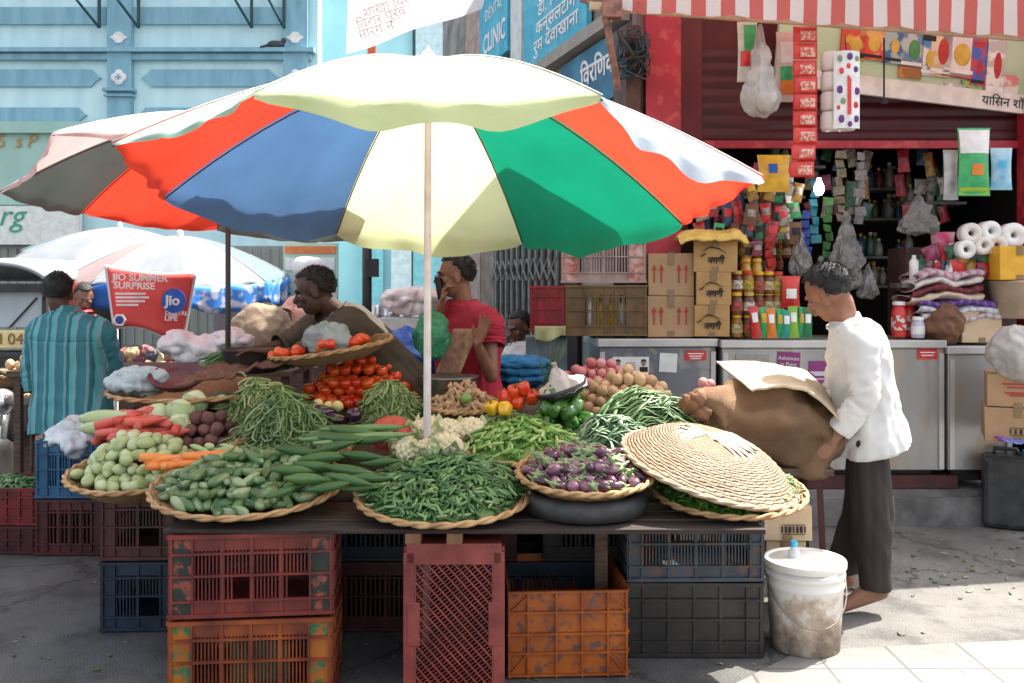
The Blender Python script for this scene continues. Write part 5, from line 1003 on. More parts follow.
# cauliflowers
def cauli():
    mb = MB(); rs = random.Random(3)
    for k in range(46):
        a = k * 2.4; z = 1 - (k + .5) / 46 * 1.1; r_ = math.sqrt(max(0, 1 - z * z)); mb.ell((.048 * r_ * math.cos(a), .048 * r_ * math.sin(a), .036 * z), (.0135, .0135, .012), n=8, m=5, bump=.3, seed=k)
    mb.ell((0, 0, 0), (.047, .047, .035)); o = mb.build('cauliflower', mat('cauliflower_cream', (.72, .66, .46), (.6, .54, .34), .8, 30, .5, 90), None, True)
    for k in range(5):
        a = k * 1.257; MB().grid(lambda u, v: Matrix.Rotation(a, 3, 'Z') @ Vector(((u - .5) * .055 * math.sin(.3 + v * 2.2), .04 + .022 * v + .01 * v * v, -.03 + .05 * v + .012 * math.cos((u - .5) * 5))), 6, 8).build('leaf', mat('cauli_leaf', (.3, .4, .16), (.45, .5, .28), .55, 20, .3, 40), o, True, thick=.002)
    return o
cf = cauli()
for i, (px, py, s_, l_) in enumerate(((420, 439, 1.1, 'large cauliflower beside the white pole'), (406, 453, .9, 'cauliflower at the front left of its group'), (446, 450, 1.0, 'cauliflower at the front right of its group'), (448, 436, .95, 'cauliflower right behind the front right one'), (432, 432, .9, 'leafy cauliflower at the back of its group'), (428, 454, .85, 'cauliflower between the two front ones'), (470, 434, .95, 'leafy cauliflower nearest the string beans'), (394, 440, .7, 'small cauliflower beside the red net bowl'))):
    s_ *= 1.28; put(cf, P(px, py - 3, 1.47 / ((py - YH) / F + .2)), (.3 + U(-.3, .3), U(-.3, .3), U(0, 6)), s_, l_, 'cauliflower', None)
# red net bowl
rb = E('net_bowl', 'upturned red plastic net bowl beside the white pole', 'bowl', P(392, 436, 4.02), rot=(.5, 0, 0)); MB().lathe([(.10, 0), (.095, .02), (.075, .05), (.04, .065), (.001, .07)], 26, close=True).build('bowl', mat('red_net', (.55, .1, .07), (.4, .06, .05), .5, 90, .6, 90), rb, True, thick=.004)
MB().tube([(.1 * math.cos(k * PI / 12), .1 * math.sin(k * PI / 12), 0) for k in range(25)], .005, 6).build('rim', mat('red_rim', (.5, .06, .05)), rb, True)
# brinjals
meg = mat('brinjal_purple', (.03, .008, .022), (.12, .032, .075), .25, 5, rand=True, c3=(.28, .13, .19), coat=.4); cal = mat('brinjal_calyx', (.2, .28, .12), (.28, .34, .18), .6)
def brinjal(sd):
    o = MB().tube([(0, y, 0) for y in (-.04, -.033, -.018, 0, .018, .03)], [.006, .016, .021, .021, .016, .010], 12).build('brinjal', meg, None, True)
    mb = MB(); mb.tube([(0, .02, 0), (0, .03, 0), (0, .038, .002), (.004, .062, .01)], [.0195, .015, .006, .004], 8)
    for k in range(5): a = k * 1.257; mb.tube([(.011 * math.cos(a), .028, .011 * math.sin(a)), (.018 * math.cos(a), .014, .018 * math.sin(a)), (.0205 * math.cos(a), -.002, .0205 * math.sin(a))], [.007, .006, .001], 5)
    mb.build('calyx', cal, o, True); return o
bj = [brinjal(0), brinjal(1)]
pile(bj, (B3[0] + Vector((0, .01, -.015)), B3[1] * .94, B3[1] * .85, .075), .043, 'small purple brinjal with green cap in its basket', 'brinjal', 'brinjals in the basket', L=.058, orient='t', yaw=2.8, pitch=.5)
mde = mat('dark_brinjal', (.02, .006, .018), (.04, .012, .03), .18, 6, coat=.5); de = pod('dark_brinjal', mde, .13, [.008, .03, .036, .034, .028, .02, .008], .01, 14, tipm=stemg)
for i, (px, py, r_) in enumerate(((322, 412, -1.2), (352, 414, .3), (308, 420, -1.0), (335, 420, -1.6))): put(de, P(px, py, 4.28), (0, 0, r_), 1, ('glossy dark brinjal lying right below the tomatoes', 'glossy dark brinjal standing nearest the cluster beans', 'glossy dark brinjal nearest the long beans', 'glossy dark brinjal at the front of its group')[i], 'brinjal', None)
for i, (px, py) in enumerate(((318, 404), (328, 407), (338, 406), (305, 407))): put(fruit('lemon', mat('lemon', (.68, .55, .22), (.6, .5, .2), .4), (.024, .024, .028)) if i == 0 else first_lemon, P(px, py, 4.34), (U(-1, 1), U(-1, 1), 0), 1, 'pale yellow lemon lying below the tomato heap', 'lemon', 'lemons below the tomatoes'); first_lemon = COL.objects.get('lemon')
# ginger, potatoes, onions
mgi = mat('ginger_skin', (.42, .27, .15), (.52, .36, .22), .8, 9, .5, 40, rand=True)
def ginger():
    mb = MB(); mb.cap((0, -.03, 0), (0, .03, 0), .013, .011, 8); mb.cap((0, 0, 0), (.026, .012, .005), .011, .008, 8); mb.cap((0, -.015, 0), (-.02, -.028, .003), .01, .007, 8); return bake(mb.build('ginger_root', mgi, None, True), .004, 2)
gi = ginger()
pile([gi], (B8[0] + Vector((0, 0, -.02)), B8[1] * .96, B8[1] * .8, .10), .034, 'knobbly ginger root in the small basket behind the pole', 'ginger', 'ginger roots in the basket', L=.05)
put(fruit('green_lime', mat('lime', (.14, .28, .06), (.2, .34, .09), .35), (.028, .026, .026)), B8[0] + Vector((.02, -.1, .04)), (0, 0, 0), 1, 'single green lime resting on the ginger roots', 'lime', None)
mpo = mat('potato_skin', (.42, .26, .14), (.55, .38, .22), .75, 6, .2, 50, rand=True); po = [fruit('potato', mpo, (.036, .03, .028), .15, 2), fruit('potato', mpo, (.031, .029, .027), .18, 7)]
pile(po, spot(574, 684, 372, 424, .65), .058, 'brown potato in the heap before the steel freezer', 'potato', 'potatoes in the heap')
mon = mat('onion_skin', (.42, .10, .10), (.58, .26, .24), .45, 6, rand=True); on = fruit('red_onion', mon, (.03, .03, .028), .1, 3)
pile([on], spot(556, 648, 363, 392, .5), .056, 'reddish onion in the heap behind the potatoes', 'onion', 'onions in the heap')
for i in range(34):
    a = P(690 + U(-6, 22), 398 + U(-16, 12), 4.35); 
    if i < 9: put(on, a, (U(-3, 3), U(-3, 3), 0), .8, 'loose brown onion spilling beside the sack mouth', 'onion', 'onions at the sack mouth')
# capsicums
def capsi(m, nm):
    mb = MB(); mb.lathe([(.001, -.034), (.018, -.036), (.028, -.024), (.033, 0), (.034, .018), (.026, .031), (.01, .027), (.002, .022)], 24, close=True, amp=lambda j, k: (.0035 * math.cos(k * 2 * PI / 24 * 4) if 0 < j < 7 else 0)); o = mb.build(nm, m, None, True); MB().tube([(0, 0, .022), (.002, 0, .036), (.006, 0, .046)], [.006, .004, .005], 6).build('stem', stemg, o, True); return o
cgr_ = capsi(mat('capsicum_green', (.018, .10, .012), (.07, .2, .03), .2, 5, rand=True, coat=.4), 'green_capsicum')
pile([cgr_], spot(520, 602, 394, 446, .7), .064, 'glossy green capsicum in the heap before the weighing pan', 'capsicum', 'green capsicums in the heap')
crd = capsi(mat('capsicum_red', (.6, .03, .012), (.68, .08, .01), .2, 5, coat=.4), 'red_capsicum')
for i, (px, py) in enumerate(((514, 392), (532, 397), (518, 403), (505, 397), (524, 388))): put(crd, P(px, py, 4.42), (.3, U(-.4, .4), i), .95, 'red capsicum in the small group behind the green ones', 'capsicum', 'red capsicums behind the green ones')
cye = capsi(mat('capsicum_yellow', (.78, .42, .01), (.75, .5, .03), .2, 5, coat=.4), 'yellow_capsicum')
put(cye, P(492, 408, 4.35), (.2, -.3, 0), .95, 'yellow capsicum, left of the pair beside the ginger', 'capsicum', None); put(cye, P(505, 409, 4.33), (.3, .4, 2), .95, 'yellow capsicum, right of the pair beside the ginger', 'capsicum', None)
beans('green_chillies', 'green chillies lying between the capsicums and the weighing pan', 'chillies', spot(552, 600, 394, 412, .5), 110, .07, .006, gb4, .5)
put(cab, P(466, 428, 4.12), (.2, 0, 0), .45, 'small leafy cabbage head behind the cauliflowers', 'cabbage', None)
# weighing pan with white bag
wp = E('weighing_pan', 'dark round weighing pan tipped beside the potatoes', 'pan', P(564, 400, 4.45), rot=(.1, -.3, 0)); MB().lathe([(.001, 0), (.06, .005), (.11, .03), (.135, .075), (.13, .075), (.105, .035), (.055, .012), (.001, .008)], 28, close=True).build('pan', mat('pan_dark', (.07, .07, .075), (.04, .04, .045), .35, metal=.6), wp, True)
mb = MB(); mb.grid(lambda u, v: (lambda a, r_: Vector((r_ * .13 * math.cos(a), r_ * .13 * math.sin(a), .02 + .13 * (1 - r_) ** 1.3 + .012 * noise.noise(Vector((math.cos(a) * 2, math.sin(a) * 2, r_ * 3))))))(u * 2 * PI, v), 30, 8); o = mb.build('white_bag', mat('bag_white', (.68, .66, .64), (.55, .53, .52), .5, 8, .3, 20, trans=.2), None, True, weld=.0005); tag(o, 'white plastic bag heaped to a point in the weighing pan', 'bag'); o.location = P(563, 393, 4.45); o.rotation_euler = (.1, -.3, 0)
# sprouting leaves behind the pan
lf = MB()
for k in range(22): a = U(-.5, .5); lf.tube([(U(-.03, .03), 0, 0), (a * .08, 0, .12), (a * .2, U(-.03, .03), .27 + U(-.05, .05))], [.005, .008, .001], 5, flat=.25)
o = tag(lf.build('leaf_tuft', mat('tuft_green', (.03, .12, .03), (.12, .2, .06), .6), None, True), 'upright tuft of long green leaves behind the weighing pan', 'leaves'); o.location = P(548, 392, 4.6)
# black ring under the brinjals
tr3 = E('rubber_ring', 'black rubber tub beneath the brinjal basket', 'tub', (B3[0].x, B3[0].y + .0, .612)); MB().lathe([(.19, 0), (.225, .012), (.235, .05), (.225, .075), (.2, .085), (.19, .07), (.19, .015), (.001, .012)], 40, close=True).build('tub', mat('tub_rubber', (.025, .027, .03), (.05, .05, .05), .6, 20), tr3, True)
# lid: upturned basket leaning on the coriander basket
ld = E('basket_lid', 'pale sunlit woven basket turned over as a slanting lid', 'basket', P(709, 468, 3.66), 'woven bamboo baskets', rot=(.16, .26, -.1))
Rl = .342; pr = [(.001, .125), (Rl * .25, .122), (Rl * .45, .112)] + [(Rl * (.45 + .55 * t_ / 14), .112 - .112 * (t_ / 14) ** 1.5) for t_ in range(1, 15)]
MB().lathe(pr, 120, close=True, amp=lambda j, k: (.003 if ((k // 2) + j) % 2 else -.003) if j > 2 else 0).build('weave', bams, ld, True, thick=.006)
mb = MB()
for s_ in (0, PI): mb.tube([Vector(((Rl + .004 * math.cos(k * .9 + s_)) * math.cos(2 * PI * k / 110), (Rl + .004 * math.cos(k * .9 + s_)) * math.sin(2 * PI * k / 110), .004 + .004 * math.sin(k * .9 + s_))) for k in range(111)], .0075, 6)
mb.build('rim', bamsr, ld, True)
mb = MB(); mk = MB()
for k in range(13):
    a = -.9 + k * .15; r0_ = .235
    q = Matrix.Rotation(a, 3, 'Z'); off_ = (k - 6) * .006
    mb.grid(lambda u, v: q @ Vector(((u * 2 - 1) * r0_, off_ + (v - .5) * .012, .1275 + .0022 * (k % 3) - .16 * max(0, abs(u * 2 - 1) - .35) ** 2)), 16, 2)
mb.build('splints', mat('splint_pale', (.72, .64, .5), (.6, .5, .36), .7), ld, True, thick=.003)
for (x0, y0, x1, y1, w2) in ((-.13, .04, -.03, .02, .016), (-.15, -.01, -.06, -.03, .01), (.02, -.02, .12, -.07, .014), (-.02, -.05, .03, -.06, .014), (.08, .0, .15, -.03, .008)): mk.bar((x0, y0, .129), (x1, y1, .126), w2, .004)
mk.build('gaps', mat('gap_dark', (.03, .02, .015)), ld)
# maroon bowl, sacking and bag at the rear left
mb_o = E('plastic_bowl', 'maroon plastic bowl lying in the wide shallow basket', 'bowl', P(178, 384, 4.62), rot=(.35, .05, 0)); MB().lathe([(.001, 0), (.08, .004), (.115, .03), (.132, .05), (.138, .05), (.12, .024), (.085, -.004), (.001, -.006)], 32, close=True).build('bowl', mat('maroon_plastic', (.10, .02, .025), (.07, .015, .02), .35), mb_o, True)
mb = MB(); mb.ell((0, 0, 0), (.14, .1, .065), bump=.35, seed=11, n=24, m=14); o = tag(mb.build('plastic_bag', mat('bag_pale_blue', (.4, .48, .5), (.3, .38, .4), .35, 10, .4, 22), None, True), 'pale blue grey plastic bag at the left of the wide shallow basket', 'bag'); o.location = P(138, 382, 4.66)
sc = P(238, 372, 4.72); mb = MB(); mb.grid(lambda u, v: sc + Vector(((u - .5) * .56, (v - .5) * .3, .05 * u + .03 * noise.noise(Vector((u * 5, v * 3, 2))) + .03 * math.sin(v * 3) - .06 * (1 - u) + .02 * (v > .5))), 34, 16); o = tag(mb.build('brown_sacking', mat('sacking_brown', (.17, .075, .045), (.10, .045, .03), .85, 9, .4, 50), None, True, thick=.01, off=sc), 'brown sacking spread behind the maroon bowl with one chilli on it', 'sacking'); o.location = sc
o = tag(MB().tube([(-.03, 0, 0), (-.02, 0, .02), (0, 0, .028), (.02, 0, .02)], [.002, .006, .006, .002], 8).build('chilli', gb3, None, True), 'single curved pale green chilli lying on the brown sacking', 'chilli'); o.location = P(240, 378, 4.55); o.rotation_euler = (0, 1.2, 0)
pt = E('dark_pot', 'dark metal pot under the leaning vendor\'s hand', 'pot', P(252, 372, 4.85)); MB().lathe([(.12, 0), (.13, .02), (.15, .11), (.16, .12), (.15, .115), (.001, .05)], 26, close=True).build('pot', mat('pot_dark', (.05, .045, .04), (.03, .03, .03), .5, metal=.4), pt, True)
pv = E('steel_pot', 'steel pot standing before the red shirted vendor', 'pot', P(450, 396, 4.75)); MB().lathe([(.11, 0), (.13, .01), (.135, .09), (.145, .1), (.135, .1), (.001, .06)], 26, close=True).build('pot', mat('pot_steel', (.3, .29, .27), (.2, .19, .18), .35, metal=.8), pv, True)
# white bags behind sheaf
for i, (px, py, s_) in enumerate(((208, 352, 1.2), (182, 344, .8), (232, 340, .7))):
    mb = MB(); mb.ell((0, 0, 0), (.16 * s_, .12, .09 * s_), bump=.45, seed=20 + i, n=24, m=14); o = tag(mb.build('white_bag', mat('bag_bright', (.75, .75, .77), (.6, .62, .66), .4, 9, .5, 14), None, True), ('large sunlit white bag beneath the red phone banner', 'small white bag left of the large sunlit one', 'white bag right of the large sunlit one near the dark pole')[i], 'bag'); o.location = P(px, py, 5.9)
ct = E('handcart', 'dark handcart carrying white bags and baskets behind the display', 'cart', P(170, 400, 6.0)); ct.location.z = 0
mb = MB(); mb.box((0, 0, .93), (1.7, .7, .03)); mb.build('deck', wood, ct)
for x in (-.8, .8): 
    for y in (-.3, .3): mb = MB(); mb.box((x, y, .46), (.04, .04, .92)); mb.build('leg', wood, ct)
# bucket ---------------------------------------------------------
bu = E('dirty_bucket', 'mud stained white bucket with its lid on, standing in the sun', 'bucket', (P(805, 640, 3.83).x, 3.83, 0)); Rb = 38 * 3.83 / F
bm_ = mat('bucket_white', (.72, .70, .64), (.62, .58, .52), .5, 4); 
# grime: noise stronger toward the base is real dirt on the bucket
m_, ntb, bb = new_mat('bucket_grimy'); L_ = ntb.links.new; tcb = N(ntb, 'ShaderNodeTexCoord'); nzb = N(ntb, 'ShaderNodeTexNoise', Scale=9, Detail=8, Roughness=.7); L_(tcb.outputs['Object'], nzb.inputs['Vector']); sxb = N(ntb, 'ShaderNodeSeparateXYZ'); L_(tcb.outputs['Object'], sxb.inputs[0])
ma = N(ntb, 'ShaderNodeMath', operation='MULTIPLY_ADD'); ma.inputs[1].default_value = -1.6; ma.inputs[2].default_value = .36; L_(sxb.outputs[2], ma.inputs[0]); ad = N(ntb, 'ShaderNodeMath', operation='ADD'); L_(ma.outputs[0], ad.inputs[0]); L_(nzb.outputs['Fac'], ad.inputs[1])
crb = N(ntb, 'ShaderNodeValToRGB'); e = crb.color_ramp.elements; e[0].position = .5; e[0].color = (.72, .7, .65, 1); e[1].position = .86; e[1].color = (.16, .12, .09, 1); k_ = e.new(.62); k_.color = (.5, .4, .32, 1); L_(ad.outputs[0], crb.inputs[0]); L_(crb.outputs[0], bb.inputs['Base Color']); bb.inputs['Roughness'].default_value = .6
Hb = .355; MB().lathe([(Rb * .86, .004), (Rb * .88, .01), (Rb * .97, Hb * .72), (Rb * 1.0, Hb * .73), (Rb * 1.0, Hb * .76), (Rb * .97, Hb * .77), (Rb * .98, Hb * .83), (Rb * 1.02, Hb * .84), (Rb * 1.02, Hb * .88), (Rb * .98, Hb * .89), (Rb * .99, Hb)], 48).build('bucket_body', m_, bu, True)
MB().lathe([(Rb * 1.03, Hb - .025), (Rb * 1.05, Hb - .02), (Rb * 1.05, Hb), (Rb * 1.03, Hb + .006), (Rb * .95, Hb + .004), (Rb * .93, Hb - .006), (.001, Hb - .006)], 48, close=True).build('lid', bm_, bu, True)
MB().tube([Vector((Rb * 1.03 * math.cos(a), -Rb * 1.06 * math.sin(a) * .98, Hb * .83 - .17 * math.sin(a))) for a in [PI * k / 20 for k in range(21)]], .0028, 6).build('handle', mat('wire', (.3, .25, .2), None, .4, metal=.8), bu, True)
sp_ = MB(); sp_.box((.03, -.04, Hb - .004), (.03, .015, .004)); sp_.build('red_mark', redink, bu)
bo = E('water_bottle', 'small clear bottle with a blue cap standing on the bucket lid', 'bottle', (P(794, 560, 3.86).x, 3.86, Hb - .006)); MB().lathe([(.022, 0), (.024, .01), (.024, .03), (.012, .045), (.012, .052)], 16).build('body', mat('bottle_clear', (.6, .66, .68), (.5, .56, .58), .15, alpha=.6), bo, True); MB().lathe([(.014, .05), (.014, .07), (.001, .071)], 14).build('cap', mat('cap_sky', (.03, .35, .65)), bo)
# sack with cardboard, on a stool
stl = E('wooden_stool', 'thin legged dark stool carrying the brown sack', 'stool', (P(770, 470, 4.3).x, 4.35, 0)); MB().box((0, 0, .635), (.5, .34, .03)).build('seat', wood, stl)
for (x, y) in ((-.2, -.12), (.2, -.12), (-.2, .12), (.2, .12)): mb = MB(); mb.bar((x, y, .6), (x * 1.12, y * 1.1, 0), .024); mb.build('leg', mat('leg_dark_red', (.07, .02, .018)), stl)
sk2 = E('jute_sack', 'large brown jute sack with an open mouth on the left, under a cardboard sheet', 'sack', P(765, 455, 4.3)); jm2 = mat('jute_brown', (.25, .15, .08), (.15, .085, .045), .95, 3, .9, 220, detail=9)
mb = MB(); c_ = P(768, 415, 4.3)
mb.ell(c_ + Vector((0, 0, -.03)), (.29, .2, .19), Matrix.Rotation(.12, 3, 'Y'), n=40, m=26, bump=.16, seed=2); mb.cap(P(735, 408, 4.28), P(707, 404, 4.18), .11, .06, 18); mb.ell(P(812, 440, 4.28), (.14, .15, .17), n=24, m=14, bump=.2, seed=5); mb.cap(P(712, 410, 4.15), P(726, 428, 4.13), .03, .02, 10)
sbd = bake(mb.build('sack_body', jm2, sk2, True, root=sk2), .012, 3)
displace(sbd.data, lambda q_: (.045 * noise.noise(Vector((q_.x * 6 + q_.z * 5, q_.y * 5, q_.z * 8))) + .016 * (1 - 2 * abs(noise.noise(Vector((q_.x * 9 - q_.z * 7, q_.y * 9, q_.z * 6))))) - .012))
for i, (x, y) in enumerate(((698, 398), (702, 412), (690, 404))): o = tag(MB().ell((0, 0, 0), (.045, .05, .04), bump=.4, seed=i, n=16, m=10).build('brown_tuber', mat('tuber', (.13, .06, .03), (.2, .1, .05), .8, 10, .4), None, True), 'rough brown tuber at the open mouth of the jute sack', 'tuber', 'tubers at the sack mouth'); o.location = P(x, y, 4.15)
cs = P(780, 388, 4.2); a1, a2, a3, a4 = P(716, 362, 4.55), P(806, 372, 4.55), P(808, 392, 4.1), P(752, 391, 4.1)
b1, b2_, b3_, b4_ = P(806, 372, 4.55), P(847, 418, 4.5), P(842, 424, 4.12), P(808, 392, 4.1)
mb = MB(); mb.grid(lambda u, v: a4.lerp(a3, u).lerp(a1.lerp(a2, u), v) + Vector((0, 0, .02 * math.sin(u * 3) + .006 * noise.noise(Vector((u * 6, v * 6, 0))))), 16, 10); mb.grid(lambda u, v: b4_.lerp(b3_, u).lerp(b1.lerp(b2_, u), v) + Vector((0, 0, .003 + .012 * math.sin(u * 3))), 12, 10)
o = tag(mb.build('cardboard_sheet', mat('cardboard_sun', (.5, .40, .27), (.42, .32, .2), .85, 6, stretch=(1, 14, 1)), None, False, off=cs, thick=.009), 'creased cardboard sheet laid over the brown jute sack', 'cardboard'); o.location = cs
# litter on the ground
for i in range(150):
    v = G(U(0, 1024), U(560, 683)) if i % 2 else G(U(840, 1024), U(530, 600)); 
    o = MB().box((0, 0, .004), (U(.01, .03), U(.006, .02), .004), jit=.003).build('paper_scrap', (mat('dull_scrap', (.22, .2, .17)), mat('dry_leaf', (.12, .085, .045)), mat('green_scrap', (.07, .11, .04)))[i % 3]); o.location = v; o.rotation_euler = (U(-.2, .2), U(-.2, .2), U(0, 3)); tag(o, 'tiny scrap of litter lying on the ground', 'litter', 'scraps of litter on the ground')
# ------------------------------------------------------------------ people
def skinm(n, c): return mat(n, c, tuple(k * .8 for k in c), .5, 8, .1, 90, sub=.05)
hairm = mat('hair_black', (.005, .0045, .0045), (.012, .010, .010), .65, 60, .5, 200)
hairg = mat('hair_greying', (.006, .006, .006), (.05, .048, .048), .6, 26, .6, 200, lo=.5, hi=.75)
eyew = mat('eye_white', (.32, .28, .25)); eyed = mat('eye_dark', (.01, .008, .008), rough=.2); lipm = mat('lip', (.2, .07, .06))
def frame(f, u=Vector((0, 0, 1))):
    f = Vector(f).normalized(); u = (Vector(u) - f * Vector(u).dot(f)).normalized(); s = f.cross(u); return f, u, s     # s = the person's right
def f_flat(f, up):
    v = Vector(f); return (v - up * v.dot(up)).normalized()
def person(label, base, J, skin, parts, vox=.007, hair=None, facing=(-1, 0, 0), hup=(0, 0, 1), hs=1.0, face=True, hand_dirs=None, legs=True, group=None, baldness=0):
    """J: dict of world joints head, neck, chest, pelvis, shL, elL, wrL, shR, elR, wrR, hipL, knL, anL, hipR ..."""
    o = E('person', label, 'person', base, group); b = MB(); f, u, s = frame(facing, hup); h = Vector(J['head'])
    Mh = Matrix((s, f, u)).transposed()                      # local x=side y=front z=up
    def hp(x, y, z): return h + (Mh @ Vector((x, y, z))) * hs
    k = hs
    b.ell(hp(0, -.012, .035), (.076 * k, .096 * k, .088 * k), Mh, 20, 14); b.ell(hp(0, .026, -.035), (.058 * k, .062 * k, .078 * k), Mh, 18, 12); b.ell(hp(0, .05, -.082), (.028 * k, .03 * k, .024 * k), Mh)
    b.cap(hp(0, .083, .012), hp(0, .108, -.022), .009 * k, .015 * k, 10); b.ell(hp(0, .093, -.05), (.024 * k, .013 * k, .011 * k), Mh); b.ell(hp(0, .085, .026), (.045 * k, .014 * k, .011 * k), Mh)
    for sx in (-1, 1): b.ell(hp(sx * .076, -.005, -.01), (.01 * k, .02 * k, .032 * k), Mh); b.ell(hp(sx * .042, .062, -.018), (.022 * k, .02 * k, .018 * k), Mh)
    nk, ch, pe = Vector(J['neck']), Vector(J['chest']), Vector(J['pelvis'])
    b.cap(hp(0, -.03, -.05), nk, .05 * k, .056 * k, 16)
    up_ = (ch - pe).normalized(); 
    def torso(q, g):
        for a_, c_ in (('shL', 'hipL'), ('shR', 'hipR')):
            A_, H_ = Vector(J[a_]), Vector(J[c_]); q.cap(A_.lerp(nk, .35) - up_ * .07, H_.lerp(pe, .3) + up_ * .04, .098 * k + g, .10 * k + g, 16); q.cap(nk.lerp(A_, .2) - up_ * .03, A_ - up_ * .01, .055 * k + g, .058 * k + g, 14)
        q.cap(ch, pe, .115 * k + g, .115 * k + g, 18)
    torso(b, -.035)
    for S in 'LR':
        A_, B_, C_ = (Vector(J[n + S]) for n in ('sh', 'el', 'wr')); b.cap(A_, B_, .046 * k, .037 * k); b.cap(B_, C_, .037 * k, .025 * k)
        hd = Vector((hand_dirs or {}).get(S, (C_ - B_).normalized())).normalized(); pn = Vector((hand_dirs or {}).get('n' + S, (0, 1, 0))); pn = (pn - hd * pn.dot(hd)).normalized(); sd = hd.cross(pn)
        if (hand_dirs or {}).get('flip' + S): sd = -sd
        palm = C_ + hd * .05 * k
        for q_ in (-1.5, -.5, .5, 1.5): b.cap(C_ + hd * .012 * k + sd * q_ * .012 * k, C_ + hd * .082 * k + sd * q_ * .019 * k, .0145 * k, .0115 * k, 8)
        cu_ = (hand_dirs or {}).get('curl' + S, .35)
        for q_, l_ in ((-1.5, .055), (-.5, .068), (.5, .073), (1.5, .065)):
            p0 = C_ + hd * .085 * k + sd * q_ * .0205 * k; fan = sd * q_ * .004
            p1 = p0 + (hd * math.cos(cu_) + pn * math.sin(cu_)) * l_ * .5 * k + fan; p2 = p1 + (hd * math.cos(cu_ * 2.2) + pn * math.sin(cu_ * 2.2)) * l_ * .5 * k + fan
            b.cap(p0, p1, .0095 * k, .0088 * k, 8); b.cap(p1, p2, .0088 * k, .007 * k, 8)
        t0 = C_ + hd * .025 * k - sd * .024 * k; t1 = t0 + (hd * .6 - sd * .8 + pn * .2).normalized() * .035 * k; t2 = t1 + (hd * .9 - sd * .25 + pn * .3).normalized() * .028 * k; b.cap(t0, t1, .014 * k, .011 * k, 8); b.cap(t1, t2, .0105 * k, .008 * k, 8)
    if legs:
        for S in 'LR':
            A_, B_, C_, D_ = (Vector(J[n + S]) for n in ('hip', 'kn', 'an', 'toe')); b.cap(A_, B_, .064 * k, .052 * k, 14); b.cap(B_, C_, .052 * k, .034 * k, 14)
            heel = C_ + Vector((0, 0, -.04)) - (D_ - C_).normalized() * .03; b.cap(C_, heel, .034 * k, .03 * k); b.cap(heel, D_, .03 * k, .024 * k, 12); b.cap(C_ + (D_ - C_) * .15, D_, .033 * k, .02 * k, 12)
            fd = (D_ - heel).normalized(); sd = Vector((0, 0, 1)).cross(fd).normalized()
            for q_ in (-2, -1, 0, 1, 2): b.cap(D_ + sd * q_ * .0165, D_ + sd * q_ * .018 + fd * (.035 - .004 * abs(q_)), .0105, .009, 8)
    body = bake(b.build('body', skin, o, True, root=o), vox, 2)
    # hair
    hm = hair or hairm; q = MB(); vs = []; n_, m_ = 40, 26
    for j in range(m_ + 1):
        for i in range(n_):
            a, c_ = PI * j / m_, 2 * PI * i / n_; v = Vector((math.sin(a) * math.cos(c_), math.sin(a) * math.sin(c_), math.cos(a)))
            fr = v.y; lim = .50 - .55 * max(0, fr) * 0; 
            cover = 1.0
            if (fr > .35 and v.z < .58 + .1 * baldness) or v.z < -.45 - .35 * min(0, fr + .3) * -1 or (fr > -.15 and v.z < .08 and abs(v.x) > .3) or (fr > .15 and v.z < .3): cover = 0
            g = (1.11 + .03 * noise.noise(v * 9)) if cover else .8
            vs.append(hp(v.x * .076 * g, -.012 + v.y * .096 * g, .035 + v.z * .088 * g * (1.0 if v.z > 0 else 1.12)))
    q.add(vs, [(j * n_ + i, (j + 1) * n_ + i, (j + 1) * n_ + (i + 1) % n_, j * n_ + (i + 1) % n_) for j in range(m_) for i in range(n_)]); 
    rs = random.Random(5)
    for _ in range(1500 if vox < .008 else 250):
        z = rs.uniform(-.5, 1); a = rs.uniform(0, 2 * PI); r_ = math.sqrt(1 - z * z); v = Vector((r_ * math.cos(a), r_ * math.sin(a), z)); fr = v.y
        if (fr > .35 and v.z < .58) or v.z < -.4 or (fr > -.15 and v.z < .1 and abs(v.x) > .3) or (fr > .15 and v.z < .32): continue
        p0 = hp(v.x * .082, -.012 + v.y * .104, .035 + v.z * .095); d_ = (Mh @ (v + Vector((rs.uniform(-.7, .7), rs.uniform(-.9, .3), rs.uniform(-.9, .2))))).normalized(); e_ = d_.cross(Vector((.3, .5, .8))).normalized() * .0022; l_ = rs.uniform(.010, .022) * k
        q.add([p0 - e_, p0 + e_, p0 + d_ * l_], [(0, 1, 2)])
    q.build('hair', hm, o, True, root=o)
    if face:
        q = MB(); [q.ell(hp(sx * .031, .079, -.001), (.013 * k, .008 * k, .007 * k), Mh, 10, 6) for sx in (-1, 1)]; q.build('eyes', eyew, o, True, root=o)
        q = MB(); [q.ell(hp(sx * .031, .0855, -.001), (.006 * k, .003 * k, .0062 * k), Mh, 10, 6) for sx in (-1, 1)]; q.build('pupils', eyed, o, True, root=o)
        q = MB(); [q.cap(hp(sx * .014, .098, .027), hp(sx * .05, .084, .03), .004 * k, .003 * k, 6) for sx in (-1, 1)]; q.build('eyebrows', hairm, o, True, root=o)
        q = MB(); q.ell(hp(0, .1, -.046), (.02 * k, .007 * k, .004 * k), Mh, 10, 6); q.ell(hp(0, .099, -.055), (.017 * k, .007 * k, .005 * k), Mh, 10, 6); q.build('lips', lipm, o, True, root=o)
        if parts.get('moustache'): q = MB(); q.cap(hp(-.02, .098, -.038), hp(.02, .098, -.038), .006 * k, .006 * k, 8); q.build('moustache', hairm, o, True, root=o)
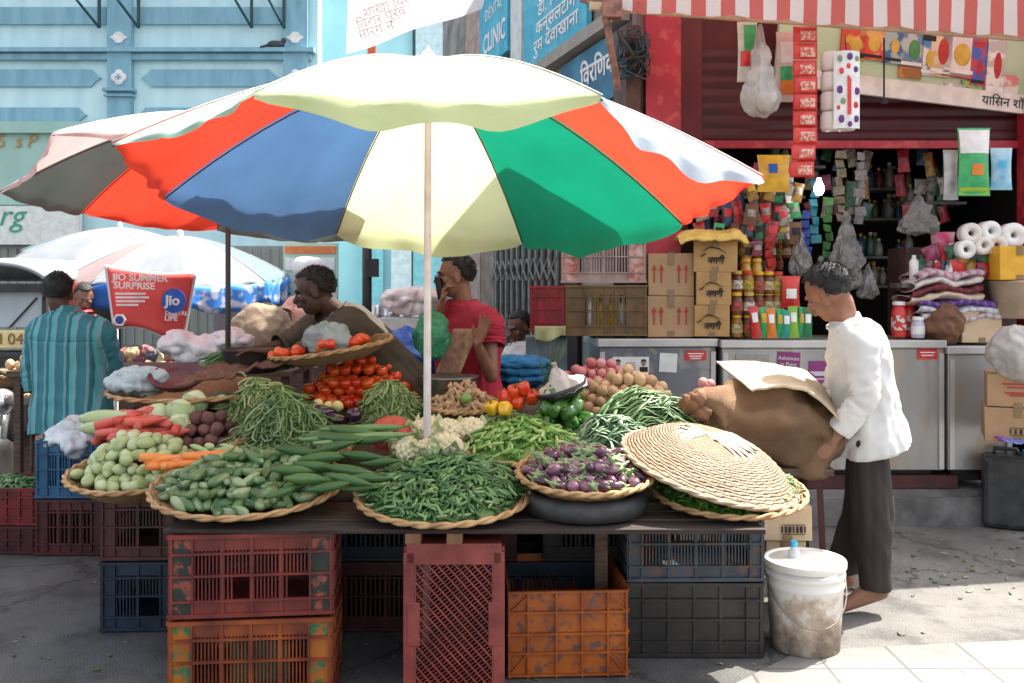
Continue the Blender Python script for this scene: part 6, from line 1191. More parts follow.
    # clothes
    if 'shirt' in parts:
        m_, g, slv, hem = parts['shirt']; q = MB(); SL, SR, HL, HR = (Vector(J[n]) for n in ('shL', 'shR', 'hipL', 'hipR'))
        sw = (SL - SR).length / 2; sv = (SL - SR).normalized(); mid = (SL + SR) / 2; hv = (HL - HR).normalized(); pd = (pe - ch).normalized(); seed_ = h.x * 7
        hemc = pe + pd * (.075 + hem); stations = [(nk + up_ * .018, .058, .060), (nk + up_ * .0, .085, .068), (mid.lerp(nk, .55) + up_ * .03, sw * .62, .08), (mid + up_ * .022, sw * .93, .088), (mid - up_ * .03, sw + .035, .105), (mid.lerp(ch, .7) - up_ * .03, max(.165, sw + .02), .122), (ch.lerp(pe, .4), .165, .125), (ch.lerp(pe, .7), .163, .125), (pe, .192, .136), (hemc, .20, .14)]
        n_ = 72; rings = []; R_ = []
        for a in range(len(stations) - 1):
            (c0, w0, d0), (c1, w1, d1) = stations[a], stations[a + 1]; st_ = 3 if a < 4 else 7
            for b_ in range(st_): t_ = b_ / st_; R_.append((c0.lerp(c1, t_), w0 + (w1 - w0) * t_, d0 + (d1 - d0) * t_))
        R_.append(stations[-1]); m2 = len(R_); vs = []
        for a, (c_, w_, d_) in enumerate(R_):
            t_ = a / (m2 - 1); side = sv.lerp(hv, t_).normalized(); ax_ = (R_[min(a + 2, m2 - 1)][0] - R_[max(a - 2, 0)][0]).normalized() if a > 10 else -up_; side = (side - ax_ * side.dot(ax_)).normalized(); dep_ = ax_.cross(side)
            for b_ in range(n_):
                th = 2 * PI * b_ / n_; cx_, sx_ = math.cos(th), math.sin(th); e_ = .8
                fold = (.35 + t_) * (.010 * noise.noise(Vector((th * 1.9 + seed_, t_ * 2.2, seed_))) + .007 * (1 - 2.4 * abs(noise.noise(Vector((math.cos(th) * 4.5 + t_ * 1.5, math.sin(th) * 4.5, t_ * 2.6 + seed_)))))) + .006 * (1 - 3 * abs(noise.noise(Vector((cx_ * 2 + t_ * 7 + seed_, sx_ * 2 - t_ * 3, t_ * 5)))))
                r1 = w_ + g + fold; r2 = d_ + g + fold
                vs.append(c_ + side * (math.copysign(abs(cx_) ** e_, cx_) * r1) + dep_ * (math.copysign(abs(sx_) ** e_, sx_) * r2) + pd * ((.012 * math.sin(th * 2 + 1)) if a == m2 - 1 else 0))
        q.add(vs, [(a * n_ + b_, a * n_ + (b_ + 1) % n_, (a + 1) * n_ + (b_ + 1) % n_, (a + 1) * n_ + b_) for a in range(m2 - 1) for b_ in range(n_)])
        q.build('shirt', m_, o, True, root=o, thick=.003)
        for S in 'LR':
            A_, B_, C_ = (Vector(J[n + S]) for n in ('sh', 'el', 'wr')); q = MB(); k_ = 34; pts = []; rs = []
            A0 = A_.lerp(mid, .28) + up_ * .0; end = slv
            for a in range(k_ + 1):
                u_ = end * a / k_
                if u_ < .12: p_ = A0.lerp(A_.lerp(B_, .12), u_ / .12)
                elif u_ <= .85: p_ = A_.lerp(B_, u_)
                elif u_ < 1.15: tt = (u_ - .85) / .3; p_ = A_.lerp(B_, .85).lerp(B_, tt).lerp(B_.lerp(B_.lerp(C_, .15), tt), tt)
                else: p_ = B_.lerp(C_, u_ - 1)
                r_ = .078 - .02 * min(1, u_) if slv > 1 else .076 - .004 * u_; r_ -= .014 * max(0, u_ - 1); pts.append(p_); rs.append(r_ + g * .4 - .006)
            q.tube(pts, rs, 28, cap=False); n2_ = 28
            for a in range(k_ + 1):
                for b_ in range(n2_):
                    i_ = a * n2_ + b_; v = q.v[i_]; d_ = (v - pts[a]).normalized(); u_ = a / k_
                    q.v[i_] = v + d_ * (.009 * (1 - 2.6 * abs(noise.noise(Vector((b_ * .16 + u_ * 5, u_ * 9 * max(1, slv), seed_ + ord(S)))))) + .007 * noise.noise(Vector((math.cos(b_ / n2_ * 6.28) * 1.3, math.sin(b_ / n2_ * 6.28) * 1.3, u_ * 5 + seed_))))
            q.build('sleeve', m_, o, True, root=o, thick=.003)
        if parts.get('collar'):
            q = MB(); q.grid(lambda u, v: nk + (Matrix.Rotation((u - .5) * 5.2 + PI, 3, up_) @ f_flat(f, up_)) * (.064 + .016 * v) + up_ * (.045 - .05 * v + .012 * math.sin(u * PI) - .02 * v * (abs(u - .5) * 2) ** 4), 30, 4); q.build('collar', m_, o, True, root=o, thick=.004)
    if 'trousers' in parts:
        m_, g, low = parts['trousers']; q = MB()
        for S in 'LR':
            A_, B_, C_ = (Vector(J[n + S]) for n in ('hip', 'kn', 'an')); q.cap(A_, B_, .072 * k + g, .078 * k + g, 16); q.cap(B_, B_.lerp(C_, low), .078 * k + g, .062 * k + g, 16)
        q.cap(Vector(J['hipL']), Vector(J['hipR']), .068 * k + g * .5, .068 * k + g * .5, 16); tr_ = bake(q.build('trousers', m_, o, True, root=o), .011, 4)
        displace(tr_.data, lambda c: .013 * noise.noise(Vector((c.x * 9, c.y * 9, c.z * 3))) + .006 * noise.noise(Vector((c.x * 20, c.y * 20, c.z * 12 + c.x * 20))) + .007 * noise.noise(Vector((c.x * 34, c.y * 34, c.z * 2))), parts.get('cuff', .09))
    return o
V = Vector
# 1 man in white at right: seen from behind-left, walking left
Yw = 4.33
def W_(px, py, dy=0): return P(px, py, Yw + dy)
J = dict(head=W_(829, 294), neck=W_(846, 326, .02), chest=W_(857, 355, .02), pelvis=W_(870, 428, .02), shL=W_(858, 334, -.17), shR=W_(852, 332, .19), elL=W_(866, 398, -.2), wrL=W_(832, 440, -.16), elR=W_(835, 395, .2), wrR=W_(812, 425, .1),
         hipL=W_(868, 436, -.09), hipR=W_(868, 436, .1), knL=W_(872, 515, -.09), knR=W_(862, 512, .11), anL=V((W_(866, 0).x, Yw - .11, .12)), anR=V((W_(853, 0).x, Yw + .13, .10)), toeL=V((W_(850, 0).x - .09, Yw - .12, .03)), toeR=V((W_(843, 0).x - .08, Yw + .12, .03)))
sh_w = mat('shirt_white', (.70, .69, .67), (.64, .63, .62), .8, 3, .3, 14, trans=.12); tr_b = mat('trousers_brown', (.020, .013, .012), (.032, .022, .02), .8, 4, .1, 40)
person('barefoot grey-haired man in a white shirt and dark trousers bending over the jute sack', V((W_(860, 0).x, Yw, 0)), J, skinm('skin_mid', (.26, .12, .07)), {'shirt': (sh_w, .012, 1.8, .015), 'trousers': (tr_b, .006, 1.0), 'collar': 1, 'cuff': .115}, .006, hairg, facing=(-.62, .62, -.42), hup=(-.35, 0, 1), hs=1.08)
# 2 vendor leaning left over the display
Yl = 5.05
def L2(px, py, dy=0): return P(px, py, Yl + dy)
J = dict(head=L2(315, 292, -.05), neck=L2(337, 313), chest=L2(352, 325), pelvis=L2(400, 385, .05), shL=L2(338, 333, -.17), shR=L2(326, 318, .17), elL=L2(300, 356, -.25), wrL=L2(268, 352, -.3), elR=L2(285, 345, .15), wrR=L2(248, 352, -.05),
         hipL=L2(398, 388, -.08), hipR=L2(402, 384, .16), knL=L2(400, 460, -.05), knR=L2(410, 460, .2), anL=V((L2(398, 0).x, Yl + .02, .1)), anR=V((L2(412, 0).x, Yl + .25, .1)), toeL=V((L2(385, 0).x, Yl - .05, .03)), toeR=V((L2(400, 0).x, Yl + .2, .03)))
person('dark-skinned vendor in a brown shirt leaning far left across the vegetables', V((L2(400, 0).x, Yl + .1, 0)), J, skinm('skin_deep', (.065, .03, .02)), {'shirt': (mat('shirt_brown', (.075, .055, .038), (.05, .038, .028), .85, 4, .1, 60), .014, 1.2, .02), 'trousers': (tr_b, .01, 1)}, .007, hairm, facing=(-.94, -.12, -.25), hs=1.03, hand_dirs={'nL': (0, 0, -1), 'nR': (0, 0, -1)})
# 3 young man in red on the phone
Yr = 5.2
def R3(px, py, dy=0): return P(px, py, Yr + dy)
J = dict(head=R3(455, 277), neck=R3(463, 303, .02), chest=R3(468, 325, .02), pelvis=R3(468, 400, .04), shL=R3(490, 320, -.12), shR=R3(448, 316, .14), elL=R3(491, 376, -.2), wrL=R3(477, 343, -.34), elR=R3(432, 335, .05), wrR=R3(441, 305, -.06),
         hipL=R3(480, 405, -.02), hipR=R3(456, 405, .08), knL=R3(482, 470), knR=R3(456, 470), anL=V((R3(482, 0).x, Yr, .1)), anR=V((R3(456, 0).x, Yr, .1)), toeL=V((R3(478, 0).x, Yr - .15, .03)), toeR=V((R3(450, 0).x, Yr - .15, .03)))
skr = skinm('skin_warm', (.24, .11, .065))
pr3 = person('young vendor in a red T-shirt talking on a phone with one palm raised', V((R3(468, 0).x, Yr, 0)), J, skr, {'shirt': (mat('shirt_red', (.36, .012, .035), (.28, .01, .028), .85, 4, .1, 60), .012, .45, .03), 'trousers': (tr_b, .01, 1)}, .006, hairm, facing=(-.97, -.18, -.02), hs=.98, hand_dirs={'L': (.38, -.1, .9), 'nL': (-.5, -.6, .2), 'curlL': .15, 'R': (.1, 0, 1), 'nR': (1, .2, 0), 'curlR': .7})
o = tag(MB().box((0, 0, 0), (.03, .07, .13)).build('mobile_phone', mat('phone_black', (.015, .015, .018), rough=.3), bevel=.006), 'black mobile phone held to the ear of the young man in red', 'phone'); o.location = R3(439, 287, -.06); o.rotation_euler = (.2, -.15, 0)
mb = MB(); mb.ell((0, 0, 0), (.13, .10, .19), bump=.2, seed=5, n=26, m=18); mb.tube([(0, 0, .15), (.01, 0, .24)], [.04, .02], 10); o = tag(mb.build('green_bag', mat('bag_green', (.03, .22, .11), (.05, .3, .16), .4, 8, .4, 18, trans=.2), None, True), 'bulging green plastic bag hanging before the young man in red', 'bag'); o.location = R3(432, 336, -.34); o.scale = (.68, .7, .62)
mb = MB(); c0 = R3(447, 352, -.28); mb.grid(lambda u, v: c0 + V(((u - .5) * .13 + v * .1, .03 * math.sin(u * 4), (v - .5) * .24)), 10, 8); o = tag(mb.build('newspaper', mat('newsprint', (.36, .25, .17), (.26, .12, .09), .9, 26), None, True, off=c0, thick=.004), 'folded brown newspaper packet between green bag and red shirt', 'newspaper'); o.location = c0
# 4 seated man
Ys = 6.7
def S4(px, py, dy=0): return P(px, py, Ys + dy)
J = dict(head=S4(519, 328), neck=S4(526, 343), chest=S4(529, 356), pelvis=S4(532, 400), shL=S4(541, 352, -.08), shR=S4(513, 352, .05), elL=S4(545, 385, -.12), wrL=S4(530, 402, -.25), elR=S4(508, 382, 0), wrR=S4(515, 402, -.2), hipL=S4(540, 405), hipR=S4(522, 405), knL=S4(538, 405, -.4), knR=S4(515, 405, -.4), anL=V((S4(536, 0).x, Ys - .42, .1)), anR=V((S4(514, 0).x, Ys - .42, .1)), toeL=V((S4(535, 0).x, Ys - .55, .03)), toeR=V((S4(512, 0).x, Ys - .55, .03)))
person('man in a white shirt sitting with lowered head by the folding gate', V((S4(530, 0).x, Ys, 0)), J, skinm('skin_tan', (.15, .07, .04)), {'shirt': (sh_w, .012, .5, .02), 'trousers': (tr_b, .01, 1)}, .009, hairm, facing=(-.7, -.65, -.3), hs=.95)
o = E('low_stool', 'low dark stool under the seated man in white', 'stool', (S4(530, 0).x, Ys + .02, 0)); MB().box((0, 0, (S4(0, 412).z) - .05), (.3, .3, .04)).build('seat', wood, o)
for x in (-.12, .12):
    for y in (-.12, .12): mb = MB(); mb.box((x, y, (S4(0, 412).z) / 2 - .04), (.03, .03, S4(0, 412).z - .08)); mb.build('leg', wood, o)
mb = MB(); c0 = P(517, 378, 5.55); [mb.ell(c0 + V((.01 * k, 0, .045 * k)), (.2 - .015 * k, .15, .032), n=26, m=10, bump=.25, seed=40 + k) for k in range(3)]; o = tag(mb.build('blue_cloth', mat('cloth_teal_blue', (.01, .16, .32), (.01, .1, .24), .85, 6, .3, 30), None, True, off=c0), 'folded bright blue cloth lying right of the young man in red', 'cloth'); o.location = c0
o = E('side_table', 'dark slatted stand beneath the folded blue cloth', 'table', P(510, 392, 5.55)); o.location.z = 0; MB().box((0, 0, .85), (.34, .3, .03)).build('top', wood, o)
for x in (-.15, .15): 
    for y in (-.13, .13): mb = MB(); mb.box((x, y, .42), (.03, .03, .84)); mb.build('leg', wood, o)
# 5 man in teal shirt, back view
Yt = 5.6
def T5(px, py, dy=0): return P(px, py, Yt + dy)
J = dict(head=T5(58, 294), neck=T5(65, 315), chest=T5(70, 335, .01), pelvis=T5(72, 412, .0), shL=T5(42, 328), shR=T5(98, 328, -.02), elL=T5(33, 372, .04), wrL=T5(36, 402, .06), elR=T5(112, 366, .1), wrR=T5(108, 388, .28),
         hipL=T5(58, 418), hipR=T5(86, 418), knL=T5(58, 485), knR=T5(86, 485), anL=V((T5(58, 0).x, Yt, .1)), anR=V((T5(86, 0).x, Yt, .1)), toeL=V((T5(58, 0).x, Yt + .15, .03)), toeR=V((T5(86, 0).x, Yt + .15, .03)))
teal = stripes('shirt_teal', [(0, (.035, .19, .22)), (.22, (.14, .30, .34)), (.34, (.025, .14, .17)), (.5, (.07, .36, .38)), (.66, (.17, .33, .36)), (.8, (.03, .17, .21))], .115, 0, .85)
person('man seen from behind in a teal striped shirt, holding a stick at the left', V((T5(72, 0).x, Yt, 0)), J, skinm('skin_dark', (.07, .032, .02)), {'shirt': (teal, .03, 1.6, .04), 'collar': 1, 'trousers': (mat('trousers_black', (.02, .02, .024)), .01, 1)}, .007, hairm, facing=(-.25, .95, -.1), hs=1.0, face=False)
mb = MB(); mb.tube([T5(33, 392, .02), V((T5(32, 0).x, Yt - .02, 0))], .011, 8); tag(mb.build('walking_stick', wood), 'dark walking stick held by the man in the teal shirt', 'stick')
# 6 child in red beyond
def K6(px, py, dy=0): return P(px, py, 7.6 + dy)
J = dict(head=K6(84, 297), neck=K6(80, 312), chest=K6(79, 325), pelvis=K6(80, 375), shL=K6(69, 322), shR=K6(92, 322), elL=K6(66, 350), wrL=K6(72, 368, -.1), elR=K6(96, 348), wrR=K6(92, 365, -.1), hipL=K6(74, 380), hipR=K6(88, 380), knL=K6(74, 420), knR=K6(88, 420), anL=K6(74, 458), anR=K6(88, 458), toeL=K6(72, 464, -.1), toeR=K6(90, 464, -.1))
for n_ in ('anL', 'anR'): J[n_].z = .1
for n_ in ('toeL', 'toeR'): J[n_].z = .03
person('person in a red top looking down beyond the man in teal', V((K6(80, 0).x, 7.6, 0)), J, skinm('skin_mid2', (.22, .11, .07)), {'shirt': (mat('top_red', (.5, .015, .02)), .012, .5, .02), 'trousers': (tr_b, .01, 1)}, .012, hairm, facing=(.5, -.75, -.5), hs=.88)
# 7 man in white cap and pink shirt
def M7(px, py, dy=0): return P(px, py, 8.2 + dy)
J = dict(head=M7(307, 277), neck=M7(312, 295), chest=M7(311, 308), pelvis=M7(314, 362), shL=M7(295, 304), shR=M7(328, 304), elL=M7(283, 322, -.15), wrL=M7(276, 300 + 14, -.3), elR=M7(335, 330), wrR=M7(328, 350, -.2), hipL=M7(306, 366), hipR=M7(322, 366), knL=M7(306, 410), knR=M7(322, 410), anL=M7(306, 440), anR=M7(322, 440), toeL=M7(305, 448, -.1), toeR=M7(322, 448, -.1))
for n_ in ('anL', 'anR'): J[n_].z = .1
for n_ in ('toeL', 'toeR'): J[n_].z = .03
p7 = person('man in a white cap and pink shirt standing behind the leaning vendor', V((M7(312, 0).x, 8.2, 0)), J, skinm('skin_mid3', (.25, .13, .09)), {'shirt': (mat('shirt_pink', (.7, .36, .3), (.6, .3, .26), .85), .014, .6, .04), 'trousers': (mat('trousers_pale', (.5, .5, .48)), .01, 1)}, .012, hairm, facing=(-.9, -.3, -.2), hs=1)
mb = MB(); mb.lathe([(.125, -.04), (.135, 0), (.13, .06), (.09, .1), (.001, .11)], 24, J['head'] + V((.01, 0, .07))); mb.build('white_cap', white, p7, True, root=p7)
# 8 person in pale lavender beyond the dark pole
def N8(px, py, dy=0): return P(px, py, 8.9 + dy)
J = dict(head=N8(236, 288), neck=N8(236, 303), chest=N8(236, 316), pelvis=N8(237, 368), shL=N8(224, 312), shR=N8(250, 312), elL=N8(220, 340), wrL=N8(224, 362), elR=N8(254, 338), wrR=N8(252, 362), hipL=N8(230, 372), hipR=N8(244, 372), knL=N8(230, 405), knR=N8(244, 405), anL=N8(230, 430), anR=N8(244, 430), toeL=N8(230, 435, -.1), toeR=N8(244, 435, -.1))
for n_ in ('anL', 'anR'): J[n_].z = .1
for n_ in ('toeL', 'toeR'): J[n_].z = .03
person('person in pale lavender clothes standing beyond the dark umbrella pole', V((N8(236, 0).x, 8.9, 0)), J, skinm('skin_light2', (.3, .17, .12)), {'shirt': (mat('lavender', (.5, .47, .62), (.6, .58, .66), .85), .02, 1.5, .2), 'trousers': (mat('pale_lav', (.55, .55, .6)), .01, 1)}, .012, hairm, facing=(.6, .7, 0), hs=.95, face=False)
# ------------------------------------------------------------------ red phone banner on sticks
jb = E('phone_banner', 'red phone company banner with white slogan and a round blue logo on white posts', 'banner', P(150, 320, 6.6)); c_ = jb.location.copy()
q00, q10, q11, q01 = P(113, 330, 6.5), P(184, 338, 6.7), P(197, 271, 6.7), P(104, 264, 6.5)
def jbf(u, v, d=0):
    p = q00.lerp(q10, u).lerp(q01.lerp(q11, u), v); p.y += .012 * math.sin(u * 7) + d; p.z += (-.03 * math.sin(u * PI) * (v) + .03 * math.sin(u * 5) * (1 - v)); return p
MB().grid(lambda u, v: jbf(u, v), 24, 12).build('cloth', mat('banner_white', (.7, .66, .66), rough=.7), jb, True, root=jb, thick=.004)
MB().grid(lambda u, v: jbf(.03 + .94 * u, .03 + .94 * v, -.006), 24, 12).build('red_field', mat('banner_red', (.62, .05, .05), (.68, .1, .08), .6, 3), jb, True, root=jb, thick=.002)
for s_, u, v, sz in (('JIO SUMMER', .09, .82, .066), ('SURPRISE', .09, .69, .066), ('DIGITAL', .72, .38, .04), ('LIFE', .72, .30, .05)):
    text(s_, jbf(u, v, -.03) - c_, sz, wl, jb, (PI / 2, .03, .2), bold=.0015, align='LEFT')
for u_, v_, w2 in ((.1, .56, .2), (.1, .50, .22), (.1, .44, .19), (.1, .38, .14)): pb_ = jbf(u_, v_, -.03) - c_; MB().bar(pb_, pb_ + V((w2, .02, 0)), .004, .014).build('print', wl, jb)
p_ = jbf(.82, .58, -.05) - c_; MB().lathe([(.085, 0), (.085, .006), (.001, .007)], 28, p_, Matrix.Rotation(PI / 2, 3, 'X')).build('logo_disc', mat('logo_blue', (.02, .10, .45)), jb, root=jb, off=(0, 0, 0)); text('Jio', p_ + V((0, -.03, 0)), .095, wl, jb, (PI / 2, 0, .1), bold=.003)
p_ = jbf(.13, .14, -.04) - c_; MB().lathe([(.045, 0), (.045, .006), (.001, .007)], 6, p_, Matrix.Rotation(PI / 2, 3, 'X')).build('badge', wl, jb, off=(0, 0, 0)); MB().lathe([(.028, 0), (.028, .009), (.001, .01)], 20, p_, Matrix.Rotation(PI / 2, 3, 'X')).build('badge', mat('logo_blue2', (.03, .06, .3)), jb, off=(0, 0, 0))
for px in (116, 181): mb = MB(); a_ = P(px, 322, 6.75); mb.tube([a_ + V((0, 0, .3)), V((a_.x, a_.y, 0))], .018, 8); mb.build('post', white, jb, root=jb)
# ------------------------------------------------------------------ auto rickshaw at left
Ya = 7.6
def A_(px, py, dy=0): return P(px, py, Ya + dy)
ar = E('auto_rickshaw', 'grey roofed auto rickshaw facing the camera at the left edge', 'auto rickshaw', V((A_(0, 0).x, Ya + .9, 0))); 
xl_, xr_ = A_(-62, 0).x, A_(43, 0).x; xc = (xl_ + xr_) / 2; hw = (xr_ - xl_) / 2
mb = MB(); zt = A_(0, 258).z; ze = A_(0, 288).z
mb.grid(lambda u, v: (xc + math.sin((u - .5) * 2.6) / math.sin(1.3) * hw, Ya + .15 * (1 - math.cos((u - .5) * 2)) + v * 1.8, ze - .08 + (zt - ze + .08) * max(0, math.cos((u - .5) * 2.6)) ** .6 * (.86 + .14 * math.sin(min(1, v * 4) * PI / 2))), 26, 12)
mb.build('canopy', mat('rexine_grey', (.32, .34, .35), (.22, .24, .26), .5, 6), ar, True, root=ar, thick=.03)
MB().box((xc, Ya + .1, A_(0, 340).z), (hw * 1.96, .06, .15)).build('number_board', mat('plate_yellow', (.72, .6, .3)), ar, root=ar, bevel=.01)
text('MH 04 1824', V((xc + .2, Ya + .06, A_(0, 340).z)) - ar.location, .13, mat('plate_ink', (.2, .1, .02)), ar)
MB().box((xc, Ya + .12, A_(0, 310).z), (hw * 1.75, .02, .28)).build('windscreen', mat('windscreen_glass', (.32, .38, .42), (.42, .48, .5), .1, 2), ar, root=ar)
MB().box((xc, Ya + .1, A_(0, 288).z), (hw * 1.9, .1, .07)).build('windscreen_frame', black, ar, root=ar)
for x in (xc - hw * .92, xc + hw * .92): MB().bar((x, Ya + .1, A_(0, 350).z), (x, Ya + .1, A_(0, 285).z), .035).build('pillar', black, ar, root=ar)
MB().bar(V((xc + .1, Ya + .1, A_(0, 328).z)), V((xc + .32, Ya + .1, A_(0, 298).z)), .012).build('wiper', black, ar, root=ar)
MB().box((xc, Ya + .13, .62), (hw * 1.85, .1, .62)).build('front_panel', mat('auto_black', (.015, .015, .018), rough=.35), ar, root=ar, bevel=.04)
MB().box((xc, Ya + 1.0, .55), (hw * 1.9, 1.5, .5)).build('body', MATS['auto_black'], ar, root=ar, bevel=.05)
MB().box((xc, Ya + 1.75, 1.2), (hw * 1.6, .06, .9)).build('rear_panel', MATS['auto_black'], ar, root=ar)
for x in (xc - hw * .6, xc + hw * .6):
    MB().lathe([(.001, 0), (.07, 0), (.08, .02), (.07, .05)], 18, (x, Ya + .06, .72), Matrix.Rotation(PI / 2, 3, 'X')).build('headlight', mat('chrome', (.7, .7, .7), rough=.12, metal=.9), ar, True, root=ar)
for x, y in ((xc, Ya + .25), (xc - hw * .8, Ya + 1.4), (xc + hw * .8, Ya + 1.4)): MB().lathe([(.1, -.06), (.2, -.06), (.22, -.03), (.22, .03), (.2, .06), (.1, .06)], 26, (x, y, .222), Matrix.Rotation(PI / 2, 3, 'Y')).build('wheel', black, ar, True, root=ar)
# parked scooter headlamp end at the far left
sc_ = E('parked_scooter', 'front of a parked scooter with a chrome headlamp at the left edge', 'scooter', V((P(-2, 0, 6.3).x, 6.3, 0))); b0 = sc_.location
MB().ell(P(2, 402, 6.2), (.09, .08, .09)).build('headlamp', mat('chrome', (.7, .7, .7)), sc_, True, root=sc_); MB().tube([P(-30, 380, 6.35), P(0, 372, 6.3), P(14, 378, 6.3)], .014, 8).build('handlebar', black, sc_, True, root=sc_)
MB().tube([P(2, 410, 6.3), V((b0.x + .02, 6.25, .25))], [.05, .03], 10).build('front_fork', MATS['chrome'], sc_, True, root=sc_); MB().lathe([(.12, -.04), (.2, -.05), (.23, 0), (.2, .05), (.12, .04)], 26, (b0.x + .02, 6.25, .235), Matrix.Rotation(PI / 2, 3, 'Y')).build('wheel', black, sc_, True, root=sc_)
MB().box((b0.x - .05, 6.75, .55), (.25, .8, .3)).build('body', MATS['auto_black'], sc_, root=sc_, bevel=.06)
# vendor's goods beyond the teal man
gc = E('produce_stand', 'dark stand with baskets of produce between the rickshaw and the man in teal', 'stand', V((P(18, 0, 6.9).x, 6.9, 0)))
MB().box((gc.location.x, 6.9, .42), (.45, .4, .84)).build('stand', wood, gc, root=gc)
for i, (px, py) in enumerate(((18, 392), (16, 373))): basket('small basket %s beside the man in teal' % ('on the stand' if i == 0 else 'stacked above another'), P(px, py, 6.75), .19, .09, .05, seg=36)
pile(po, spot(6, 32, 356, 372, .6, Y=6.75), .062, 'potato in the small basket beside the man in teal', 'potato', 'potatoes in the small basket')
# goods beneath the phone banner
g2 = E('market_stall', 'shaded stall of small goods beneath the red phone banner', 'stall', V((P(150, 0, 7.3).x, 7.3, 0)))
MB().box((g2.location.x, 7.3, .4), (1.1, .5, .8)).build('counter', wood, g2, root=g2)
for i in range(16):
    c = P(112 + (i * 9.5) % 72, 372 - (i // 8) * 14, 7.2 + .1 * (i // 8)); o = MB().ell((0, 0, 0), (U(.06, .1), .07, U(.05, .09)), bump=.3, seed=i, n=14, m=9).build('cloth_bundle', mat('bundle_%d' % (i % 5), ((.35, .25, .12), (.12, .02, .03), (.03, .03, .05), (.4, .3, .2), (.18, .08, .05))[i % 5]), None, True); o.location = c; tag(o, 'small shaded bundle piled on the stall beneath the phone banner', 'bundle', 'bundles beneath the phone banner')
# big tan sack and clutter behind the vendor
o = tag(MB().ell((0, 0, .2), (.27, .25, .25), bump=.2, seed=3, n=26, m=16).build('tan_sack', mat('sack_tan', (.26, .19, .13), (.2, .145, .1), .9, 5, .4, 80), None, True), 'bulky tan sack behind the outstretched arm of the vendor', 'sack'); o.location = P(262, 362, 7.4)
o = E('sack_platform', 'dark platform beneath the bulky tan sack', 'platform', V((P(262, 0, 7.4).x, 7.4, 0))); MB().box((0, 0, .42), (.95, .6, .84)).build('deck', wood, o)
sg2 = E('stall_sign', 'pale green sign with an orange band behind the vendor in brown', 'sign', P(312, 270, 9.2)); bx_ = sg2.location
mb = MB(); a, c_ = P(284, 330, 9.2), P(338, 243, 9.2); mb.box(((a.x + c_.x) / 2, 9.2, (a.z + c_.z) / 2), (c_.x - a.x, .05, c_.z - a.z)); mb.build('board', mat('sign_mint', (.35, .55, .4), (.5, .62, .5), .6, 3), sg2, root=sg2)
mb = MB(); mb.box(((a.x + c_.x) / 2, 9.17, P(0, 250, 9.2).z), ((c_.x - a.x) * .94, .02, .07)); mb.build('orange_band', mat('band_orange', (.7, .2, .06)), sg2, root=sg2); mb = MB(); mb.box(((a.x + c_.x) / 2, 9.17, P(0, 264, 9.2).z), ((c_.x - a.x) * .9, .02, .12)); mb.build('white_band', white, sg2, root=sg2)
for px in (286, 336): mb = MB(); mb.box((P(px, 0, 9.22).x, 9.24, .6), (.04, .04, 1.2)); mb.build('post', iron, sg2, root=sg2)
# pole with electric box and steel ware
ep = E('lamp_post', 'dark iron post with a switch box behind the vendor', 'post', V((P(367, 0, 7.9).x, 7.9, 0))); MB().tube([(0, 0, 0), (0, 0, 3.0)], .04, 12).build('pole', poled, ep, True); MB().box((.05, -.04, P(0, 268, 7.9).z), (.1, .08, .15)).build('switch_box', black, ep)
tt = E('steelware_stall', 'pale stall crowded with steel vessels between the two vendors', 'stall', V((P(398, 0, 8.4).x, 8.4, 0))); MB().box((0, 0, .5), (.9, .5, 1.0)).build('counter', mat('stall_white', (.6, .6, .6), (.5, .45, .42), .7), tt)
ssm = mat('vessel_steel', (.6, .6, .62), (.5, .48, .46), .22, metal=.8)
for i in range(16):
    r_ = U(.05, .09); o = MB().lathe([(r_ * .7, 0), (r_, .04), (r_ * .95, U(.1, .2)), (r_ * 1.05, .21), (.001, .19)], 16).build('steel_vessel', ssm, None, True); o.location = (tt.location.x - .42 + (i % 8) * .12, 8.3 + .16 * (i // 8), 1.0); o.scale = (1, 1, U(.7, 1.5)); tag(o, 'steel vessel standing on the crowded pale stall', 'vessel', 'steel vessels on the pale stall')
mb = MB(); mb.ell((0, 0, 0), (.3, .15, .12), bump=.6, seed=31, n=26, m=14); o = tag(mb.build('blue_tarpaulin', mat('tarp_blue', (.01, .06, .3), (.02, .1, .4), .5, 6), None, True), 'crumpled blue tarpaulin between the leaning vendor and young man in red', 'tarpaulin'); o.location = P(408, 355, 5.7)
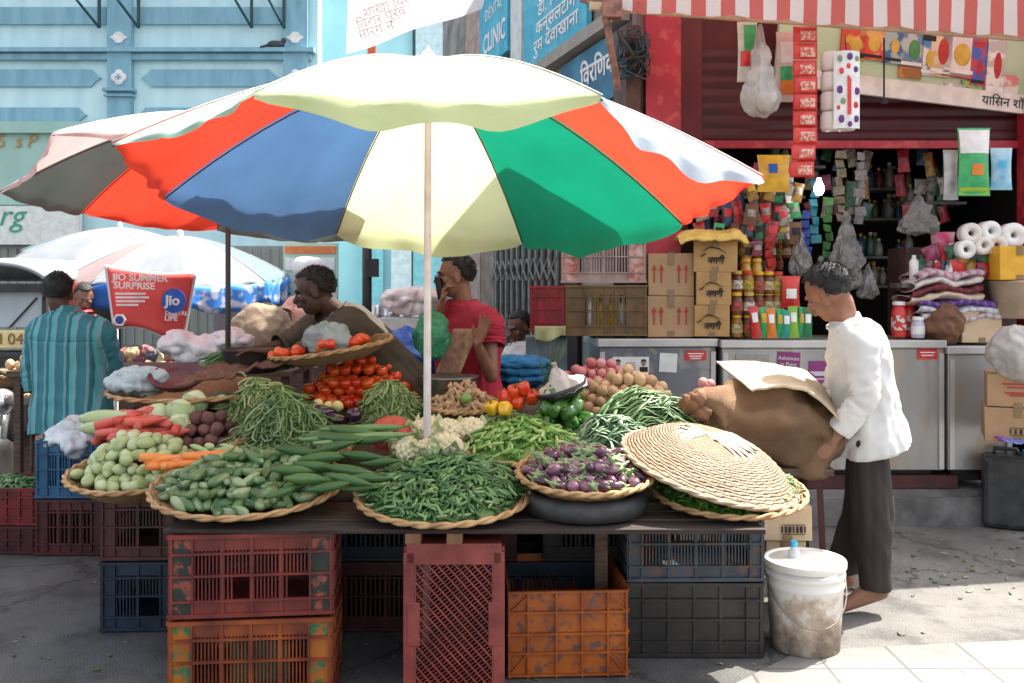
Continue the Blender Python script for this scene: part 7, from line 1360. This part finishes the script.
mb = MB(); mb.ell((0, 0, 0), (.22, .15, .1), bump=.5, seed=33, n=26, m=14); o = tag(mb.build('white_bundle', mat('bundle_white', (.7, .66, .64), (.6, .4, .36), .8, 9), None, True), 'heap of white and pink cloth behind the white pole', 'bundle'); o.location = P(412, 300, 7.6)
o = E('bundle_table', 'pale table under the white cloth heap', 'table', V((P(412, 0, 7.6).x, 7.6, 0))); MB().box((0, 0, .6), (.5, .3, 1.2)).build('table', mat('stall_white', (1, 1, 1)), o)
mb = MB(); c_ = P(400, 364, 5.7); mb.box((c_.x, 5.8, c_.z / 2 - .06), (.6, .35, c_.z - .12)); tag(mb.build('wooden_chest', wood, off=(c_.x, 5.8, 0)), 'dark chest beneath the crumpled blue tarpaulin', 'chest').location = (c_.x, 5.8, 0)
# crumple the soft bags and cloth heaps
done = set()
for o in list(COL.objects):
    nm = o.name.split('.')[0]
    spec = {'plastic_bag': (.013, 17), 'white_bag': (.012, 13), 'plastic_wrap': (.02, 12), 'blue_tarpaulin': (.022, 10), 'white_bundle': (.016, 11), 'jute_sack': (.018, 13), 'white_sack': (.018, 12), 'tan_sack': (.012, 6), 'cloth_bundle': (.014, 16), 'plastic_sheet': (.015, 12), 'plastic_sack': (.01, 12), 'brown_sacking': (.014, 9), 'green_bag': (.014, 12), 'blue_cloth': (.012, 14), 'carrier_bag': (.016, 15), 'bag': (.016, 12)}.get(nm)
    if not spec or o.type != 'MESH' or o.data.name in done: continue
    amp, fq = spec; mt = o.data.materials[0]; md = o.modifiers.new('ss', 'SUBSURF'); md.levels = 2 if len(o.data.vertices) < 900 else 1; th = [m for m in o.modifiers if m.type == 'SOLIDIFY']; tk = th[0].thickness if th else 0
    for m in th: o.modifiers.remove(m)
    me = evalmesh(o); o.modifiers.clear(); o.data = me; done.add(me.name)
    if tk: md = o.modifiers.new('solid', 'SOLIDIFY'); md.thickness = tk
    s_ = len(done) * 7.3
    displace(me, lambda c: amp * (1.1 - 2.6 * abs(noise.noise(Vector((c.x * fq + s_, c.y * fq, c.z * fq * .8)) + noise.noise_vector(c * fq * .5) * .8))) + amp * .5 * (.6 - 1.6 * abs(noise.noise(c * fq * 2.6))))
    for p in me.polygons: p.use_smooth = True

bpy.data.scenes.remove(TMP)
